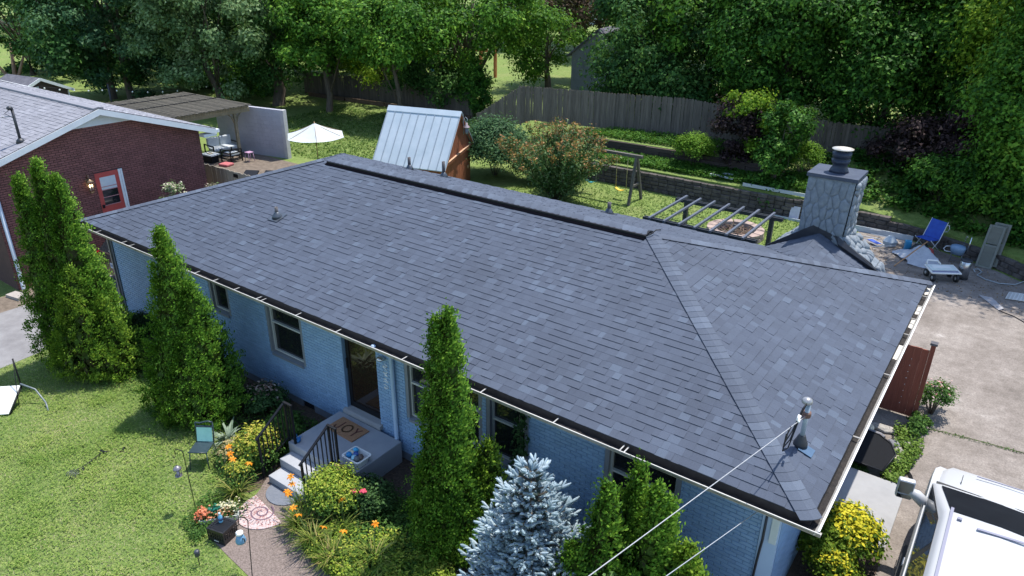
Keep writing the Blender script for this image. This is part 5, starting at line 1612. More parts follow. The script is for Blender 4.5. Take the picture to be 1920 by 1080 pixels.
# ------------------------------------------------------------------ the parked car behind the house corner
def hatchback():
    x0, x1, y0, y1 = -21.35, -19.45, 1.25, 5.95
    cx = (x0 + x1) / 2; H = (x1 - x0) / 2
    root = thing("parked_car", "dark brown hatchback parked behind the slate corner post of the blue house", "car", (cx, 3.6, 0))
    M_c = M("dark_bronze_paint", (.045, .035, .032), (.055, .044, .04), 3, .2, spec=.7)
    M_cg = MATS["car_glass"]; M_rub = MATS["black_rubber"]
    def sec(y, hw, zb, zs, zt, tw): return (y, [(-hw * .94, zb), (-hw, zb + .2), (-hw, zs - .1), (-hw * .96, zs), (-tw, zt - .06), (-tw * .86, zt), (0, zt + .025), (tw * .86, zt), (tw, zt - .06), (hw * .96, zs), (hw, zs - .1), (hw, zb + .2), (hw * .94, zb)])
    def loft(mb, ss):
        V = [(cx + x, y, z) for y, s in ss for x, z in s]; n = 13
        F = [(j * n + i, j * n + i + 1, (j + 1) * n + i + 1, (j + 1) * n + i) for j in range(len(ss) - 1) for i in range(n - 1)]
        F += [tuple(range(n)), tuple(range((len(ss) - 1) * n, len(ss) * n))[::-1]] + [(j * n, (j + 1) * n, (j + 1) * n + n - 1, j * n + n - 1) for j in range(len(ss) - 1)]
        mb.add(V, F, 0, True)
    mb = MB(); loft(mb, [sec(y0, H * .9, .4, .80, .86, H * .86), sec(y0 + .06, H * .97, .33, .92, 1.02, H * .88), sec(y0 + .35, H, .3, .98, 1.06, H * .9), sec(y1 - 1.2, H, .3, .95, 1.03, H * .9), sec(y1 - .3, H * .95, .3, .82, .88, H * .85), sec(y1, H * .82, .35, .62, .68, H * .75)])
    o = mb.obj("body", M_c, root); e = o.modifiers.new("edge", 'EDGE_SPLIT'); e.split_angle = rad(40)
    mb = MB(); loft(mb, [sec(y0 + .62, H * .80, 1.2, 1.55, 1.63, H * .70), sec(y0 + 1.0, H * .82, 1.2, 1.58, 1.68, H * .72), sec(y0 + 2.4, H * .82, 1.2, 1.58, 1.67, H * .72), sec(y0 + 2.75, H * .8, 1.2, 1.5, 1.6, H * .70)])
    o = mb.obj("roof", M("sky_sheen_roof", (.16, .16, .20), None, rough=.18, spec=.8), root, (cx, 3, 1.6))  # bluish tone stands in for sky reflected in the dark roof
    q = lambda a: MB().add(a, [(0, 1, 2, 3)])
    q([(cx - H * .86, y0 + .10, 1.03), (cx + H * .86, y0 + .10, 1.03), (cx + H * .69, y0 + .60, 1.60), (cx - H * .69, y0 + .60, 1.60)]).obj("rear_window", M_cg, root, (cx, y0 + .3, 1.3))
    q([(cx - H * .86, y1 - 1.2, 1.03), (cx + H * .86, y1 - 1.2, 1.03), (cx + H * .69, y0 + 2.78, 1.58), (cx - H * .69, y0 + 2.78, 1.58)]).obj("windscreen", M_cg, root, (cx, y1 - 1.5, 1.3))
    for s in (-1, 1): q([(cx + s * H * .93, y0 + .3, 1.02), (cx + s * H * .93, y1 - 1.3, 1.0), (cx + s * H * .73, y0 + 2.7, 1.56), (cx + s * H * .73, y0 + .75, 1.58)]).obj("side_window", M_cg, root, (cx + s * H, 3, 1.3))
    MB().tube([(cx - .25, y0 + .12, 1.10), (cx + .1, y0 + .2, 1.16)], .012, 5).obj("wiper", M("pale_sash", (.36, .38, .37)), root, (cx, y0 + .15, 1.1))
    pl_ = MB().span((cx - .05, y0 - .012, .66), (cx + .27, y0 + .02, .82)).obj("number_plate", M("plate_white", (.42, .48, .55), None, rough=.4), root, (cx + .1, y0, .74))
    mb = MB()
    for k in range(6): mb.span((cx - .03 + k * .048, y0 - .015, .70), (cx - .005 + k * .048, y0 - .0125, .78))
    mb.obj("plate_characters", M("plate_blue", (.04, .10, .25)), pl_, (cx + .1, y0, .74))
    MB().span((cx - .55, y0 + .02, .93), (cx - .45, y0 + .055, 1.0)).span((cx - .53, y0 + .018, .88), (cx - .48, y0 + .05, .93)).obj("badge", M("chrome", (.6, .6, .62)), root, (cx - .5, y0, .95))
    for s in (-1, 1):
        MB().span((cx + s * H * .82 - .12, y0 + .02, .78), (cx + s * H * .82 + .12, y0 + .12, .98)).obj("tail_light", M("tail_red", (.18, .01, .01), None, rough=.15), root, (cx + s * H * .8, y0, .88))
        for y in (y0 + .85, y1 - .9):
            c = (cx + s * (H - .1), y, .33)
            mb = MB(); V = [(c[0] + q_[1], c[1] + q_[0] * math.cos(t), c[2] + q_[0] * math.sin(t)) for q_ in [(.18, -.1), (.32, -.1), (.335, 0), (.32, .1), (.18, .1)] for t in np.linspace(0, 2 * math.pi, 21)[:-1]]
            mb.add(V, [(i * 20 + k, i * 20 + (k + 1) % 20, ((i + 1) % 5) * 20 + (k + 1) % 20, ((i + 1) % 5) * 20 + k) for i in range(5) for k in range(20)], 0, True)
            wh = mb.obj("wheel", M_rub, root, c)
            mb = MB(); V = [(c[0] + s * .08, c[1] + r * math.cos(t), c[2] + r * math.sin(t)) for r in (.05, .18) for t in np.linspace(0, 2 * math.pi, 13)[:-1]]
            mb.add(V, [(k, (k + 1) % 12, (k + 1) % 12 + 12, k + 12) for k in range(12)] + [tuple(range(12))]); mb.obj("rim", M("chrome", (.6, .6, .62)), wh, c)
hatchback()
bb = thing("bird_bath", "small pale dish stand beside the brick house downspout", "bird bath", (-21.55, -1.9, 0))
MB().lathe([(.0, .40), (.14, .40), (.17, .43), (.16, .44), (.0, .415)], (-21.55, -1.9, 0), 14).obj("bowl", M("pale_clay", (.42, .38, .35), (.5, .46, .43), 8, .8), bb)
MB().tube([(-21.55, -1.9, 0), (-21.55, -1.9, .41)], .018, 6).obj("stake", M_black, bb)
mbs = MB()
mbs.box((-22.05, -.85, .045), (.6, .3, .09), rad(10)).obj("splash_block", M("splash_concrete", (.28, .25, .23), (.36, .33, .3), 9, .9), None, (-22.05, -.85, 0))
tag(bpy.data.objects["splash_block"], "concrete splash block under the brick house downspout", "splash block")

# ------------------------------------------------------------------ fences
M_fence = M("weathered_board", (.078, .064, .052), (.15, .127, .105), 3.2, .9, .5, 30, stretch=(8, 8, .5), rnd=.22)
M_tan = M("tan_board", (.34, .30, .24), (.46, .41, .34), 3, .9, .4, 30, stretch=(8, 8, .5), rnd=.15)
def board_mesh(w, h, t, mat, ear=.03):
    me = bpy.data.meshes.new("board")
    poly = [(-w / 2, 0), (w / 2, 0), (w / 2, h - ear), (w / 2 - ear, h), (-w / 2 + ear, h), (-w / 2, h - ear)]
    n = 6
    me.from_pydata([(x, -t / 2, z) for x, z in poly] + [(x, t / 2, z) for x, z in poly], [], [tuple(range(n)), tuple(range(n, 2 * n))[::-1]] + [(i, i + n, (i + 1) % n + n, (i + 1) % n) for i in range(n)])
    me.materials.append(mat); return me
def fence(name, label, pts, h, mat, zf, topf=None, bw=.14, seed=1, lean=.008, ear=.03):
    """pts: polyline in plan; every board its own part"""
    rg = random.Random(seed)
    root = thing(name, label, "fence", (pts[0][0], pts[0][1], zf(*pts[0])))
    bm_ = board_mesh(bw - .006, 1.0, .018, mat, ear)
    for a, b_ in zip(pts, pts[1:]):
        d = Vector((b_[0] - a[0], b_[1] - a[1], 0)); L = d.length; d.normalize()
        ang_ = math.atan2(d.y, d.x)
        n = int(L / bw)
        for i in range(n):
            x, y = a[0] + d.x * (i + .5) * bw, a[1] + d.y * (i + .5) * bw
            z = zf(x, y)
            hh = (topf(x, y) - z) if topf else h
            o = bpy.data.objects.new("board", bm_)
            place(o, root, (x, y, z - .02))
            o.rotation_euler = (rg.gauss(0, lean), rg.gauss(0, lean), ang_)
            o.scale = (1, 1, hh + rg.gauss(0, .012))
        nn = Vector((-d.y, d.x, 0)) * .03
        k = max(1, round(L / 2.4))
        for i in range(k + 1):
            x, y = a[0] + d.x * L * i / k, a[1] + d.y * L * i / k
            z = zf(x, y); hh = (topf(x, y) - z) if topf else h
            MB().box((x + nn.x * 2, y + nn.y * 2, z + hh / 2 - .1), (.09, .09, hh), ang_).obj("post", mat, root, (x, y, z))
            if i < k:
                x2, y2 = a[0] + d.x * L * (i + 1) / k, a[1] + d.y * L * (i + 1) / k
                z2 = zf(x2, y2); h2 = (topf(x2, y2) - z2) if topf else h
                for f in (.2, .82):
                    MB().beam((x + nn.x, y + nn.y, z + hh * f), (x2 + nn.x, y2 + nn.y, z2 + h2 * f), .04, .085).obj("rail", mat, root, (x, y, z + hh * f))
    return root
def fz(x, y): return pl(x, [(-24.5, .55), (-22.3, .85), (-20.3, 1.6), (-1, 1.68)])
def ft(x, y): return pl(x, [(-24.5, 1.62), (-23.4, 1.72), (-21.0, 3.30), (-12.5, 3.42), (-6, 2.98), (0, 2.9)])
fence("board_fence", "weathered grey board fence on the terrace behind the orange tipped bush", [(-23.6, 22.9), (-15.8, 24.0), (-6.2, 25.5), (-.5, 26.2)], 1.7, M_fence, fz, ft, seed=3)
fence("back_fence", "dark board fence in tree shade across the far lawn beyond the metal roofed shed", [(-42.5, 26.6), (-33.8, 27.4), (-27.2, 26.8)], 1.5, M("shaded_board", (.07, .06, .05), (.12, .105, .09), 3, .9, .4, 30, stretch=(8, 8, .5), rnd=.2), lambda x, y: ground_z(x, y) + .1, seed=5)
fence("side_fence", "pale tan board fence between the brick house and the blue house", [(-24.4, 7.0), (-18.9, 7.0)], 2.06, M_tan, lambda x, y: .02, seed=6, lean=.002, ear=.004)
MB().span((-22.32, 6.97, 1.86), (-22.05, 6.985, 1.99)).obj("notice_plate", M_black, bpy.data.objects["side_fence"], (-22.2, 6.98, 1.9))
lg = thing("timber_edging", "brown timber edging along the foot of the shaded back fence", "timber edging", (-38, 26.5, .2))
for k in range(4):
    a = (-41.5 + 3.6 * k, 26.15 + .22 * min(k, 2), ground_z(-40, 26.2) + .12)
    MB().beam(a, (a[0] + 3.5, a[1] + .2, a[2]), .2, .25).obj("timber", M("brown_timber", (.07, .045, .03), (.12, .08, .055), 4, .9, .4, 20, rnd=.2), lg, a)

# ------------------------------------------------------------------ retaining walls
rw = thing("retaining_wall", "grey block retaining wall along the back of the sunken lawn", "retaining wall", (-8, 20.6, 0))
M_block = M("wall_block", (.05, .042, .039), (.115, .098, .09), 5, .95, .8, 25, dist=.02, rnd=.25)
bmesh_ = bpy.data.meshes.new("block")
bmesh_.from_pydata([(-.5, .5, -.5), (.5, .5, -.5), (.5, .5, .5), (-.5, .5, .5), (-.5, -.35, -.5), (.5, -.35, -.5), (.5, -.35, .5), (-.5, -.35, .5), (-.38, -.5, -.4), (.38, -.5, -.4), (.38, -.5, .4), (-.38, -.5, .4)], [], [(8, 9, 10, 11), (4, 5, 9, 8), (5, 6, 10, 9), (6, 7, 11, 10), (7, 4, 8, 11), (0, 4, 7, 3), (1, 2, 6, 5), (3, 7, 6, 2), (0, 1, 5, 4)])
bmesh_.materials.append(M_block)
rg = random.Random(2)
xw = -16.6
pth = []
x = -16.6; acc = 0
while x < 6.2: pth.append((x, wall_y(x))); x += .04
seg = [0]
for a, b_ in zip(pth, pth[1:]): seg.append(seg[-1] + math.hypot(b_[0] - a[0], b_[1] - a[1]))
def at_len(s):
    return (np.interp(s, seg, [q[0] for q in pth]), np.interp(s, seg, [q[1] for q in pth]))
cnt = 0; extra = []
for c in range(6):
    s = (c % 2) * .2
    while s + .4 < seg[-1]:
        L = .40 if rg.random() < .7 else .30
        x, y = at_len(s + L / 2); x2, y2 = at_len(s + L / 2 + .05)
        if (c + .6) * .155 < step_h(x):
            o = bpy.data.objects.new("block", bmesh_)
            extra.append((o, x, y, c, L, math.atan2(y2 - y, x2 - x)))
        s += L
extra.sort(key=lambda e: (Vector((e[1], e[2], .5)) - CAM).length)
V, F = [], []
for i, (o, x, y, c, L, an) in enumerate(extra):
    loc = (x, y - .06 + rg.gauss(0, .012) + c * .012, .075 + c * .155 + rg.gauss(0, .004))
    if i < 290:
        place(o, rw, loc); o.scale = (L - .012, .24, .147); o.rotation_euler = (0, 0, an + rg.gauss(0, .02))
    else:
        b0 = len(V)
        for q in bmesh_.vertices:
            u, v, w = q.co.x * (L - .012), q.co.y * .24, q.co.z * .147
            V.append((loc[0] + u * math.cos(an) - v * math.sin(an), loc[1] + u * math.sin(an) + v * math.cos(an), loc[2] + w))
        F += [[j + b0 for j in p_.vertices] for p_ in bmesh_.polygons]
        bpy.data.objects.remove(o)
if V:
    q = MB(); q.add(V, F); q.obj("blockwork", M_block, rw, kind="stuff")
tw = thing("timber_wall", "low dark timber wall on the terrace under the grey board fence", "retaining wall", (-12, 22.4, .9))
for j in range(3):
    for k in range(5):
        x0 = -17.2 + k * 2.0 + (j % 2) * .7
        y0 = wall_y(x0) + 1.72 + .012 * j
        z0 = ground_z(x0, y0 - .15)
        MB().beam((x0, y0, .98 + .04 + j * .175), (x0 + 1.97, y0, 1.0 + .04 + j * .175), .17, .165).obj("timber", M("black_timber", (.035, .026, .022), (.075, .055, .045), 3, .95, .5, 20, stretch=(.6, 6, 6), rnd=.25), tw, (x0, y0, 1.0 + j * .175))
def plank(name, a, b_, w, t, mat, label, cat="plank"):
    tag(MB().beam(a, b_, w, t).obj(name, mat, None, a), label, cat)
M_wpk = M("whitewashed_plank", (.36, .40, .44), (.46, .50, .54), 5, .7)
plank("plank", (-3.75, 20.55, .10), (-1.55, 20.55, .10), .03, .22, M_wpk, "long pale plank lying on edge along the wall behind the chimney")
plank("plank", (-8.0, 20.62, .98), (-5.4, 20.62, .97), .03, .13, M_wpk, "pale plank on the wall top left of the chimney")
plank("plank", (-9.6, 21.15, 1.02), (-8.55, 21.0, 1.02), .12, .05, M_wpk, "grey board lying on the terrace edge near the white fragments")
plank("plank", (-9.2, 21.5, 1.05), (-8.75, 21.45, 1.05), .12, .05, M_wpk, "short grey board furthest up the terrace edge")
plank("plank", (-6.6, 20.25, .05), (-5.2, 20.22, .05), .03, .1, M_wpk, "low white board on the grass at the wall foot beside the chimney")
tag(MB().box((-5.75, 20.40, .28), (.36, .03, .5), rad(4), 0, Matrix.Rotation(rad(4), 3, 'Z') @ Matrix.Rotation(rad(-14), 3, 'X')).obj("foam_board", M("lilac_board", (.46, .44, .50), (.56, .54, .6), 5, .8), None, (-5.75, 20.4, .03)), "pale board leaning on the block wall beside the chimney", "board")

# ------------------------------------------------------------------ swings, fire pit, black pergola
sw = thing("swing_set", "old grey timber swing set frame by the block wall", "swing set", (-13, 18.9, 0))
M_old = M("old_grey_timber", (.075, .068, .058), (.14, .13, .115), 4, .9, .5, 30, stretch=(5, 5, .7))
for x in (-11.75, -15.6):
    MB().beam((x, 18.0, 0), (x - .05, 18.52, 1.90), .10, .10).obj("leg", M_old, sw, (x, 18.0, 0)); MB().beam((x, 19.15, 0), (x - .05, 18.60, 1.90), .10, .10).obj("leg", M_old, sw, (x, 19.5, 0))
    MB().beam((x - .02, 18.2, .75), (x - .02, 18.95, .75), .05, .09).obj("brace", M_old, sw, (x, 18.9, .75))
MB().beam((-15.8, 18.56, 1.95), (-11.55, 18.56, 1.95), .14, .11).obj("beam", M_old, sw, (-13.5, 18.9, 2.0))
rope = M("yellow_rope", (.42, .36, .16), (.55, .48, .25), 30, .8)
def swing(x, mat, label, z, ropem):
    t = thing("hanging_swing", label, "swing", (x, 18.9, z))
    pts = [(x - .24 + .48 * k / 8, 18.56 + .03, z + .09 * ((k - 4) / 4) ** 2) for k in range(9)]
    mb = MB()
    for p_, q in zip(pts, pts[1:]): mb.prism([(p_[0], p_[1] - .08, p_[2]), (p_[0], p_[1] + .08, p_[2]), (q[0], q[1] + .08, q[2]), (q[0], q[1] - .08, q[2])], (0, 0, .02))
    mb.obj("seat", mat, t)
    for s in (-1, 1): MB().tube([(x + s * .24, 18.59, z + .09), (x + s * .25, 18.56, 1.90)], .013, 5).obj("rope", ropem, t, (x + s * .24, 18.9, 1.2))
swing(-12.45, M("swing_yellow", (.62, .40, .03), (.72, .48, .05), 10, .5), "bright yellow sling swing hanging from the old timber frame", .38, rope)
swing(-13.9, M("swing_teal", (.02, .20, .24), (.03, .27, .3), 10, .5), "dark teal sling swing hanging beside the yellow one", .48, M("grey_rope", (.3, .3, .28)))

fp = thing("fire_pit", "round stone fire pit with charred sticks under the black pergola", "fire pit", (-6.95, 17.2, 0))
M_pit = M("pink_stone", (.26, .19, .16), (.40, .31, .27), 6, .9, .6, 25, rnd=.18)
for c in range(2):
    for k in range(14):
        a0, a1 = (k + c * .5) / 14 * 2 * math.pi + .02, (k + 1 + c * .5) / 14 * 2 * math.pi - .02
        MB().prism([(-6.95 + r * math.cos(a_), 17.2 + r * math.sin(a_), .0 + c * .165) for r, a_ in ((.72, a0), (1.02, a0), (1.03, (a0 + a1) / 2), (1.02, a1), (.72, a1))], (0, 0, .155)).obj("stone", M_pit, fp, (-6.95 + .87 * math.cos(a0), 17.2 + .87 * math.sin(a0), c * .165), bevel=.02)
MB().lathe([(.0, .06), (.5, .05), (.72, .02)], (-6.95, 17.2, 0), 20).obj("ash", M("ash", (.05, .045, .045), (.12, .11, .105), 12, .95, .6, 30), fp)
rg2 = np.random.default_rng(12)
mb = MB()
for k in range(70):
    a_, r = rg2.random() * 6.283, .5 * rg2.random() ** .5; th = rg2.random() * 6.28
    p_ = Vector((-6.95 + r * math.cos(a_), 17.2 + r * math.sin(a_), .12 + .16 * rg2.random())); d = Vector((math.cos(th), math.sin(th), .3 * rg2.normal())) * (.1 + .18 * rg2.random())
    mb.tube([p_ - d, p_ + d], .008 + .008 * rg2.random(), 4)
mb.obj("sticks", M("dry_sticks", (.10, .06, .04), (.22, .15, .11), 14, .9), fp)
tag(MB().box((-4.55, 18.6, .03), (.5, .4, .05), .3).obj("flat_stone", M_pit, None, (-4.55, 18.6, .0)), "flat tan slab lying on the grass left of the chimney", "paving slab")

pg = thing("black_pergola", "black metal pergola with seven slim rafters over the fire pit lawn", "pergola", (-5.75, 11.2, 0))
M_pg = M("pergola_black", (.016, .018, .024), (.03, .034, .044), 12, .4)
M_raf = M("pergola_rafter", (.075, .085, .115), (.105, .12, .155), 8, .4)
PX0, PX1, PY0, PY1, PZ = -7.25, -4.2, 10.15, 12.35, 2.5
for x in (PX0 + .25, PX1 - .2):
    for y in (PY0, PY1): MB().span((x - .06, y - .06, 0), (x + .06, y + .06, PZ)).obj("post", M_pg, pg, (x, y, 0))
for y in (PY0, PY1):
    MB().span((PX0 - .1, y - .075, PZ + .002), (PX1 + .1, y - .03, PZ + .10)).obj("beam", M_pg, pg, (-5.7, y - .05, PZ)); MB().span((PX0 - .1, y + .03, PZ + .002), (PX1 + .1, y + .075, PZ + .10)).obj("beam", M_pg, pg, (-5.7, y + .05, PZ))
for k in range(7):
    x = -7.10 + k * .447
    MB().span((x - .03, PY0 - .22, PZ + .103), (x + .03, PY1 + .22, PZ + .165)).obj("rafter", M_raf, pg, (x, 11.2, PZ + .1))
for y in (10.9, 11.6): MB().tube([(PX0, y, PZ - .1), (PX1, y, PZ - .12)], .008, 5).obj("wire", M_pg, pg, (-5.7, y, PZ))

# ------------------------------------------------------------------ metal roofed playhouse shed
c2, s2 = math.cos(.247), math.sin(.247)
SX, SY = -20.573, 15.485
def SW(a, b_, z): return Vector((SX + a * c2 - b_ * s2, SY + a * s2 + b_ * c2, z))
sh = thing("garden_shed", "red cedar garden shed with steep galvanised metal roof and corner lantern", "shed", (SX, SY, 0))
M_ced = M("cedar_red", (.20, .062, .028), (.31, .105, .05), 3.5, .75, .5, 24, stretch=(5, 5, .5), rnd=.14)
M_tin = M("galvanised_roof", (.36, .43, .48), (.45, .51, .56), 1.6, .45)
hl, hwf, hwb, zr, ze_f, ze_b = 1.78, 1.70, 1.37, 3.29, 1.13, 1.55
RS = Matrix.Rotation(.247, 3, 'Z')
# gable end boards, each its own piece
n = 11
for side, a in (("r", hl - .16), ("l", -hl + .16)):
    for k in range(n):
        b0 = -1.38 + k * 2.46 / n; b1 = b0 + 2.46 / n - .01
        def top(b_): return (zr - .10 - (zr - ze_f) * (-b_) / hwf) if b_ < 0 else (zr - .10 - (zr - ze_b) * b_ / hwb)
        pts = [SW(a, b0, .05), SW(a, b1, .05), SW(a, b1, top(b1))] + ([SW(a, 0, zr - .10)] if b0 < 0 < b1 else []) + [SW(a, b0, top(b0))]
        MB().prism(pts, SW(a + .02, 0, 0) - SW(a, 0, 0)).obj("board", M_ced, sh, SW(a, (b0 + b1) / 2, 1))
MB().prism([SW(-hl + .18, -1.36, .05), SW(hl - .18, -1.36, .05), SW(hl - .18, 1.06, .05), SW(-hl + .18, 1.06, .05)], (0, 0, 1.1)).obj("wall", M_ced, sh)
MB().beam(SW(hl - .10, -1.5, 1.28), SW(hl - .10, 1.12, 1.66), .07, .11).obj("gable_trim", M_ced, sh, SW(hl, 0, 1.5))
MB().beam(SW(hl - .10, -1.5, 1.345), SW(hl - .10, 1.12, 1.725), .09, .02).obj("gable_ledge", M("pale_cedar", (.42, .25, .15), (.5, .32, .2), 5, .7), sh, SW(hl, 0, 1.6))
for k, (a, b_, z) in enumerate(((-.25, 0, 0), (.25, 0, 0))): pass
MB().prism([SW(-hl, -hwf, ze_f), SW(hl, -hwf, ze_f), SW(hl, 0, zr), SW(-hl, 0, zr)], (0, 0, -.03)).obj("roof", M_tin, sh, SW(0, -1, 2.2))
MB().prism([SW(-hl, hwb, ze_b), SW(hl, hwb, ze_b), SW(hl, 0, zr - .001), SW(-hl, 0, zr - .001)][::-1], (0, 0, -.03)).obj("roof", M_tin, sh, SW(0, 1, 2.2))
for k in range(10):
    a = -hl + .03 + (2 * hl - .06) * k / 9
    MB().beam(SW(a, -hwf - .005, ze_f + .012), SW(a, -.14, zr + .012 - (zr - ze_f) * .14 / hwf), .035, .03).obj("standing_seam", M("seam_grey", (.20, .25, .30), (.27, .32, .37), 4, .5), sh, SW(a, -.8, 2.2))
MB().prism([SW(-hl - .01, -.17, zr - .20), SW(-hl - .01, -.165, zr - .165), SW(-hl - .01, 0, zr + .035), SW(-hl - .01, .17, zr - .17), SW(-hl - .01, .17, zr - .20), SW(-hl - .01, 0, zr + .01)], SW(2 * hl + .02, 0, 0) - SW(0, 0, 0)).obj("ridge_cap", M_tin, sh, SW(0, 0, zr))
for s in (-1, 1):
    e = (ze_f, -hwf) if s < 0 else (ze_b, hwb)
    MB().beam(SW(hl - .04, 0, zr - .09), SW(hl - .04, e[1], e[0] - .09), .04, .11).obj("barge_board", M_ced, sh, SW(hl, e[1] / 2, 2.3))
kn = MB()
for a_, z in ((-.3, .75), (.5, .9), (.15, 1.05)): kn.box(SW(hl - .137, a_, z), (.004, .05, .16), .247)
kn.obj("knot", M("dark_knot", (.02, .012, .01)), sh, SW(hl, 0, .9))
MB().lathe([(.0, 0), (.09, 0), (.09, .02), (.0, .025)], (0, 0, 0), 14).obj("round_plaque", M("pale_cedar", (.42, .25, .15)), sh, (0, 0, 0))
pq = bpy.data.objects["round_plaque"]; pq.location = SW(hl - .135, .82, .72) - wl(sh); pq.rotation_euler = (rad(90), 0, .247 + rad(90)); 
sl = thing("barn_lantern", "copper topped barn lantern hanging at the shed gable peak", "wall lamp", tuple(SW(hl + .16, .12, 2.55)))
q0 = SW(hl + .16, .12, 2.55)
MB().lathe([(.0, .30), (.05, .27), (.06, .2), (.15, .10), (.155, .08), (.0, .07)], q0, 16).obj("hood", M("pink_copper", (.50, .36, .33), (.62, .48, .44), 8, .3, metal=.5), sl)
MB().lathe([(.085, .07), (.09, -.12), (.07, -.2), (.0, -.21)], q0, 14).obj("glass", M("lantern_glass", (.16, .17, .2), None, rough=.1), sl)
mb = MB(); mb.tube([q0 + Vector((0, 0, .29)), q0 + Vector((.02, .05, .42)), q0 + Vector((-.08, .06, .50)), q0 + Vector((-.17, 0, .40)), q0 + Vector((-.17, 0, -.25))], .015, 6)
mb.obj("bracket", M("galvanised", (.33, .40, .47)), sl)

# ------------------------------------------------------------------ umbrella, neighbour's pergola and terrace
um = thing("garden_umbrella", "open white garden umbrella on a wooden pole over the neighbour lawn", "umbrella", (-25.6, 13.5, 0))
M_can = M("white_canvas", (.40, .44, .45), (.48, .51, .51), 2, .8)
ap = Vector((-25.55, 13.5, 2.36))
rimv = [ap + Vector((1.42 * math.cos(rad(22 + 60 * k)), 1.42 * math.sin(rad(22 + 60 * k)), -.56)) for k in range(6)]
for k in range(6):
    a, b_ = rimv[k], rimv[(k + 1) % 6]
    V = [ap]
    mb = MB()
    rows = []
    for i in range(1, 5):
        t = i / 4
        rows.append([ap.lerp(a.lerp(b_, j / 4), t) + Vector((0, 0, -.05 * math.sin(math.pi * t) - .06 * math.sin(math.pi * j / 4) * t)) for j in range(5)])
    V = [ap] + [q for r in rows for q in r]
    F = [(0, 1 + j, 2 + j) for j in range(4)] + [(1 + i * 5 + j, 1 + (i + 1) * 5 + j, 2 + (i + 1) * 5 + j, 2 + i * 5 + j) for i in range(3) for j in range(4)]
    mb.add(V, F, 0, False); mb.obj("canopy_panel", M_can, um, ap)
MB().tube([(-25.55, 13.5, 0), (-25.55, 13.5, 2.42)], .022, 8).obj("pole", M("pole_wood", (.26, .17, .09), (.34, .23, .13), 8, .6), um)
mb = MB()
for q in rimv: mb.tube([ap + Vector((0, 0, -.04)), q + Vector((0, 0, -.01))], .01, 4)
mb.obj("rib", M("pole_wood", (.26, .17, .09)), um)
MB().lathe([(.25, 0), (.25, .06), (.05, .1), (.03, .3)], (-25.55, 13.5, 0), 16).obj("base", M_black, um)

wl_ = thing("screen_wall", "tall pale grey block screen wall beside the neighbour pergola", "wall", (-30, 14.2, 0))
M_scr = M("painted_block", (.36, .36, .41), (.43, .43, .475), 2, .85, .3, 30, rnd=.03)
WA, WB = Vector((-33.4, 13.65, 0)), Vector((-29.1, 14.42, 0))
dW = (WB - WA); LW = dW.length; dW.normalize(); nW = Vector((dW.y, -dW.x, 0))
aW = math.atan2(dW.y, dW.x)
MB().box((WA + WB) / 2 + Vector((0, 0, 1.2)) - nW * .01, (LW, .17, 2.4), aW).obj("core", M_mort if False else M("block_joint", (.335, .335, .385), (.39, .39, .435), 4, .9), wl_)
bk = bpy.data.meshes.new("wall_block"); mbb = MB().box((0, 0, 0), (1, 1, 1)); bk.from_pydata(mbb.v, [], mbb.f); bk.materials.append(M_scr)
for c in range(12):
    i = 0
    u = -.2 * (c % 2)
    while u < LW - .02:
        a, b_ = max(0, u), min(LW + .0, u + .40)
        if b_ - a > .05:
            o = bpy.data.objects.new("block", bk)
            place(o, wl_, WA + dW * ((a + b_) / 2) + Vector((0, 0, .1 + c * .2))); o.scale = (b_ - a - .005, .185, .196); o.rotation_euler = (0, 0, aW)
        u += .4
MB().box(WB + dW * .1 + Vector((0, 0, 1.2)), (.2, .24, 2.42), aW).obj("pier", M("pale_pier", (.42, .41, .42), (.5, .49, .5), 4, .9), wl_, WB)

np_ = thing("wooden_pergola", "weathered slatted wooden pergola behind the red brick house", "pergola", (-32.5, 10.5, 0))
M_slat = M("mossy_slat", (.05, .044, .033), (.125, .112, .088), 5, .9, .4, 30, stretch=(.6, 5, 5), rnd=.25)
M_post = M("mossy_post", (.15, .13, .085), (.23, .20, .14), 4, .9, .3, 30)
px0, px1, py0, py1, pz = -36.2, -30.35, 7.2, 13.6, 2.42
n = 46
for k in range(n):
    y = py0 + (py1 - py0) * k / (n - 1)
    MB().box(((px0 + px1) / 2, y, pz + .20 + .004 * math.sin(k * 1.7)), (px1 - px0 + .1 * math.sin(k * 2.3), .075, .035), rad(.3 * math.sin(k))).obj("slat", M_slat, np_, (px0, y, pz + .2))
for x in (px0 + .5, -34.1, -32.2, px1 - .35): MB().span((x - .03, py0 - .1, pz + .03), (x + .03, py1 + .1, pz + .18)).obj("joist", M_post, np_, (x, 10, pz + .1))
for x in (-35.0, -33.2): MB().span((x - .03, py0, pz + .222), (x + .03, py1, pz + .245)).obj("batten", M_black, np_, (x, 10, pz + .23))
for x, y in ((px1 - .35, 9.35), (px1 - .4, 12.9), (px0 + .5, 9.35), (px0 + .5, 12.9)):
    p_ = MB().box((x, y, pz / 2), (.13, .13, pz)).obj("post", M_post, np_, (x, y, 0))
    for s in (-1, 1): MB().tube([(x, y + s * .06, pz - .62), (x, y + s * .18, pz - .3), (x, y + s * .5, pz - .02)], .04, 6).obj("brace", M_post, np_, (x, y + s * .3, pz - .3))
MB().span((px1 - .42, py0 - .1, pz - .15), (px1 - .28, py1 + .1, pz + .02)).obj("beam", M_post, np_, (px1, 10, pz)); MB().span((px0 + .43, py0 - .1, pz - .15), (px0 + .57, py1 + .1, pz + .02)).obj("beam", M_post, np_, (px0, 10, pz))

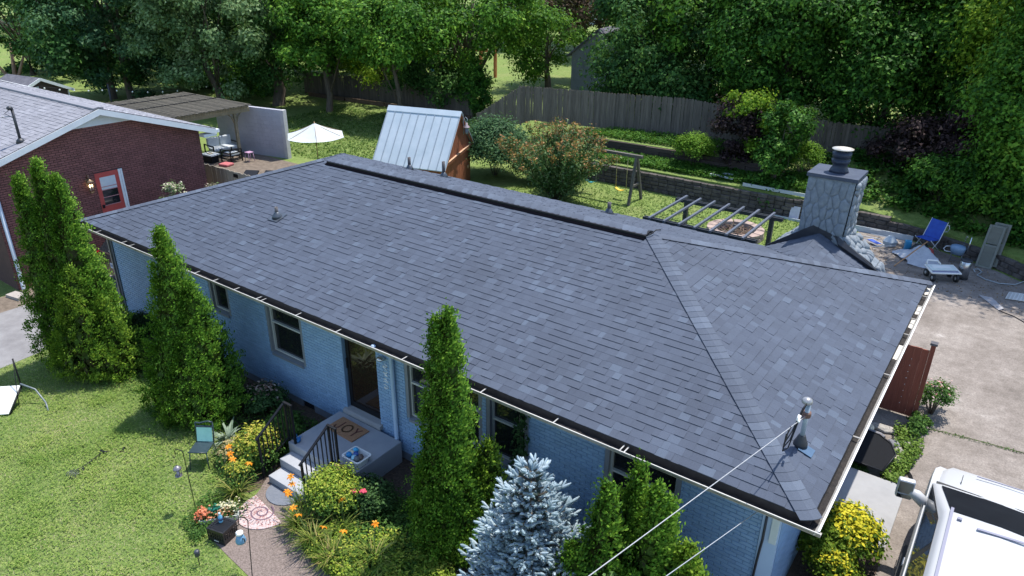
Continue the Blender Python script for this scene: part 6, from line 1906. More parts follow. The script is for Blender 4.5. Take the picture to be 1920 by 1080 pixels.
so = thing("outdoor_sofa", "black framed outdoor sofa with pale grey cushions under the wooden pergola", "sofa", (-31.9, 12.9, 0))
M_cu = M("pale_cushion", (.42, .46, .48), (.52, .56, .58), 8, .9)
for k, y in enumerate((12.35, 13.0)):
    MB().box((-32.0 + .05 * k, y + .1, .42), (.62, .62, .16), rad(-10)).obj("seat_cushion", M_cu, so, (-32, y, .4), bevel=.04)
    MB().box((-32.36 + .05 * k, y + .15, .70), (.18, .6, .5), rad(-10)).obj("back_cushion", M_cu, so, (-32.3, y, .7), bevel=.05)
mb = MB()
for x, y in ((-31.65, 12.05), (-31.55, 13.45), (-32.5, 12.1), (-32.4, 13.5)): mb.span((x - .025, y - .025, 0), (x + .025, y + .025, .66))
mb.beam((-31.65, 12.05, .64), (-32.5, 12.1, .64), .06, .04); mb.beam((-31.55, 13.45, .64), (-32.4, 13.5, .64), .06, .04); mb.beam((-31.65, 12.05, .3), (-31.55, 13.45, .3), .04, .06)
mb.obj("frame", M_black, so)
ac = thing("outdoor_armchair", "black slat sided outdoor armchair in front of the pale sofa", "armchair", (-30.7, 12.3, 0))
mb = MB()
for x, y in ((-31.0, 12.0), (-30.35, 12.1), (-31.05, 12.65), (-30.4, 12.75)): mb.span((x - .025, y - .025, 0), (x + .025, y + .025, .62))
for z in (.2, .34, .48, .62): mb.beam((-30.35, 12.1, z), (-30.4, 12.75, z), .025, .05); mb.beam((-31.0, 12.0, z), (-30.35, 12.1, z), .025, .05)
mb.obj("frame", M_black, ac)
MB().box((-30.7, 12.37, .40), (.56, .56, .14), rad(8)).obj("seat_cushion", M_cu, ac, (-30.7, 12.37, .4), bevel=.03)
st = thing("pink_stool", "small mauve metal stool beside the black armchair on the neighbour terrace", "stool", (-30.0, 12.9, 0))
M_pk = M("mauve_paint", (.40, .24, .36), (.48, .3, .44), 9, .4)
MB().box((-30.0, 12.9, .46), (.32, .32, .04)).obj("seat", M_pk, st, (-30, 12.9, .46), bevel=.015)
for x, y in ((-.14, -.14), (.14, -.14), (-.14, .14), (.14, .14)): MB().tube([(-30 + x * .9, 12.9 + y * .9, .45), (-30 + x * 1.15, 12.9 + y * 1.15, 0)], .015, 5).obj("leg", M_pk, st, (-30 + x, 12.9 + y, .2))
tb = thing("fire_table", "low terrace table topped with pale stones beside the sofa", "table", (-31.3, 12.0, 0))
MB().box((-31.35, 11.65, .40), (.75, .55, .06), rad(8)).obj("top", M_cu, tb, (-31.3, 11.7, .4)); MB().box((-31.35, 11.65, .19), (.6, .42, .36), rad(8)).obj("base", M_black, tb, (-31.3, 11.7, 0))
mb = MB()
for k in range(14): mb.lathe([(.0, 0), (.035, .01), (.03, .04), (.0, .05)], (-31.35 + .18 * math.cos(k * 2.4) * (k / 14) ** .5, 11.65 + .13 * math.sin(k * 2.4) * (k / 14) ** .5, .43), 6)
mb.obj("stones", M("cream_stone", (.5, .42, .3), (.6, .52, .4), 20, .8), tb, (-31.3, 11.7, .43))
gr_ = thing("covered_grill", "black covered grill beside the brick house corner", "grill", (-30.9, 10.3, 0))
MB().box((-30.9, 10.35, .5), (.6, .8, 1.0)).box((-30.9, 10.35, 1.05), (.5, .7, .14)).obj("cover", M("black_cover", (.015, .015, .018), (.03, .03, .035), 8, .7, .5, 8, dist=.05), gr_, bevel=.06)
cu = thing("red_cushion", "faded red floor cushion on the terrace in front of the armchair", "cushion", (-30.2, 11.75, 0))
MB().box((-30.2, 11.7, .07), (.55, .5, .13), .2).obj("pad", M("faded_red", (.35, .08, .09), (.45, .15, .15), 9, .9), cu, (-30.2, 11.7, 0), bevel=.05)
for k in range(2):
    tag(MB().box((-26.7 + k * .75, 10.6 + k * .5, .42), (.62, .55, .06), .5, 0, Matrix.Rotation(.5, 3, 'Z') @ Matrix.Rotation(.35, 3, 'X')).box((-26.7 + k * .75, 10.6 + k * .5, .2), (.5, .42, .36), .5).obj("lounge_chair", M_black, None, (-26.7 + k * .75, 10.6 + k * .5, 0)), ["black sling chair seen over the roof edge, the one nearer the brick house", "black sling chair seen over the roof edge, the one nearer the umbrella"][k], "chair", "black sling chairs beyond the roof edge")

# string of bulbs and small brown shed beyond the brick house
FS = Matrix.Rotation(rad(8), 3, 'Z')
fx, fy = -46.9, 11.0
fs = thing("brown_shed", "small brown shed with white trim and dark shingle roof beyond the brick house", "shed", (fx, fy, 0))
def FP(a, b_, z): return Vector((fx, fy, 0)) + FS @ Vector((a, b_, z))
M_bsh = M("dark_brown_siding", (.045, .028, .024), (.07, .045, .038), 5, .8)
MB().prism([FP(0, -1.6, 0), FP(0, 1.6, 0), FP(0, 1.6, 1.85), FP(0, 0, 2.55), FP(0, -1.6, 1.85)], FS @ Vector((-3, 0, 0))).obj("wall", M_bsh, fs)
for s in (-1, 1):
    MB().prism([FP(.15, 0, 2.68), FP(.15, s * 1.85, 1.84), FP(.15, s * 1.85, 1.78), FP(.15, 0, 2.62)], FS @ Vector((-3.3, 0, 0))).obj("roof", M("shed_shingle", (.055, .055, .075), (.12, .12, .14), 4, .9), fs, FP(0, s, 2.2))
    MB().beam(FP(.17, 0, 2.60), FP(.17, s * 1.85, 1.76), .04, .16).obj("rake_board", M_white, fs, FP(0, s, 2.2)); MB().beam(FP(.02, s * 1.56, 0), FP(.02, s * 1.56, 1.80), .05, .12).obj("corner_board", M_white, fs, FP(0, s * 1.56, 1))
MB().beam(FP(.03, -.62, 0), FP(.03, -.62, 1.62), .05, .14).beam(FP(.03, .62, 0), FP(.03, .62, 1.62), .05, .14).beam(FP(.03, -.69, 1.62), FP(.03, .69, 1.62), .05, .14).obj("door_frame", M_white, fs, FP(0, 0, .8))
MB().box(FP(.03, -.35, 2.06), (.04, .42, .26), rad(8)).obj("plaque", M_white, fs, FP(0, -.35, 2.06))
sg = thing("string_lights", "string of small white bulbs from the brown shed to a dark post", "string lights", tuple(FP(.2, 0, 2.1)))
A, B, C_ = FP(.3, -.4, 2.3), FP(1.5, 3.2, 1.75), FP(6.5, 8.0, 2.0)
path = sag(A, B, .12, 10) + sag(B, C_, .35, 16)[1:]
MB().tube(path, .012, 4).obj("wire", M_black, sg)
mb = MB()
for q in path[1::2]: mb.lathe([(.0, -.02), (.05, -.06), (.055, -.1), (.0, -.15)], q, 7)
mb.obj("bulb", M("bulb_white", (.75, .75, .72), None, rough=.2), sg)
tag(MB().tube([B + Vector((0, 0, -B.z)), B + Vector((0, 0, .25))], .06, 8).obj("post", M_dmet, None, (B.x, B.y, 0)), "dark post holding the string of bulbs behind the brick house ridge", "post")

# ------------------------------------------------------------------ clutter at the back of the concrete yard
ct = thing("flatbed_cart", "white flatbed cart lying folded on black wheels at the yard end", "cart", (-.22, 17.35, 0))
R = Matrix.Rotation(rad(33), 3, 'Z') @ Matrix.Rotation(rad(6), 3, 'X')
def KP(a, b_, c): return Vector((-.22, 17.35, .33)) + R @ Vector((a, b_, c))
mb = MB(); rp = [KP(-.44, -.27, 0), KP(.44, -.27, 0), KP(.44, .27, 0), KP(-.44, .27, 0), KP(-.44, -.27, 0)]
mb.tube(rp, .032, 7); mb.obj("rim", M_wpl, ct, KP(0, 0, 0))
MB().prism([KP(-.40, -.10, .0), KP(.40, -.10, .0), KP(.40, .25, .0), KP(-.40, .25, .0)], R @ Vector((0, 0, .03))).obj("deck", M("pale_aqua_plastic", (.56, .62, .6), (.66, .71, .69), 8, .5), ct, KP(0, .1, 0))
MB().prism([KP(-.40, -.25, -.01), KP(.40, -.25, -.01), KP(.40, -.12, -.01), KP(-.40, -.12, -.01)], R @ Vector((0, 0, .02))).obj("dark_strip", M("lavender_strip", (.20, .20, .3), (.26, .26, .36), 8, .5), ct, KP(0, -.2, 0))
MB().tube([KP(-.40, .28, .04), KP(-.35, .36, .14), KP(-.05, .36, .12), KP(.05, .29, .04)], .028, 7).obj("handle", M_wpl, ct, KP(-.2, .3, .1))
mb = MB(); mb.prism([KP(-.30, .02, .032), KP(.28, .02, .032), KP(.26, .18, .032), KP(-.28, .18, .032)], R @ Vector((0, 0, .012))); mb.obj("moulding", M_wpl, ct, KP(0, .1, .03), bevel=.01)
for a, b_ in ((-.36, -.22), (.36, -.22), (-.36, .22), (.36, .22)):
    c = KP(a, b_, 0); c.z = .125
    d = (R @ Vector((1, 0, 0))); d.z = 0; d.normalize()
    MB().tube([c - d * .035, c + d * .035], .125, 18).obj("wheel", MATS["black_rubber"], ct, c); MB().tube([c - d * .04, c + d * .04], .06, 12).obj("hub", M("hub_grey", (.35, .34, .32)), ct, c); MB().tube([c, KP(a, b_, 0)], .016, 5).obj("axle_leg", M_wpl, ct, c)
tc = thing("steel_bin", "tall slim stainless steel bin with dark lid beside the white cart", "bin", (.33, 17.81, 0))
M_ss = M("stainless_steel", (.36, .37, .40), (.50, .51, .54), 3, .25, metal=.9)
MB().lathe([(.165, .03), (.165, .60), (.155, .61)], (.33, 17.81, 0), 24).obj("body", M_ss, tc); MB().lathe([(.17, 0), (.17, .04), (.16, .042)], (.33, 17.81, 0), 24).obj("base", M_black, tc)
MB().lathe([(.17, .605), (.172, .64), (.12, .67), (.0, .68)], (.33, 17.81, 0), 24).obj("lid", M_dmet, tc)
bc = thing("blue_camp_chair", "royal blue folding chair standing open in the ivy at the yard end", "chair", (-1.0, 19.9, 0))
R = Matrix.Rotation(rad(-28), 3, 'Z')
def BP(a, b_, c): return Vector((-1.0, 19.85, .12)) + R @ Vector((a, b_, c))
M_rb = M("royal_blue_cloth", (.012, .05, .30), (.02, .08, .40), 6, .7)
MB().prism([BP(-.30, .12, .36), BP(.30, .12, .36), BP(.27, .34, .95), BP(-.29, .34, .95)], R @ Vector((0, .02, .0))).obj("backrest", M_rb, bc, BP(0, .2, .6)); MB().prism([BP(-.28, -.32, .38), BP(.28, -.32, .38), BP(.28, .12, .35), BP(-.28, .12, .35)], (0, 0, -.015)).obj("seat", M_rb, bc, BP(0, -.1, .37))
for s in (-1, 1): MB().tube([BP(s * .30, .36, .97), BP(s * .31, .10, .34), BP(s * .30, -.34, -.1)], .014, 6).obj("leg", M("pale_tube", (.5, .52, .54)), bc, BP(s * .3, 0, .3)); MB().tube([BP(s * .30, -.34, .40), BP(s * .30, .28, -.1)], .014, 6).obj("leg", M("pale_tube", (.5, .52, .54)), bc, BP(s * .3, 0, .2))
MB().tube([BP(.31, .32, .86), BP(.38, .33, .88), BP(.41, .33, .78), BP(.38, .32, .66), BP(.31, .28, .64)], .016, 6).obj("arm_loop", M("pale_tube", (.5, .52, .54)), bc, BP(.35, .3, .8))
# crumpled pale tarpaulin thrown over a heap
rg3 = np.random.default_rng(6)
nxx, nyy = 26, 20
V, F = [], []
for j in range(nyy):
    for i in range(nxx):
        u, v = i / (nxx - 1), j / (nyy - 1)
        x = -1.75 + 1.15 * u + .18 * math.sin(v * 5); y = 18.05 + .95 * v + .45 * u * (v - .2)
        z = .05 + .42 * math.exp(-((u - .72) ** 2) / .06 - ((v - .72) ** 2) / .18) + .22 * math.exp(-((u - .3) ** 2) / .03 - ((v - .6) ** 2) / .1) + .05 * math.sin(11 * u + 6 * v) * math.sin(9 * v - 3 * u) + rg3.normal() * .012
        if 0 < i < nxx - 1 and v < .15: z *= .4
        V.append((x, y, max(.015, z)))
for j in range(nyy - 1):
    for i in range(nxx - 1):
        if (j < 5 and i < 9 - j): continue
        a = j * nxx + i; F.append((a, a + 1, a + 1 + nxx, a + nxx))
tag(MB().add(V, F, 0, True).obj("tarpaulin", M("pale_tarp", (.34, .36, .40), (.46, .48, .52), 7, .7, .3, 12, dist=.03), None, (-1.2, 18.6, 0)), "crumpled pale grey tarpaulin heaped beside the blue chair", "tarpaulin")
tag(MB().tube([(-1.62, 17.56, .02), (-1.30, 18.2, .32), (-.95, 18.9, .64)], .022, 7).obj("wooden_pole", M("orange_wood", (.36, .19, .09), (.46, .26, .14), 12, .6), None, (-1.62, 17.56, 0)), "orange brown wooden pole leaning on the pale tarpaulin", "pole")
tag(MB().lathe([(.0, 0), (.17, .02), (.2, .15), (.14, .3), (.0, .34)], (-.88, 19.2, .0), 9).obj("red_bag", M("red_cloth", (.28, .03, .03), (.38, .07, .06), 9, .8, .6, 9, dist=.04), None, (-.88, 19.2, 0)), "red cloth bundle in front of the blue chair", "bag")
tag(MB().lathe([(.0, 0), (.3, .02), (.34, .2), (.22, .36), (.0, .4)], (-1.12, 19.2, .0), 9).obj("black_bag", M("bin_liner", (.012, .013, .016), (.025, .026, .03), 10, .35, .8, 14, dist=.05), None, (-1.12, 19.2, 0)), "black bag bundle between the cyan box and the red bundle", "bag")
tag(MB().box((-1.55, 19.4, .2), (.2, .16, .38), .4).obj("cyan_box", M("cyan_plastic", (.03, .22, .42), (.05, .28, .48), 8, .4), None, (-1.55, 19.4, 0), bevel=.02), "small cyan plastic box standing beside the black bundle", "box")
tag(MB().lathe([(.0, 0), (.22, .02), (.26, .18), (.1, .36), (.0, .38)], (-2.15, 19.6, .0), 5, 0, False).obj("grey_bag", M("pale_blue_bag", (.26, .32, .38), (.36, .42, .47), 7, .6), None, (-2.15, 19.6, 0)), "pale blue grey bag slumped among the white poles", "bag")
for k, (a, b_) in enumerate((((-3.2, 19.9, .06), (-2.5, 19.6, .18)), ((-2.9, 20.2, .1), (-2.1, 20.0, .16)), ((-3.0, 20.35, .22), (-2.6, 20.4, .22)), ((-3.3, 19.2, .03), (-2.8, 18.95, .04)), ((-2.6, 19.0, .04), (-1.9, 19.35, .12)))):
    tag(MB().tube([a, b_], .016, 5).obj("tent_pole", M("pale_tube", (.5, .52, .54)), None, a), ["thin white pole sloping up towards the pale blue grey bag", "thin white pole lying level behind the pale blue grey bag", "short white pole nearest the long pale plank", "thin white pole lying nearest the chimney flank", "thin white pole between the folded frame and the tarpaulin"][k], "pole")
ff = thing("folded_frame", "folded blue and white frame chair lying flat near the chimney", "chair", (-2.6, 19.2, 0))
MB().tube([(-2.95, 19.35, .12), (-2.45, 19.05, .1), (-2.25, 19.25, .1), (-2.75, 19.55, .14), (-2.95, 19.35, .12)], .014, 5).obj("frame", M("pale_tube", (.5, .52, .54)), ff)
MB().prism([(-2.85, 19.38, .13), (-2.5, 19.16, .11), (-2.35, 19.28, .11), (-2.7, 19.5, .14)], (0, 0, .012)).obj("cloth", M_rb, ff)
cl = thing("grey_cooler", "pale blue grey tub with a hand pump standing on a wire rack", "tub", (-.05, 19.3, 0))
MB().lathe([(.20, .3), (.24, .5), (.22, .56), (.1, .60), (.0, .61)], (-.05, 19.3, 0), 14).obj("tub", M("slate_blue_plastic", (.12, .21, .33), (.19, .28, .40), 7, .4), cl)
MB().tube([(.22, 19.25, .35), (.25, 19.25, .95)], .016, 6).obj("pump_rod", M("chrome", (.6, .6, .62)), cl); MB().tube([(.08, 19.3, .6), (.10, 19.32, .95), (.14, 19.3, .92)], .012, 6).obj("hook", M("chrome", (.6, .6, .62)), cl)
mb = MB()
for x, y in ((-.2, 19.12), (.12, 19.12), (-.2, 19.48), (.12, 19.48)): mb.tube([(x, y, 0), (x, y, .32)], .011, 5)
mb.tube([(-.2, 19.12, .1), (.12, 19.12, .1), (.12, 19.48, .1), (-.2, 19.48, .1), (-.2, 19.12, .1)], .01, 5); mb.obj("rack", M("rack_grey", (.12, .12, .14)), cl)
MB().tube([(-.24, 19.3, .52), (-.4, 19.25, .5), (-.46, 19.2, .42), (-.4, 19.15, .36), (-.22, 19.2, .34)], .016, 6).obj("handle", M("pale_tube", (.5, .52, .54)), cl)
hs = MB().tube([(.62, 18.55, .05), (.55, 18.75, .06), (.68, 18.9, .05), (.8, 18.7, .04), (.7, 18.35, .03), (.95, 18.1, .03), (1.35, 18.0, .03), (1.75, 18.2, .03), (2.0, 18.7, .04), (2.1, 19.3, .3), (2.2, 19.7, .5)], .018, 6)
tag(hs.obj("garden_hose", M("grey_hose", (.26, .29, .31), (.36, .39, .41), 20, .5), None, (.62, 18.55, 0)), "pale grey garden hose curving across the shaded end of the concrete", "hose")
for k, (dx, dz, lab) in enumerate(((0, 0, "olive grey panel shutter leaning on the wall, the front one of two"), (.13, .06, "olive grey panel shutter leaning behind the other one"))):
    sp_ = thing("window_shutter", lab, "shutter", (.75 + dx, 19.2 + dx * .4, 0), "shutters leaning at the yard end")
    R = Matrix.Rotation(rad(-8), 3, 'Z') @ Matrix.Rotation(rad(-24), 3, 'X')
    B0 = Vector((.78 + dx, 19.2 + k * .16, .02 + dz))
    def HP(a, c, t=0): return B0 + R @ Vector((a, t, c))
    Mo = M("olive_grey_paint", (.13, .135, .115), (.17, .175, .15), 4, .7, rnd=.05)
    for a in (-.20, .20): MB().prism([HP(a - .035, 0), HP(a + .035, 0), HP(a + .035, 1.45), HP(a - .035, 1.45)], R @ Vector((0, .035, 0))).obj("stile", Mo, sp_, HP(a, .7))
    for c in (0, .72, 1.38): MB().prism([HP(-.163, c), HP(.163, c), HP(.163, c + .07), HP(-.163, c + .07)], R @ Vector((0, .03, 0))).obj("rail", Mo, sp_, HP(0, c))
    for i in range(26):
        c = .08 + i * .05
        if .68 < c < .8: continue
        MB().prism([HP(-.163, c, .02), HP(.163, c, .02), HP(.163, c + .045, .008), HP(-.163, c + .045, .008)], R @ Vector((0, .008, 0))).obj("slat", Mo, sp_, HP(0, c))
gt = thing("wire_grate", "white wire grid rack lying flat on the concrete at the frame edge", "wire rack", (1.95, 17.0, 0))
mb = MB()
for k in range(9): mb.tube([(1.6 + k * .09, 16.75 + .02 * k, .05), (1.65 + k * .09, 17.35 + .02 * k, .05)], .012, 4)
for k in range(8): mb.tube([(1.6 + .007 * k, 16.75 + k * .085, .06), (2.32 + .007 * k, 16.91 + k * .085, .06)], .012, 4)
mb.obj("grid", M_wpl, gt)
tag(MB().prism([(.92, 16.62, .008), (1.50, 15.75, .008), (1.62, 15.92, .03), (1.25, 16.55, .05)], (0, 0, .02)).obj("thin_board", M("board_grey", (.26, .25, .26), (.36, .35, .35), 5, .8), None, (1.1, 16.4, 0)), "thin grey board lying on the sunlit concrete near the wire rack", "board")
tag(MB().tube([(1.5, 15.75, .02), (1.9, 15.55, .02), (2.3, 15.15, .02)], .012, 5).obj("cable_end", M_black, None, (1.5, 15.75, 0)), "dark strip trailing from the thin board on the concrete", "strip")

# ------------------------------------------------------------------ far yard seen through the trees
gs = thing("grey_block_shed", "grey block shed with dark gable roof standing beyond the board fence", "shed", (-22.6, 34.2, 1.4))
M_gb = M("grey_block_paint", (.13, .145, .16), (.175, .19, .205), 2, .85, .3, 20)
gx, gy_ = -24.9, 34.6
GR = Matrix.Rotation(rad(10), 3, 'Z')
def GP(a, b_, z): return Vector((gx, gy_, 1.1)) + GR @ Vector((a, b_, z))
MB().prism([GP(0, 0, 0), GP(3.6, 0, 0), GP(3.6, 0, 2.6), GP(1.8, 0, 4.0), GP(0, 0, 2.6)][::-1], GR @ Vector((0, 3.5, 0))).obj("wall", M_gb, gs)
bl = MB()
for c in range(12):
    u = -.2 * (c % 2)
    while u < 3.6:
        a, b_ = max(0, u) + .006, min(3.6, u + .4) - .006
        if b_ - a > .05: bl.prism([GP(a, -.012, c * .2 + .006), GP(b_, -.012, c * .2 + .006), GP(b_, -.012, c * .2 + .194), GP(a, -.012, c * .2 + .194)], GR @ Vector((0, .011, 0)))
        u += .4
bl.obj("blockwork", M_gb, gs, kind="stuff")
for s in (0, 1):
    e = GP(-.25 if s == 0 else 3.85, -.25, 2.42)
    MB().prism([GP(1.8, -.25, 4.12), e, e - Vector((0, 0, .12)), GP(1.8, -.25, 4.0)], GR @ Vector((0, 4, 0))).obj("roof", M("shed_shingle", (.055, .055, .075)), gs, e)
MB().tube([GP(1.6, -.05, 2.0), GP(2.4, -.05, 1.0), GP(3.2, -.05, .6)], .03, 5).obj("cable", M_black, gs, GP(2, 0, 1.5))
ps = thing("play_frame", "orange timber play frame with a blue slide in the far yard", "play frame", (-38, 39, .4))
M_or = M("orange_timber", (.42, .13, .05), (.52, .2, .09), 5, .6)
zg = ground_z(-38.5, 39)
for x, y in ((-40.3, 38.6), (-39.0, 38.6), (-40.3, 40), (-39.0, 40), (-35.4, 38.2), (-35.2, 39.8)): MB().span((x - .1, y - .1, zg), (x + .1, y + .1, zg + 2.3)).obj("post", M_or, ps, (x, y, zg))
MB().span((-40.4, 38.5, zg + 2.1), (-35.1, 38.7, zg + 2.3)).obj("beam", M_or, ps, (-38, 38.6, zg + 2)); MB().span((-40.3, 38.6, zg + 1.1), (-39, 40, zg + 1.2)).obj("platform", M_or, ps, (-39.6, 39, zg + 1.1))
MB().prism([(-38.9, 38.7, zg + 1.3), (-38.9, 39.3, zg + 1.3), (-37.1, 38.4, zg + .1), (-37.1, 37.8, zg + .1)], (0, 0, .12)).obj("slide", M("slide_blue", (.02, .20, .55), (.03, .3, .65), 6, .35), ps, (-38, 38.5, zg + .6))
MB().span((-41.2, 38.7, zg + .1), (-40.4, 39.5, zg + .7)).obj("canopy", M("slide_blue", (.02, .20, .55)), ps, (-40.8, 39, zg + .4))
hz_ = thing("far_house", "pale far house glimpsed between the tree crowns at the top", "house", (-62, 78, 1))
z_ = ground_z(-60, 80)
MB().span((-66, 78, z_ - 1), (-50, 86, z_ + 3)).obj("wall", M_white, hz_); MB().prism([(-67, 77, z_ + 3.0), (-67, 87, z_ + 3.0), (-67, 82, z_ + 5.2)], (18, 0, 0)).obj("roof", M("far_roof", (.2, .18, .18)), hz_)
for k in range(4): MB().span((-64.5 + 3.8 * k, 77.93, z_ + .8), (-63 + 3.8 * k, 77.99, z_ + 2.2)).obj("window", M_glass, hz_, (-64 + 3.8 * k, 78, z_ + 1))
# ------------------------------------------------------------------ planting in front of the blue house
L_arb = leaf("arborvitae_green", [(.1, (0.0325, 0.09, 0.0112)), (.4, (0.0688, 0.169, 0.0163)), (.65, (0.119, 0.25, 0.0225)), (.9, (0.219, 0.35, 0.04))], .3, .55, 1.1)
L_arb2 = leaf("arborvitae_gold_green", [(.1, (0.05, 0.115, 0.0125)), (.4, (0.106, 0.206, 0.0187)), (.65, (0.181, 0.3, 0.0275)), (.9, (0.288, 0.4, 0.0462))], .3, .55, 1.2)
arbor("arborvitae", "tall arborvitae with the highest tip in the cluster by the left driveway", (-16.5, -1.45, 0), [(0, 0, 5.1, .66)], 1, L_arb)
arbor("arborvitae", "slim dark arborvitae on the driveway edge, outermost of its cluster", (-16.95, -1.72, 0), [(0, 0, 4.75, .56)], 2, L_arb)
arbor("arborvitae", "arborvitae of the driveway cluster standing nearest the dark corner post", (-16.12, -1.28, 0), [(0, 0, 4.8, .68), (.25, .12, 3.1, .6)], 3, L_arb)
arbor("arborvitae", "low bulging golden green arborvitae at the foot of the driveway cluster", (-15.85, -1.62, 0), [(0, 0, 2.75, .72), (.45, .35, 1.9, .55)], 4, L_arb2)
arbor("arborvitae", "broad arborvitae with a low side shoulder between the two small windows and the chair", (-12.75, -.95, 0), [(0, 0, 4.2, .72), (.55, .1, 3.15, .72), (.62, -.25, 2.0, .72), (.1, -.35, 2.2, .66)], 5, L_arb)
arbor("arborvitae", "tall narrow arborvitae overlapping the gutter in front of the big windows", (-5.38, -.78, 0), [(-.06, -.05, 4.35, .44), (.08, .06, 4.5, .50), (.16, -.05, 3.0, .52), (-.1, -.1, 2.4, .52)], 6, L_arb)
arbor("arborvitae", "short rounded arborvitae between the tall one and the blue spruce", (-4.78, -.42, 0), [(0, 0, 2.15, .50), (-.1, -.3, 1.35, .5)], 7, L_arb2)
arbor("arborvitae", "pointed arborvitae next to the blue spruce at the front wall", (-2.36, -.95, 0), [(0, 0, 2.9, .50), (-.28, -.3, 1.9, .56)], 8, L_arb)
arbor("arborvitae", "arborvitae tip standing closest to the gutter beside the end window", (-2.14, -.45, 0), [(0, 0, 2.98, .44)], 9, L_arb)
arbor("arborvitae", "twin tipped arborvitae beneath the near stretch of the power line", (-1.74, -.75, 0), [(0, 0, 3.0, .46), (.14, .05, 2.85, .36), (-.1, -.45, 1.8, .55)], 10, L_arb)
arbor("arborvitae", "low arborvitae nearest the blank end of the blue wall", (-1.22, -.74, 0), [(0, 0, 2.3, .50), (-.1, -.35, 1.6, .5)], 11, L_arb2)
shrub("dark_shrub", "dark round shrub at the foot of the slate corner post", (-16.35, -.15, 0), .55, .5, 1.0, leaf("dark_yew", [(.2, (.012, .03, .01)), (.8, (.03, .065, .016))], .15), 31, 9000, .05)

# blue spruce: whorled branches carrying finger-like shoots
def spruce(base, H, R, seed):
    rng = np.random.default_rng(seed)
    root = thing("blue_spruce", "silvery blue spruce in front of the blue wall near the end window", "conifer", base)
    b = np.array(base)
    shoots = []
    mb = MB(); mb.tube([base, (base[0], base[1], base[2] + H * .97)], [.09, .012], 7)
    nb_ = 0
    lv = np.linspace(.10, .97, 17)
    for li, t in enumerate(lv):
        rr = R * (1 - t) ** .60 * 1.02 + .05
        nbr_ = max(4, int(13 * (1 - t) + 4))
        for k in range(nbr_):
            a = k / nbr_ * 6.283 + li * 1.1 + rng.normal() * .12
            L = rr * (.78 + .32 * rng.random())
            d = np.array([math.cos(a), math.sin(a), .02 + .5 * t])
            d /= np.linalg.norm(d)
            p0 = b + np.array([0, 0, t * H])
            tip = p0 + d * L + np.array([0, 0, -.10 * L * (1 - t)])
            mb.tube([p0, (p0 + tip) / 2 + np.array([0, 0, .02]), tip], [.022, .014, .006], 4)
            ns = max(4, int(L / .075))
            side = np.cross(d, [0, 0, 1]); side /= np.linalg.norm(side)
            for i in range(ns):
                f = .22 + .78 * (i + rng.random() * .6) / ns
                q = p0 + (tip - p0) * f
                s = (-1) ** i
                dd = d * .8 + side * s * (.75 - .25 * f) + np.array([0, 0, .22 + .2 * rng.random()]) + rng.normal(size=3) * .18
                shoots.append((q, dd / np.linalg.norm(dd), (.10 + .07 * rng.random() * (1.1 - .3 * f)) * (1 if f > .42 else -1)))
                if rng.random() < .6:
                    dd = d * .55 + side * rng.normal() * .6 + np.array([0, 0, .65]) + rng.normal(size=3) * .15
                    shoots.append((q + rng.normal(size=3) * .02, dd / np.linalg.norm(dd), .08 + .06 * rng.random()))
                if L > .45 and i < ns - 2:
                    dd = side * s; e = q + dd * L * (.30 * (1 - f) + .06)
                    for j in range(2):
                        d3 = d * .6 + dd * .7 + np.array([0, 0, .25]) + rng.normal(size=3) * .25
                        shoots.append((q + (e - q) * (j + .6) / 2, d3 / np.linalg.norm(d3), .09 + .06 * rng.random()))
            shoots.append((tip - d * .03, d * .9 + np.array([0, 0, .2]), .15))
    shoots.append((b + np.array([0, 0, H * .95]), np.array([.05, 0, 1]), .22))
    for k in range(5): shoots.append((b + np.array([0, 0, H * .94]), np.array([math.cos(k * 1.25), math.sin(k * 1.25), .9]) / 1.35, .17))
    mb.obj("trunk", BARK(), root)
    # every shoot: a soft core plus needles standing off it
    V, F, FM, NM = [], [], [], []
    NV, NF = [], []
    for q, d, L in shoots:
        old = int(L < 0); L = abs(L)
        d = np.asarray(d) / np.linalg.norm(d)
        x = np.cross(d, [0.3, .5, .8]); x /= np.linalg.norm(x); y = np.cross(d, x)
        r0 = .019 + .005 * rng.random()
        o = len(V)
        for f, rr in ((0, .6), (.35, 1), (.8, .9), (1.04, .28)):
            for k in range(5):
                t = k * 1.2566
                V.append(q + d * L * f + (x * math.cos(t) + y * math.sin(t)) * r0 * rr * (1 + .18 * rng.normal()))
        for j in range(3):
            FM += [old] * 5
            for k in range(5): F.append((o + j * 5 + k, o + j * 5 + (k + 1) % 5, o + (j + 1) * 5 + (k + 1) % 5, o + (j + 1) * 5 + k))
        for k in range(15):
            t = rng.random() * 6.283; f = rng.random()
            rad_ = x * math.cos(t) + y * math.sin(t)
            p0 = q + d * L * f + rad_ * r0 * .7
            p1 = p0 + rad_ * .020 + d * .018
            w = np.cross(rad_, d) * .0035
            NM.append(old); i0 = len(NV); NV += [p0 - w, p0 + w, p1]; NF.append((i0, i0 + 1, i0 + 2))
    m1 = leaf("spruce_core", [(.1, (.19, .26, .30)), (.5, (.29, .38, .43)), (.9, (.40, .48, .53))], .1, .7, 1.2)
    m2 = leaf("spruce_needle", [(.1, (.30, .40, .45)), (.5, (.42, .51, .56)), (.9, (.54, .62, .65))], .1, .6, 1.2)
    m3 = leaf("spruce_shaded_growth", [(.2, (.035, .055, .05)), (.6, (.06, .085, .075)), (.9, (.09, .10, .08))], .1, .7, 1.2)  # older inner needles, coloured darker so the gaps look shaded
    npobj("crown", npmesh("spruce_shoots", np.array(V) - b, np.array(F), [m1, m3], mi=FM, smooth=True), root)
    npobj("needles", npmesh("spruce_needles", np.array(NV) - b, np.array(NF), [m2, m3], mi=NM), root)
spruce((-3.42, -1.18, 0), 2.82, 1.12, 41)

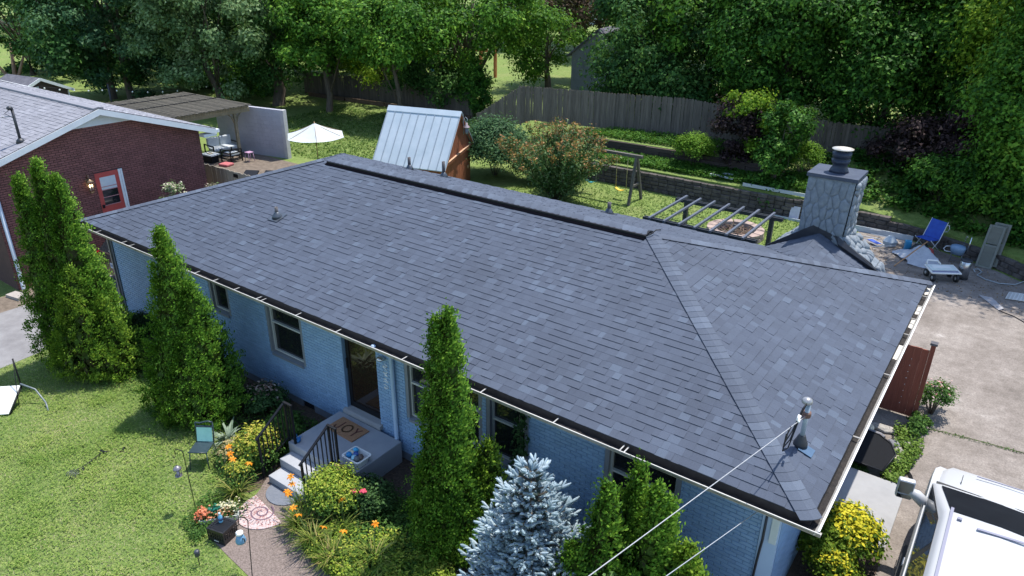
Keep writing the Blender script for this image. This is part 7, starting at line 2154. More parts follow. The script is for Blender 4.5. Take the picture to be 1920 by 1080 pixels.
L_gold = leaf("golden_leaf", [(.15, (0.099, 0.165, 0.022)), (.4, (0.22, 0.275, 0.033)), (.65, (0.396, 0.407, 0.055)), (.9, (0.55, 0.44, 0.099))], .3, .5, 2)
L_char = leaf("chartreuse_leaf", [(.15, (0.092, 0.172, 0.023)), (.45, (0.196, 0.287, 0.0345)), (.7, (0.322, 0.402, 0.0517)), (.92, (0.483, 0.483, 0.092))], .3, .5, 2)
L_mid = leaf("garden_leaf", [(.15, (0.0286, 0.0715, 0.0156)), (.5, (0.0585, 0.13, 0.026)), (.85, (0.117, 0.221, 0.0455))], .3, .5, 2)
L_dk = leaf("dark_leaf", [(.15, (0.0168, 0.042, 0.014)), (.5, (0.0364, 0.0812, 0.0252)), (.85, (0.07, 0.14, 0.042))], .2, .45, 2)
L_straw = leaf("straw_leaf", [(.15, (.2, .2, .06)), (.5, (.34, .29, .12)), (.85, (.46, .38, .22))], .3, .6, 2)
shrub("golden_shrub", "golden yellow shrub against the stair railing on the chair side", (-9.82, -1.38, 0), .46, .46, .95, L_mid, 51, 5200, .06, mats2=L_gold, frac2=.45)
shrub("golden_shrub", "straw and pink tinged low shrub between the silver plant and the railing", (-10.22, -1.66, 0), .34, .32, .62, L_mid, 52, 3000, .055, mats2=L_straw, frac2=.5)
shrub("golden_shrub", "tawny tipped small shrub behind the lilies at the railing foot", (-9.58, -2.0, 0), .28, .28, .62, L_mid, 53, 2600, .05, mats2=L_gold, frac2=.4)
shrub("chartreuse_shrub", "large chartreuse mounded shrub beside the railing with the door mat behind", (-7.55, -1.42, 0), .56, .52, 1.0, L_mid, 54, 8200, .05, mats2=L_char, frac2=.62)
shrub("rose_bush", "dark leaved rose bush with two pink blooms between the lilies and the tall arborvitae", (-7.02, -1.0, 0), .44, .4, .75, L_dk, 55, 3600, .055)
rose = bpy.data.objects["rose_bush"]
M_rose = M("rose_pink", (.45, .03, .07), (.62, .08, .13), 40, .6)
for dx, dy, dz in ((-.12, -.3, .60), (.05, -.22, .63)):
    mb = MB(); c = Vector((-7.02 + dx, -1.0 + dy, dz))
    for k in range(9):
        a_ = k * 2.4; r = .012 + .005 * k
        mb.lathe([(.0, 0), (.022, .006), (.026, .03), (.012, .036)], c + Vector((r * math.cos(a_), r * math.sin(a_), -.002 * k)), 7)
    mb.obj("rose_bloom", M_rose, rose, c)
shrub("faded_rose", "pinkish brown faded shrub in front of the white tub", (-7.78, -1.02, 0), .30, .24, .78, L_dk, 56, 1900, .045, mats2=leaf("pink_straw", [(.2, (.30, .16, .11)), (.8, (.48, .36, .24))], .2), frac2=.3)
shrub("ground_shrub", "dark straggly shrub under the second window by the foundation", (-11.15, -.2, 0), .55, .4, .85, L_dk, 57, 3600, .07, mats2=leaf("dead_seed", [(.2, (.16, .10, .08)), (.8, (.34, .29, .25))], .1), frac2=.1)
shrub("ground_shrub", "leafy green shrub filling the bed beside the porch steps", (-10.1, -.55, 0), .5, .45, .6, L_mid, 58, 3400, .075)
# silver leaved plant with arching straps
def straps(name, label, base, n, L, w, mat, seed, cat, spread=.8, arch=1.0, flowers=(), fl_mat=None, bias=(0, 0), group=None):
    rng = np.random.default_rng(seed)
    root = thing(name, label, cat, base, group)
    V, F = [], []
    for i in range(n):
        a = rng.random() * 6.283
        d = np.array([math.cos(a) + bias[0], math.sin(a) + bias[1]]); d /= np.linalg.norm(d) + 1e-6
        l = L * (.6 + .6 * rng.random()); el = .75 + .6 * rng.random()
        p0 = np.array([rng.normal() * .05, rng.normal() * .05])
        sx = np.array([-d[1], d[0]])
        o = len(V); k = 6
        for j in range(k):
            t = j / (k - 1)
            hx = l * spread * (t ** 1.15) * math.cos(el * (1 - .3 * t)); z = l * (math.sin(el) * t - arch * .62 * t * t * (1.2 - .4 * el))
            ww = w * (1 - t ** 2.2) * (.65 + .35 * math.sin(math.pi * min(1, t + .3))) + .0015
            c = p0 + d * hx
            V += [np.array([*(c - sx * ww / 2), max(.01, z)]), np.array([*(c + sx * ww / 2), max(.012, z) + .002])]
        for j in range(k - 1): F.append((o + 2 * j, o + 2 * j + 1, o + 2 * j + 3, o + 2 * j + 2))
    npobj("leaves", npmesh(name + "_leaves", V, F, [mat], smooth=False), root)
    for (fx_, fy_, fz_) in flowers:
        c = np.array([fx_, fy_, fz_]) - np.array(base)
        st = MB(); st.tube([Vector(base), Vector(base).lerp(Vector((fx_, fy_, fz_)), .6) + Vector((0, 0, .06)), (fx_, fy_, fz_)], .005, 5); st.obj("stem", M("lily_stem", (.08, .13, .03), None), root)
        fv, ff_ = [], []
        tilt = Matrix.Rotation(rng.normal() * .4, 3, 'X') @ Matrix.Rotation(rng.normal() * .4, 3, 'Y')
        for k in range(6):
            a = k * 1.047 + rng.random() * .2
            dx = Vector((math.cos(a), math.sin(a), 0)); sx = Vector((-math.sin(a), math.cos(a), 0))
            pts = [Vector((0, 0, 0)), dx * .03 + Vector((0, 0, .028)), dx * .062 + Vector((0, 0, .024)), dx * .076 + Vector((0, 0, .002))]
            ws = [.005, .0165, .014, .003]
            o = len(fv)
            for p_, w_ in zip(pts, ws): fv += [tilt @ (p_ - sx * w_) + Vector(c), tilt @ (p_ + sx * w_) + Vector(c)]
            for j in range(3): ff_.append((o + 2 * j, o + 2 * j + 1, o + 2 * j + 3, o + 2 * j + 2))
        npobj("flower", npmesh("lily_flower", np.array([tuple(q) for q in fv]), ff_, [fl_mat]), root)
    return root
L_lily = leaf("lily_blade", [(.15, (0.0607, 0.115, 0.0203)), (.45, (0.115, 0.182, 0.0297)), (.7, (0.216, 0.243, 0.054)), (.92, (0.405, 0.324, 0.135))], .3, .55, 2.5)
M_org = leaf("lily_orange", [(.2, (.58, .17, .012)), (.6, (.70, .26, .02)), (.9, (.74, .36, .05))], .25, .5, 5)
straps("silver_plant", "silver green arching leaved plant between the mint chair and the golden shrubs", (-10.88, -1.36, 0), 44, .66, .085, leaf("silver_leaf", [(.2, (.16, .22, .15)), (.8, (.30, .36, .27))], .2), 61, "plant", bias=(-.3, -.4))
G_ = "orange daylily clumps round the path"
straps("daylily", "orange daylily clump beside the flower tray left of the step mat", (-9.30, -2.25, 0), 150, .72, .022, L_lily, 62, "daylily", flowers=[(-9.78, -1.98, .78), (-9.55, -2.1, .80), (-9.33, -2.2, .84), (-9.12, -2.02, .72)], fl_mat=M_org, bias=(-.1, -.25), group=G_)
straps("daylily", "daylily clump at the low corner of the steps with two blooms over the tread", (-8.02, -1.78, 0), 80, .62, .02, L_lily, 63, "daylily", flowers=[(-8.32, -1.72, .62), (-8.26, -1.76, .5)], fl_mat=M_org, group=G_)
straps("daylily", "daylily clump overhanging the spiral mat with a pair of orange blooms", (-7.72, -2.08, 0), 170, .74, .022, L_lily, 64, "daylily", flowers=[(-8.0, -2.05, .66), (-7.9, -2.08, .68)], fl_mat=M_org, bias=(-.2, -.35), group=G_)
straps("daylily", "daylily clump with two blooms in a row over the path edge", (-7.18, -2.22, 0), 170, .74, .022, L_lily, 65, "daylily", flowers=[(-7.62, -2.22, .62), (-7.36, -2.32, .66)], fl_mat=M_org, bias=(-.15, -.4), group=G_)
straps("daylily", "daylily clump with one bloom close below the chartreuse shrub", (-7.0, -1.75, 0), 90, .68, .02, L_lily, 66, "daylily", flowers=[(-7.05, -1.62, .66)], fl_mat=M_org, group=G_)
straps("daylily", "daylily clump low on the path with two small blooms", (-6.62, -2.28, 0), 170, .74, .022, L_lily, 67, "daylily", flowers=[(-6.86, -2.22, .60), (-6.5, -2.1, .62)], fl_mat=M_org, bias=(-.1, -.4), group=G_)
straps("daylily", "daylily clump nearest the tall narrow arborvitae with one bloom", (-6.05, -1.9, 0), 150, .74, .022, L_lily, 68, "daylily", flowers=[(-6.15, -1.72, .7)], fl_mat=M_org, bias=(-.1, -.3), group=G_)
straps("daylily", "flowerless daylily clump at the bottom of the path bed", (-5.7, -2.35, 0), 150, .7, .022, L_lily, 69, "daylily", bias=(-.1, -.3), group=G_)
ground_leaves("bed_ground_cover", [(-7.8, -1.5), (-7.0, -.4), (-5.7, -.3), (-5.6, -1.4), (-4.9, -1.9), (-5.3, -2.5), (-7.2, -2.4), (-7.8, -2.1)], 9000, .05, L_mid, 71, .02, .22, 160)
ground_leaves("bed_ground_cover", [(-7.3, -1.7), (-5.4, -.9), (-4.3, -1.6), (-4.2, -2.6), (-7.0, -2.5)], 11000, .05, L_char, 72, .03, .26, 90)
ground_leaves("bed_ground_cover", [(-13.6, -.2), (-9.4, .3), (-9.4, -2.2), (-10.3, -1.9), (-10.6, -1.2), (-11.6, -1.2), (-12.2, -1.9), (-13.4, -1.8)], 9500, .05, L_mid, 73, .02, .14, 170)
ground_leaves("bed_ground_cover", [(-18.0, -1.0), (-15.2, -.2), (-13.7, .3), (-13.7, -1.4), (-15.4, -1.9), (-17.2, -2.1)], 5000, .05, L_mid, 74, .02, .12, 110)
ground_leaves("weedy_edge", [(-9.3, -2.3), (-9.0, -2.9), (-8.8, -3.4), (-9.5, -3.3), (-9.9, -2.5)], 1800, .05, L_mid, 75, .02, .12, 30)
straps("daylily", "grassy tuft in the lawn between the black crate and the flower tray", (-9.0, -3.28, 0), 60, .25, .02, L_mid, 76, "plant")

# vine growing through the twin arborvitae
def vine(name, label, base, pts, n, size, mat, seed, rad_=.12, stem=True):
    rng = np.random.default_rng(seed)
    root = thing(name, label, "vine", base)
    P = np.array(pts, float)
    t = rng.random(n) * (len(P) - 1); i = np.minimum(t.astype(int), len(P) - 2); f = (t - i)[:, None]
    c = P[i] * (1 - f) + P[i + 1] * f + rng.normal(size=(n, 3)) * rad_
    npobj("leaves", leaf_mesh(name, rng, c - np.array(base), rng.normal(size=(n, 3)) * .5 + np.array([0, -.4, .7]), size * (.6 + .8 * rng.random(n)), size * .6, [mat], fold=.06), root)
    if stem: MB().tube([tuple(q) for q in pts], .008, 5).obj("stem", BARK(), root)
vine("climbing_rose", "bright leafy climber growing up between the two arborvitae near the power line", (-2.05, -1.35, 0), [(-2.05, -1.4, .1), (-2.15, -1.42, .9), (-2.05, -1.35, 1.5), (-1.85, -1.25, 1.7), (-1.9, -1.4, 1.1), (-2.1, -1.5, .5)], 900, .09, leaf("climber_leaf", [(.2, (.05, .11, .03)), (.6, (.10, .19, .05)), (.9, (.2, .3, .1))], .3), 81)
vine("climbing_rose", "thin dark creeper hanging on the wall beside the big windows", (-4.72, .3, .1), [(-4.75, .36, .1), (-4.78, .36, 1.0), (-4.68, .35, 1.7), (-4.72, .36, 2.3)], 420, .08, L_dk, 82, .07)

# corner planting on the right
shrub("euonymus", "bright yellow variegated evergreen shrub at the corner by the concrete pad", (.22, 2.85, 0), .52, .55, 1.25, leaf("euonymus_green", [(.2, (.06, .12, .012)), (.8, (.14, .21, .02))], .3, .35, 2), 91, 6500, .075, mats2=leaf("euonymus_yellow", [(.2, (.42, .40, .02)), (.8, (.66, .58, .045))], .3, .35, 2), frac2=.30)
shrub("euonymus", "green evergreen shrub under the gutter corner beside the yellow one", (-.02, 2.42, 0), .42, .45, 1.15, leaf("euonymus_green", []) if "euonymus_green" in MATS else L_mid, 92, 5200, .055)
shrub("euonymus", "low green and yellow shrub in front of the bright yellow one", (.18, 2.15, 0), .42, .38, .85, MATS["euonymus_green"], 93, 4200, .055, mats2=MATS["euonymus_yellow"], frac2=.14)
straps("iris_clump", "strappy iris clump at the foot of the corner board", (-.25, .2, 0), 50, .7, .03, L_mid, 94, "plant")
shrub("wild_rose", "wispy pink flowered bush growing beside the red brown fence on the concrete", (.75, 8.7, 0), .42, .55, .95, L_mid, 95, 2300, .055, mats2=leaf("pink_bloom", [(.2, (.5, .2, .2)), (.8, (.7, .5, .48))], .2), frac2=.03)
shrub("weed_tuft", "bright green weeds along the foot of the red brown fence", (.62, 7.75, 0), .22, .5, .38, L_mid, 96, 1900, .06)
shrub("weed_tuft", "green weeds behind the fence post against the gutter edge", (-.05, 8.75, 0), .32, .35, .8, L_mid, 97, 1700, .06)
ground_leaves("weeds", [(.15, 7.6), (.75, 7.6), (.85, 6.9), (.6, 5.4), (.28, 5.45), (.4, 6.2)], 3600, .06, leaf("weed_leaf", [(.2, (.07, .14, .02)), (.8, (.18, .27, .05))], .3), 98, .02, .2, 40)
ground_leaves("weeds", [(-.4, 5.45), (.1, 5.45), (.0, 5.75), (-.4, 5.7)], 420, .05, L_mid, 99, .02, .12)
ground_leaves("joint_weeds", [(.8, 7.93), (3, 8.2), (3, 8.28), (.8, 8.05)], 300, .03, L_mid, 100, .01, .04)
ground_leaves("leaf_litter", [(-3, 17), (3, 15.5), (4, 17), (1.2, 19), (-3, 20.3)], 900, .05, leaf("dry_leaf", [(.2, (.12, .07, .035)), (.8, (.3, .2, .1))], .1), 101, .01, .02)

# ------------------------------------------------------------------ planting in the yards behind
L_cm = leaf("crape_green", [(.15, (0.03, 0.075, 0.021)), (.5, (0.0675, 0.143, 0.039)), (.85, (0.195, 0.285, 0.135))], .25, .4, 1.2)
L_cmt = leaf("crape_tip", [(.15, (.22, .17, .04)), (.5, (.30, .16, .05)), (.85, (.38, .20, .10))], .25, .5, 1.2)
# crape myrtle: many upright shoots from one foot
def crape(base, seed):
    rng = np.random.default_rng(seed)
    root = thing("crape_myrtle", "many stemmed crape myrtle with orange tips behind the ridge of the blue roof", "shrub", base)
    mb = MB(); C, N_, tip = [], [], []
    for k in range(96):
        a = rng.random() * 6.283; r = 2.6 * rng.random() ** .55
        h = 2.5 + .95 * rng.random() - .28 * r
        top = np.array([r * math.cos(a), r * math.sin(a), h]); mid = np.array([.45 * r * math.cos(a), .45 * r * math.sin(a), h * .5])
        mb.tube([Vector(base) + Vector((.1 * math.cos(a), .1 * math.sin(a), -.05)), Vector(base) + Vector(mid), Vector(base) + Vector(top)], [.03, .02, .006], 5)
        n = 420
        t = .22 + .80 * rng.random(n) ** .8
        p = np.where(t[:, None] < .5, mid * (t[:, None] * 2), mid + (top - mid) * ((t[:, None] - .5) * 2))
        C.append(p + rng.normal(size=(n, 3)) * (.20 - .12 * t[:, None])); tip.append(t + rng.normal(size=n) * .08)
        N_.append(rng.normal(size=(n, 3)) * .6 + np.array([math.cos(a) * .4, math.sin(a) * .4, .6]))
    mb.obj("stem", BARK(), root)
    C = np.concatenate(C); N_ = np.concatenate(N_); tip = np.concatenate(tip)
    L = .085 * (.6 + .8 * rng.random(len(C)))
    npobj("foliage", leaf_mesh("crape", rng, C, N_, L, L * .6, [L_cm, L_cmt], mi=(tip > .97).astype(np.int32), tri=True), root)
crape((-14.6, 16.9, 0), 111)
L_far = leaf("tree_mid", [(.12, (0.0217, 0.0713, 0.0109)), (.45, (0.0558, 0.158, 0.017)), (.75, (0.112, 0.256, 0.0279)), (.95, (0.232, 0.388, 0.0465))], .35, .42, .5)
L_fdk = leaf("tree_dark", [(.12, (0.015, 0.051, 0.0135)), (.45, (0.036, 0.102, 0.024)), (.75, (0.069, 0.165, 0.0375)), (.95, (0.135, 0.255, 0.06))], .3, .4, .5)
L_fyl = leaf("tree_yellow", [(.12, (0.0575, 0.138, 0.0138)), (.4, (0.132, 0.259, 0.0207)), (.7, (0.23, 0.368, 0.0299)), (.95, (0.391, 0.517, 0.0517))], .5, .45, .5)
L_fsl = leaf("tree_silver", [(.12, (0.0517, 0.103, 0.0368)), (.45, (0.115, 0.201, 0.0747)), (.75, (0.196, 0.299, 0.127)), (.95, (0.322, 0.425, 0.218))], .3, .4, .5)
L_pur = leaf("tree_purple", [(.12, (0.018, 0.0112, 0.0135)), (.45, (0.036, 0.0225, 0.0248)), (.75, (0.0675, 0.0405, 0.0405)), (.95, (0.158, 0.101, 0.084))], .2, .4, .5)
L_ivy = leaf("ivy", [(.12, (0.0135, 0.048, 0.009)), (.45, (0.033, 0.105, 0.015)), (.75, (0.072, 0.188, 0.024)), (.95, (0.15, 0.3, 0.045))], .25, .35, .8)

shrub("dark_shrub", "dusky green bush standing against the cedar shed end", (-18.9, 18.3, .05), 1.9, 1.5, 2.9, leaf('bluish_bush', [(.15, (0.027, 0.0675, 0.03)), (.5, (0.0525, 0.12, 0.048)), (.85, (0.105, 0.195, 0.075))], .25), 112, 24000, .10, lumps=10)
shrub('dark_shrub', 'low dark bush between the cedar shed bush and the orange tipped shrub', (-16.9, 18.4, .0), .9, .8, 1.5, L_fdk, 115, 6000, .09)
shrub("lime_bush", "bright lime green bush spilling over the terrace below the grey fence", (-10.75, 22.0, .95), .95, .75, 1.75, leaf("lime_leaf", [(.15, (0.0575, 0.138, 0.0138)), (.5, (0.121, 0.247, 0.023)), (.85, (0.218, 0.368, 0.0403))], .35), 113, 8500, .075, lumps=9)
shrub("lime_bush", "yellow green bush on the terrace just left of the chimney", (-6.2, 22.6, 1.1), .75, .7, 1.7, MATS["lime_leaf"], 114, 5200, .075)
broad_tree("purple_plum", "dark purple plum bush with green vine on top beside the grey fence end", "tree", (-9.1, 23.2, 1.3), [(-9.1, 23.1, 2.5, 1.35, 1.1, 1.5)], L_pur, 121, 46, 230, .12, .34, .08)
broad_tree("vine_heap", "light green vine sprawling over the top of the purple plum", "vine", (-8.95, 23.0, 1.3), [(-9.1, 22.8, 3.75, 1.1, .8, .5), (-8.2, 22.6, 2.9, .6, .5, .9)], L_fyl, 122, 30, 150, .12, .26, .04, trunk=False)
broad_tree("vine_heap", "tall green vine column hanging down beside the chimney on the garden side", "vine", (-7.0, 21.35, .2), [(-7.1, 21.5, 1.6, .75, .7, 1.6), (-6.95, 21.9, 3.2, .9, .8, 1.1), (-6.75, 21.2, .5, .6, .5, .6)], L_ivy, 123, 64, 190, .12, .27, .05)
broad_tree("purple_plum", "wide dark purple smoke bush behind the chimney cap on the hillside", "tree", (-2.2, 24.9, 1.3), [(-2.3, 24.3, 2.5, 1.9, 1.2, 1.3), (-.5, 24.0, 2.9, 1.3, 1.2, 1.6)], L_pur, 124, 74, 200, .13, .4, .1)
shrub("ivy_mound", "yellow green sprig bush among the dark hillside ivy", (-.55, 23.1, 1.2), .6, .5, 1.3, L_fyl, 125, 2200, .10)

def t(name, label, cx, cy, cz, rx, rz, mat, seed, n=80, per=170, size=.24, cat="tree", **kw):
    gr = kw.pop('grow', 1.28); rx *= gr; rz *= gr; cz = cz + .25 * rz * (gr > 1); n = int(n * .95); per = int(per * 2.1); size *= .86; kw.setdefault('spread', .68)
    g = ground_z(cx, cy)
    rng = np.random.default_rng(seed + 500)
    lobes = [(cx, cy, cz, rx, rx * .9, rz)]
    for k in range(5):
        a = rng.random() * 6.283
        lobes.append((cx + rx * .7 * math.cos(a), cy + rx * .6 * math.sin(a), cz + rz * (rng.random() * 1.1 - .55), rx * .5, rx * .5, rz * .45))
    return broad_tree(name, label, cat, (cx, cy, g), lobes, mat, seed, n, per, size, kw.pop("spread"), kw.pop("r0", .24), **kw)

# the shade trees beyond the left yards
t("shade_tree", "dark tree in the far corner beyond the brown shed", -68, 19, 4.2, 5.2, 5.2, L_fdk, 201, 90, 170, .30)
t("shade_tree", "dark bluish magnolia like tree with a leaning trunk right of the brown shed", -50.5, 18.0, 4.4, 3.8, 4.2, leaf('tree_bluish', [(.12, (0.018, 0.054, 0.024)), (.45, (0.042, 0.108, 0.045)), (.75, (0.0825, 0.18, 0.075)), (.95, (0.165, 0.27, 0.128))], .3), 202, 110, 170, .24)
t("maple_tree", "pale grey green silver maple overhanging the screen wall", -41.4, 19.2, 5.0, 3.2, 3.6, L_fsl, 203, 130, 190, .22)
t("shade_tree", "dark tree filling the gap behind the silver maple", -60.5, 30, 5.5, 4.6, 5.2, L_fdk, 204, 90, 160, .30)
t("shade_tree", "mid green tree above the far lawn to the right of the silver maple", -47.0, 33.5, 5.3, 4.0, 4.2, L_far, 205, 100, 170, .26)
t("shade_tree", "dark trunked tree with low boughs right behind the screen wall end", -40.6, 22.8, 3.6, 2.4, 3.2, L_fdk, 206, 70, 150, .22, r0=.38)
t("locust_tree", "yellow green airy tree hanging over the back fence above the white umbrella", -37.2, 29.8, 3.7, 3.0, 2.6, L_fyl, 207, 60, 170, .20, droop=.3)
t("shade_tree", "russet tinged tree far behind the yellow green airy tree", -50.5, 44, 5.2, 4.4, 4.2, leaf("tree_russet", [(.12, (.05, .045, .02)), (.45, (.09, .08, .03)), (.75, (.15, .10, .05)), (.95, (.24, .15, .09))], .3), 208, 70, 150, .26)
t("shade_tree", "big tree with an ivy clad trunk standing at the fence corner behind the metal roof", -29.3, 29.2, 5.6, 3.9, 2.9, L_far, 209, 105, 170, .22, r0=.42)
t("shade_tree", "leafy low boughs over the back fence left of the metal roof shed", -31.6, 28.2, 2.4, 2.2, 1.8, L_fdk, 210, 50, 160, .2)
t("shade_tree", "open crowned young tree in front of the bright far lawn", -28.6, 37.5, 3.2, 2.2, 2.4, L_far, 211, 34, 120, .22)
t("purple_plum", "reddish dark plum tree left of the grey block shed roof", -28.3, 41.5, 5.8, 3.3, 2.3, leaf("tree_red_dark", [(.12, (.03, .022, .014)), (.45, (.06, .04, .026)), (.75, (.10, .06, .04)), (.95, (.16, .10, .06))], .3), 212, 66, 150, .24)
t("shade_tree", "dark green tree drooping over the fence right of the grey block shed", -15.4, 28.4, 4.2, 2.5, 2.7, L_fdk, 213, 105, 180, .2, droop=.5)
t("shade_tree", "dark tall tree towering behind the grey board fence", -17.2, 34.8, 7.0, 3.8, 4.2, L_fdk, 214, 95, 170, .26)
t("shade_tree", "dense mid green tree behind the grey fence end", -12.6, 30.0, 5.4, 3.2, 4.2, L_far, 215, 115, 180, .22)
t("shade_tree", "dark vine draped tree rising above the purple plum", -9.3, 27.6, 4.4, 2.3, 3.4, L_ivy, 216, 105, 190, .18)
t("shade_tree", "tall green tree behind the chimney, the left one of two", -7.0, 30.8, 6.2, 2.9, 4.2, L_far, 217, 115, 180, .22)
t("locust_tree", "bright yellow green tree top high above the chimney", -7.4, 34.5, 8.6, 2.9, 2.6, L_fyl, 218, 80, 170, .22)
t("shade_tree", "dark ivy covered tree right behind the chimney cap", -4.6, 27.6, 4.8, 2.1, 3.3, L_ivy, 219, 105, 190, .18)
t("shade_tree", "dense dark tree over the purple smoke bush", -1.6, 28.8, 5.6, 2.5, 4.2, L_far, 220, 115, 180, .2)
t("locust_tree", "bright leafy tree leaning in at the right edge over the yard", -.1, 24.9, 5.6, 1.4, 2.4, L_fyl, 221, 85, 190, .16)
t("locust_tree", "yellow green crown at the top right corner of the view", -1.2, 34.5, 8.9, 3.0, 2.8, L_fyl, 222, 85, 170, .22)
t("shade_tree", "dark background tree between the fence and the bright high crowns", -12.8, 39.5, 7.6, 4.2, 4.6, L_fdk, 223, 90, 160, .28)
t("shade_tree", "shadowy tree behind the right edge hillside", 2.4, 30.0, 5.8, 2.8, 4.8, L_fdk, 224, 95, 170, .22)
t("shade_tree", "tall dark tree beyond the right frame edge shading the yard end", 3.6, 22.6, 6.6, 2.9, 3.8, L_ivy, 225, 110, 180, .2)
t("shade_tree", "dark ivy hung tree at the right edge over the leaning shutters", 2.3, 23.4, 5.4, 1.6, 2.9, L_ivy, 226, 90, 180, .17)
t("shade_tree", "dense dark tree directly behind the brown shed gable", -52, 17.5, 4.2, 3.6, 3.8, L_fdk, 227, 90, 170, .25)
t("shade_tree", "dark tree behind the wooden pergola and string of bulbs", -51, 24, 4.6, 3.6, 4.0, L_fdk, 228, 90, 170, .25)
t("shade_tree", "dark shade tree over the far lawn between the maple and the back fence", -42, 28.6, 5.0, 3.0, 3.4, L_fdk, 229, 90, 170, .24, r0=.34)
t("shade_tree", "high spreading canopy over the far lawn above the white umbrella", -36, 23.2, 5.4, 3.2, 2.3, L_far, 231, 90, 170, .22, grow=1.0, r0=.2)
t("shade_tree", "high thin trunked canopy between the umbrella and the metal roofed shed", -30.4, 24.2, 5.6, 3.0, 2.1, L_far, 232, 85, 170, .22, grow=1.0, r0=.16)
broad_tree("vine_heap", "dark tangled creeper mass on the hillside above the leaning shutters", "vine", (.9, 22.2, .8), [(.9, 22.2, 2.2, 1.7, 1.2, 1.7), (2.4, 20.9, 1.9, 1.3, 1.1, 1.4)], L_ivy, 233, 70, 190, .14, .36, .05)
broad_tree("vine_heap", "dark creeper tumbling over the wall behind the blue folding chair", "vine", (-1.2, 22.3, .7), [(-1.2, 22.4, 1.6, 1.3, .9, 1.1)], L_ivy, 234, 40, 190, .13, .3, .04)
t("locust_tree", "dense leafy tree hanging down to the wall at the right edge of the yard end", .9, 21.6, 5.0, 1.75, 4.0, L_far, 235, 150, 190, .15, grow=1.0, r0=.16)
for k, (x, y, r, h, lab) in enumerate(((-46.5, 23.5, 3.0, 2.2, "low dark thicket under the silver maple"), (-52.5, 23.5, 3.4, 2.4, "low dark thicket behind the dark post with bulbs"), (-58, 24.5, 3.8, 2.8, "low dark thicket on the far left lawn edge"), (-65, 25, 3.8, 2.8, "low dark thicket beyond the bare brown stems"), (-53, 31, 4.2, 3.4, "far low thicket in the gap left of the back fence"), (-46, 37, 4.4, 3.4, "far low thicket beyond the back fence corner"), (-38.5, 31.5, 3.4, 2.2, "leafy thicket just over the back fence middle"), (-71, 30, 4, 2.6, "far corner thicket at the left frame edge"), (-32.5, 30.0, 2.6, 1.8, "leafy thicket over the back fence near its corner"), (-62, 40, 4.5, 3.2, "distant thicket closing the left gap"), (-70, 20.5, 3.2, 2.6, "corner thicket behind the bare brown stems"), (-77, 27, 4.0, 3.2, "outermost thicket at the top left corner"))):
    g_ = ground_z(x, y)
    broad_tree("thicket", lab, "bush", (x, y, g_), [(x, y, g_ + h * .8, r, r * .8, h), (x + r * .6, y + .4, g_ + h * .6, r * .7, r * .6, h * .8)], L_fdk if k % 3 else L_far, 260 + k, 46, 170, .24, .5, .06)
# more distant crowns closing the view
far = [(-95, 30, 6, 8, 6, L_fdk, "far dark crown beyond the left corner yard"), (-84, 45, 6, 8, 7, L_far, "far mid green crown behind the dark magnolia"), (-70, 48, 6, 7, 7, L_fdk, "far dark crown behind the silver maple"), (-58, 60, 8, 6.5, 6, L_far, "far mid green crown left of the pale house"), (-46, 62, 8, 6.5, 6.5, L_fdk, "far dark crown right of the pale house"), (-36, 58, 7, 6, 6, L_far, "far mid green crown behind the play frame"), (-26, 60, 8, 6.5, 7, L_fdk, "far dark crown behind the red dark plum"), (-17, 56, 9, 6.5, 7, L_far, "far mid green crown behind the tall fence trees"), (-6, 50, 9, 6, 7, L_fdk, "far dark crown behind the yellow green tops"), (4, 44, 9, 6, 7, L_far, "far mid green crown at the right corner"), (-80, 80, 9, 10, 8, L_fdk, "most distant dark crown over the far road")]
for k, (x, y, z, rx, rz, m_, lab) in enumerate(far):
    t("distant_tree", lab, x, y, z + ground_z(x, y) * .3, rx, rz, m_, 300 + k, 80, 110, .42, spread=1.2, grow=1.0)

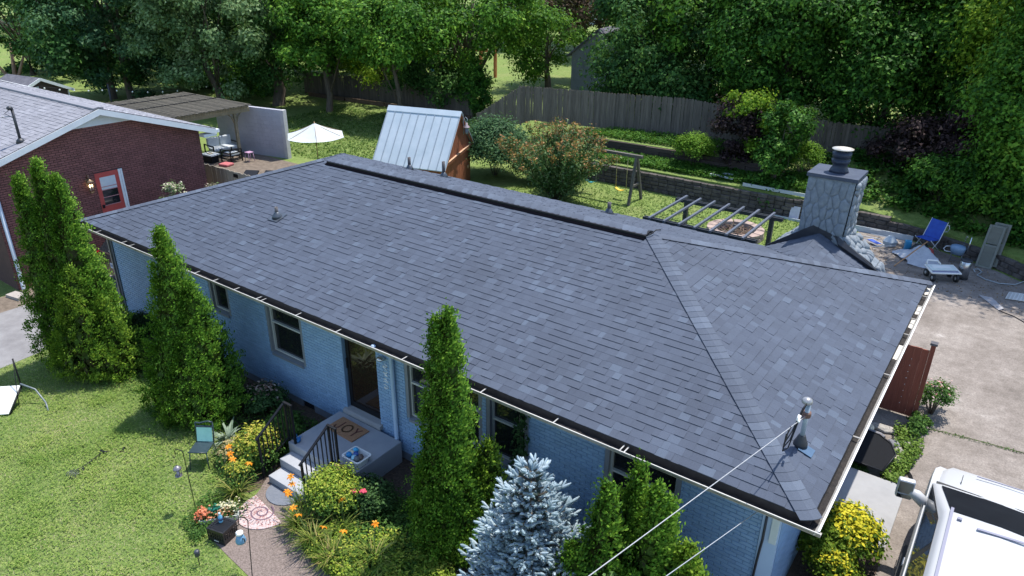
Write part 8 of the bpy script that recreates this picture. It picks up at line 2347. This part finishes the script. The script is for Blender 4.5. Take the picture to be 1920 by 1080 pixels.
# hillside ivy and terrace grass
ground_leaves("hillside_ivy", [(-5.9, 24.8), (-5.6, 21.7), (-3.2, 21.6), (-1.6, 21.3), (1.2, 19.9), (4, 17.6), (8, 16), (8, 27), (-4, 26)], 42000, .15, L_ivy, 401, .02, .4, 520, zf=lambda x, y: ground_z(x, y))
ground_leaves("terrace_grass", [(-16.5, 20.9), (-9, 20.9), (-5.6, 21.0), (-5.6, 22.4), (-9, 22.2), (-16.5, 22.2)], 15000, .09, leaf("terrace_leaf", [(.2, (0.0336, 0.102, 0.0144)), (.55, (0.06, 0.168, 0.0216)), (.9, (0.12, 0.24, 0.036))], .35), 402, .02, .2, 0, zf=lambda x, y: ground_z(x, y))
ground_leaves("terrace_grass", [(-17, 22.6), (-9, 22.7), (-9.5, 24.6), (-15.8, 23.9)], 8000, .09, MATS["terrace_leaf"], 403, .02, .22, 0, zf=lambda x, y: ground_z(x, y))
ground_leaves("yard_weeds", [(-30, 14.8), (-22.5, 15.5), (-22.5, 24), (-37, 25), (-37, 17)], 16000, .10, leaf("yard_leaf", [(.2, (.045, .10, .018)), (.55, (.09, .165, .03)), (.9, (.19, .26, .06))], .3), 404, .01, .08, 0, zf=lambda x, y: ground_z(x, y))
ground_leaves("yard_weeds", [(-17, 12), (-4, 12), (-4, 20.2), (-17, 20.2)], 14000, .07, MATS["yard_leaf"], 405, .01, .06, 0, zf=lambda x, y: ground_z(x, y))
shrub("flowering_shrub", "wispy cream flowered shrub between the brick house and the ridge hip", (-20.9, 3.9, 0), .6, .5, 2.9, L_fsl, 411, 2600, .075, mats2=leaf("cream_bloom", [(.2, (.4, .36, .25)), (.8, (.6, .56, .44))], .2), frac2=.10, spike=.25)
shrub("flowering_shrub", "wispy cream flowered shrub in front of the tan side fence", (-20.9, 5.1, 0), .5, .45, 2.6, L_fsl, 412, 2200, .075, mats2=MATS["cream_bloom"], frac2=.07, spike=.2)
shrub("hedge_bush", "green bush at the frame edge beside the brick house downspout", (-22.0, -2.6, 0), .55, .5, .9, L_mid, 413, 3000, .06)
broad_tree("vine_heap", "dense green creeper covering the fence corner trunk", "vine", (-27.4, 27.4, .6), [(-27.3, 27.3, 2.0, .9, .8, 1.5)], L_ivy, 414, 36, 160, .17, .35, .05, trunk=False)
crk = MB().tube([(-63.6, 15.9, 0), (-63.9, 16.2, 1.5), (-64.6, 16.6, 3)], [.2, .14, .08], 6).tube([(-63.6, 15.9, 0), (-63.4, 16.6, 1.6), (-63.2, 17.3, 3.2)], [.16, .1, .06], 6).tube([(-63.6, 15.9, 0), (-64.2, 15.3, 1.4), (-65, 14.9, 2.6)], [.15, .1, .05], 6)
tag(crk.obj("bare_stems", M("warm_bark", (.2, .12, .08), (.3, .2, .14), 4, .9), None, (-63.6, 15.9, 0)), "cluster of warm brown bare stems on the far left lawn", "tree")
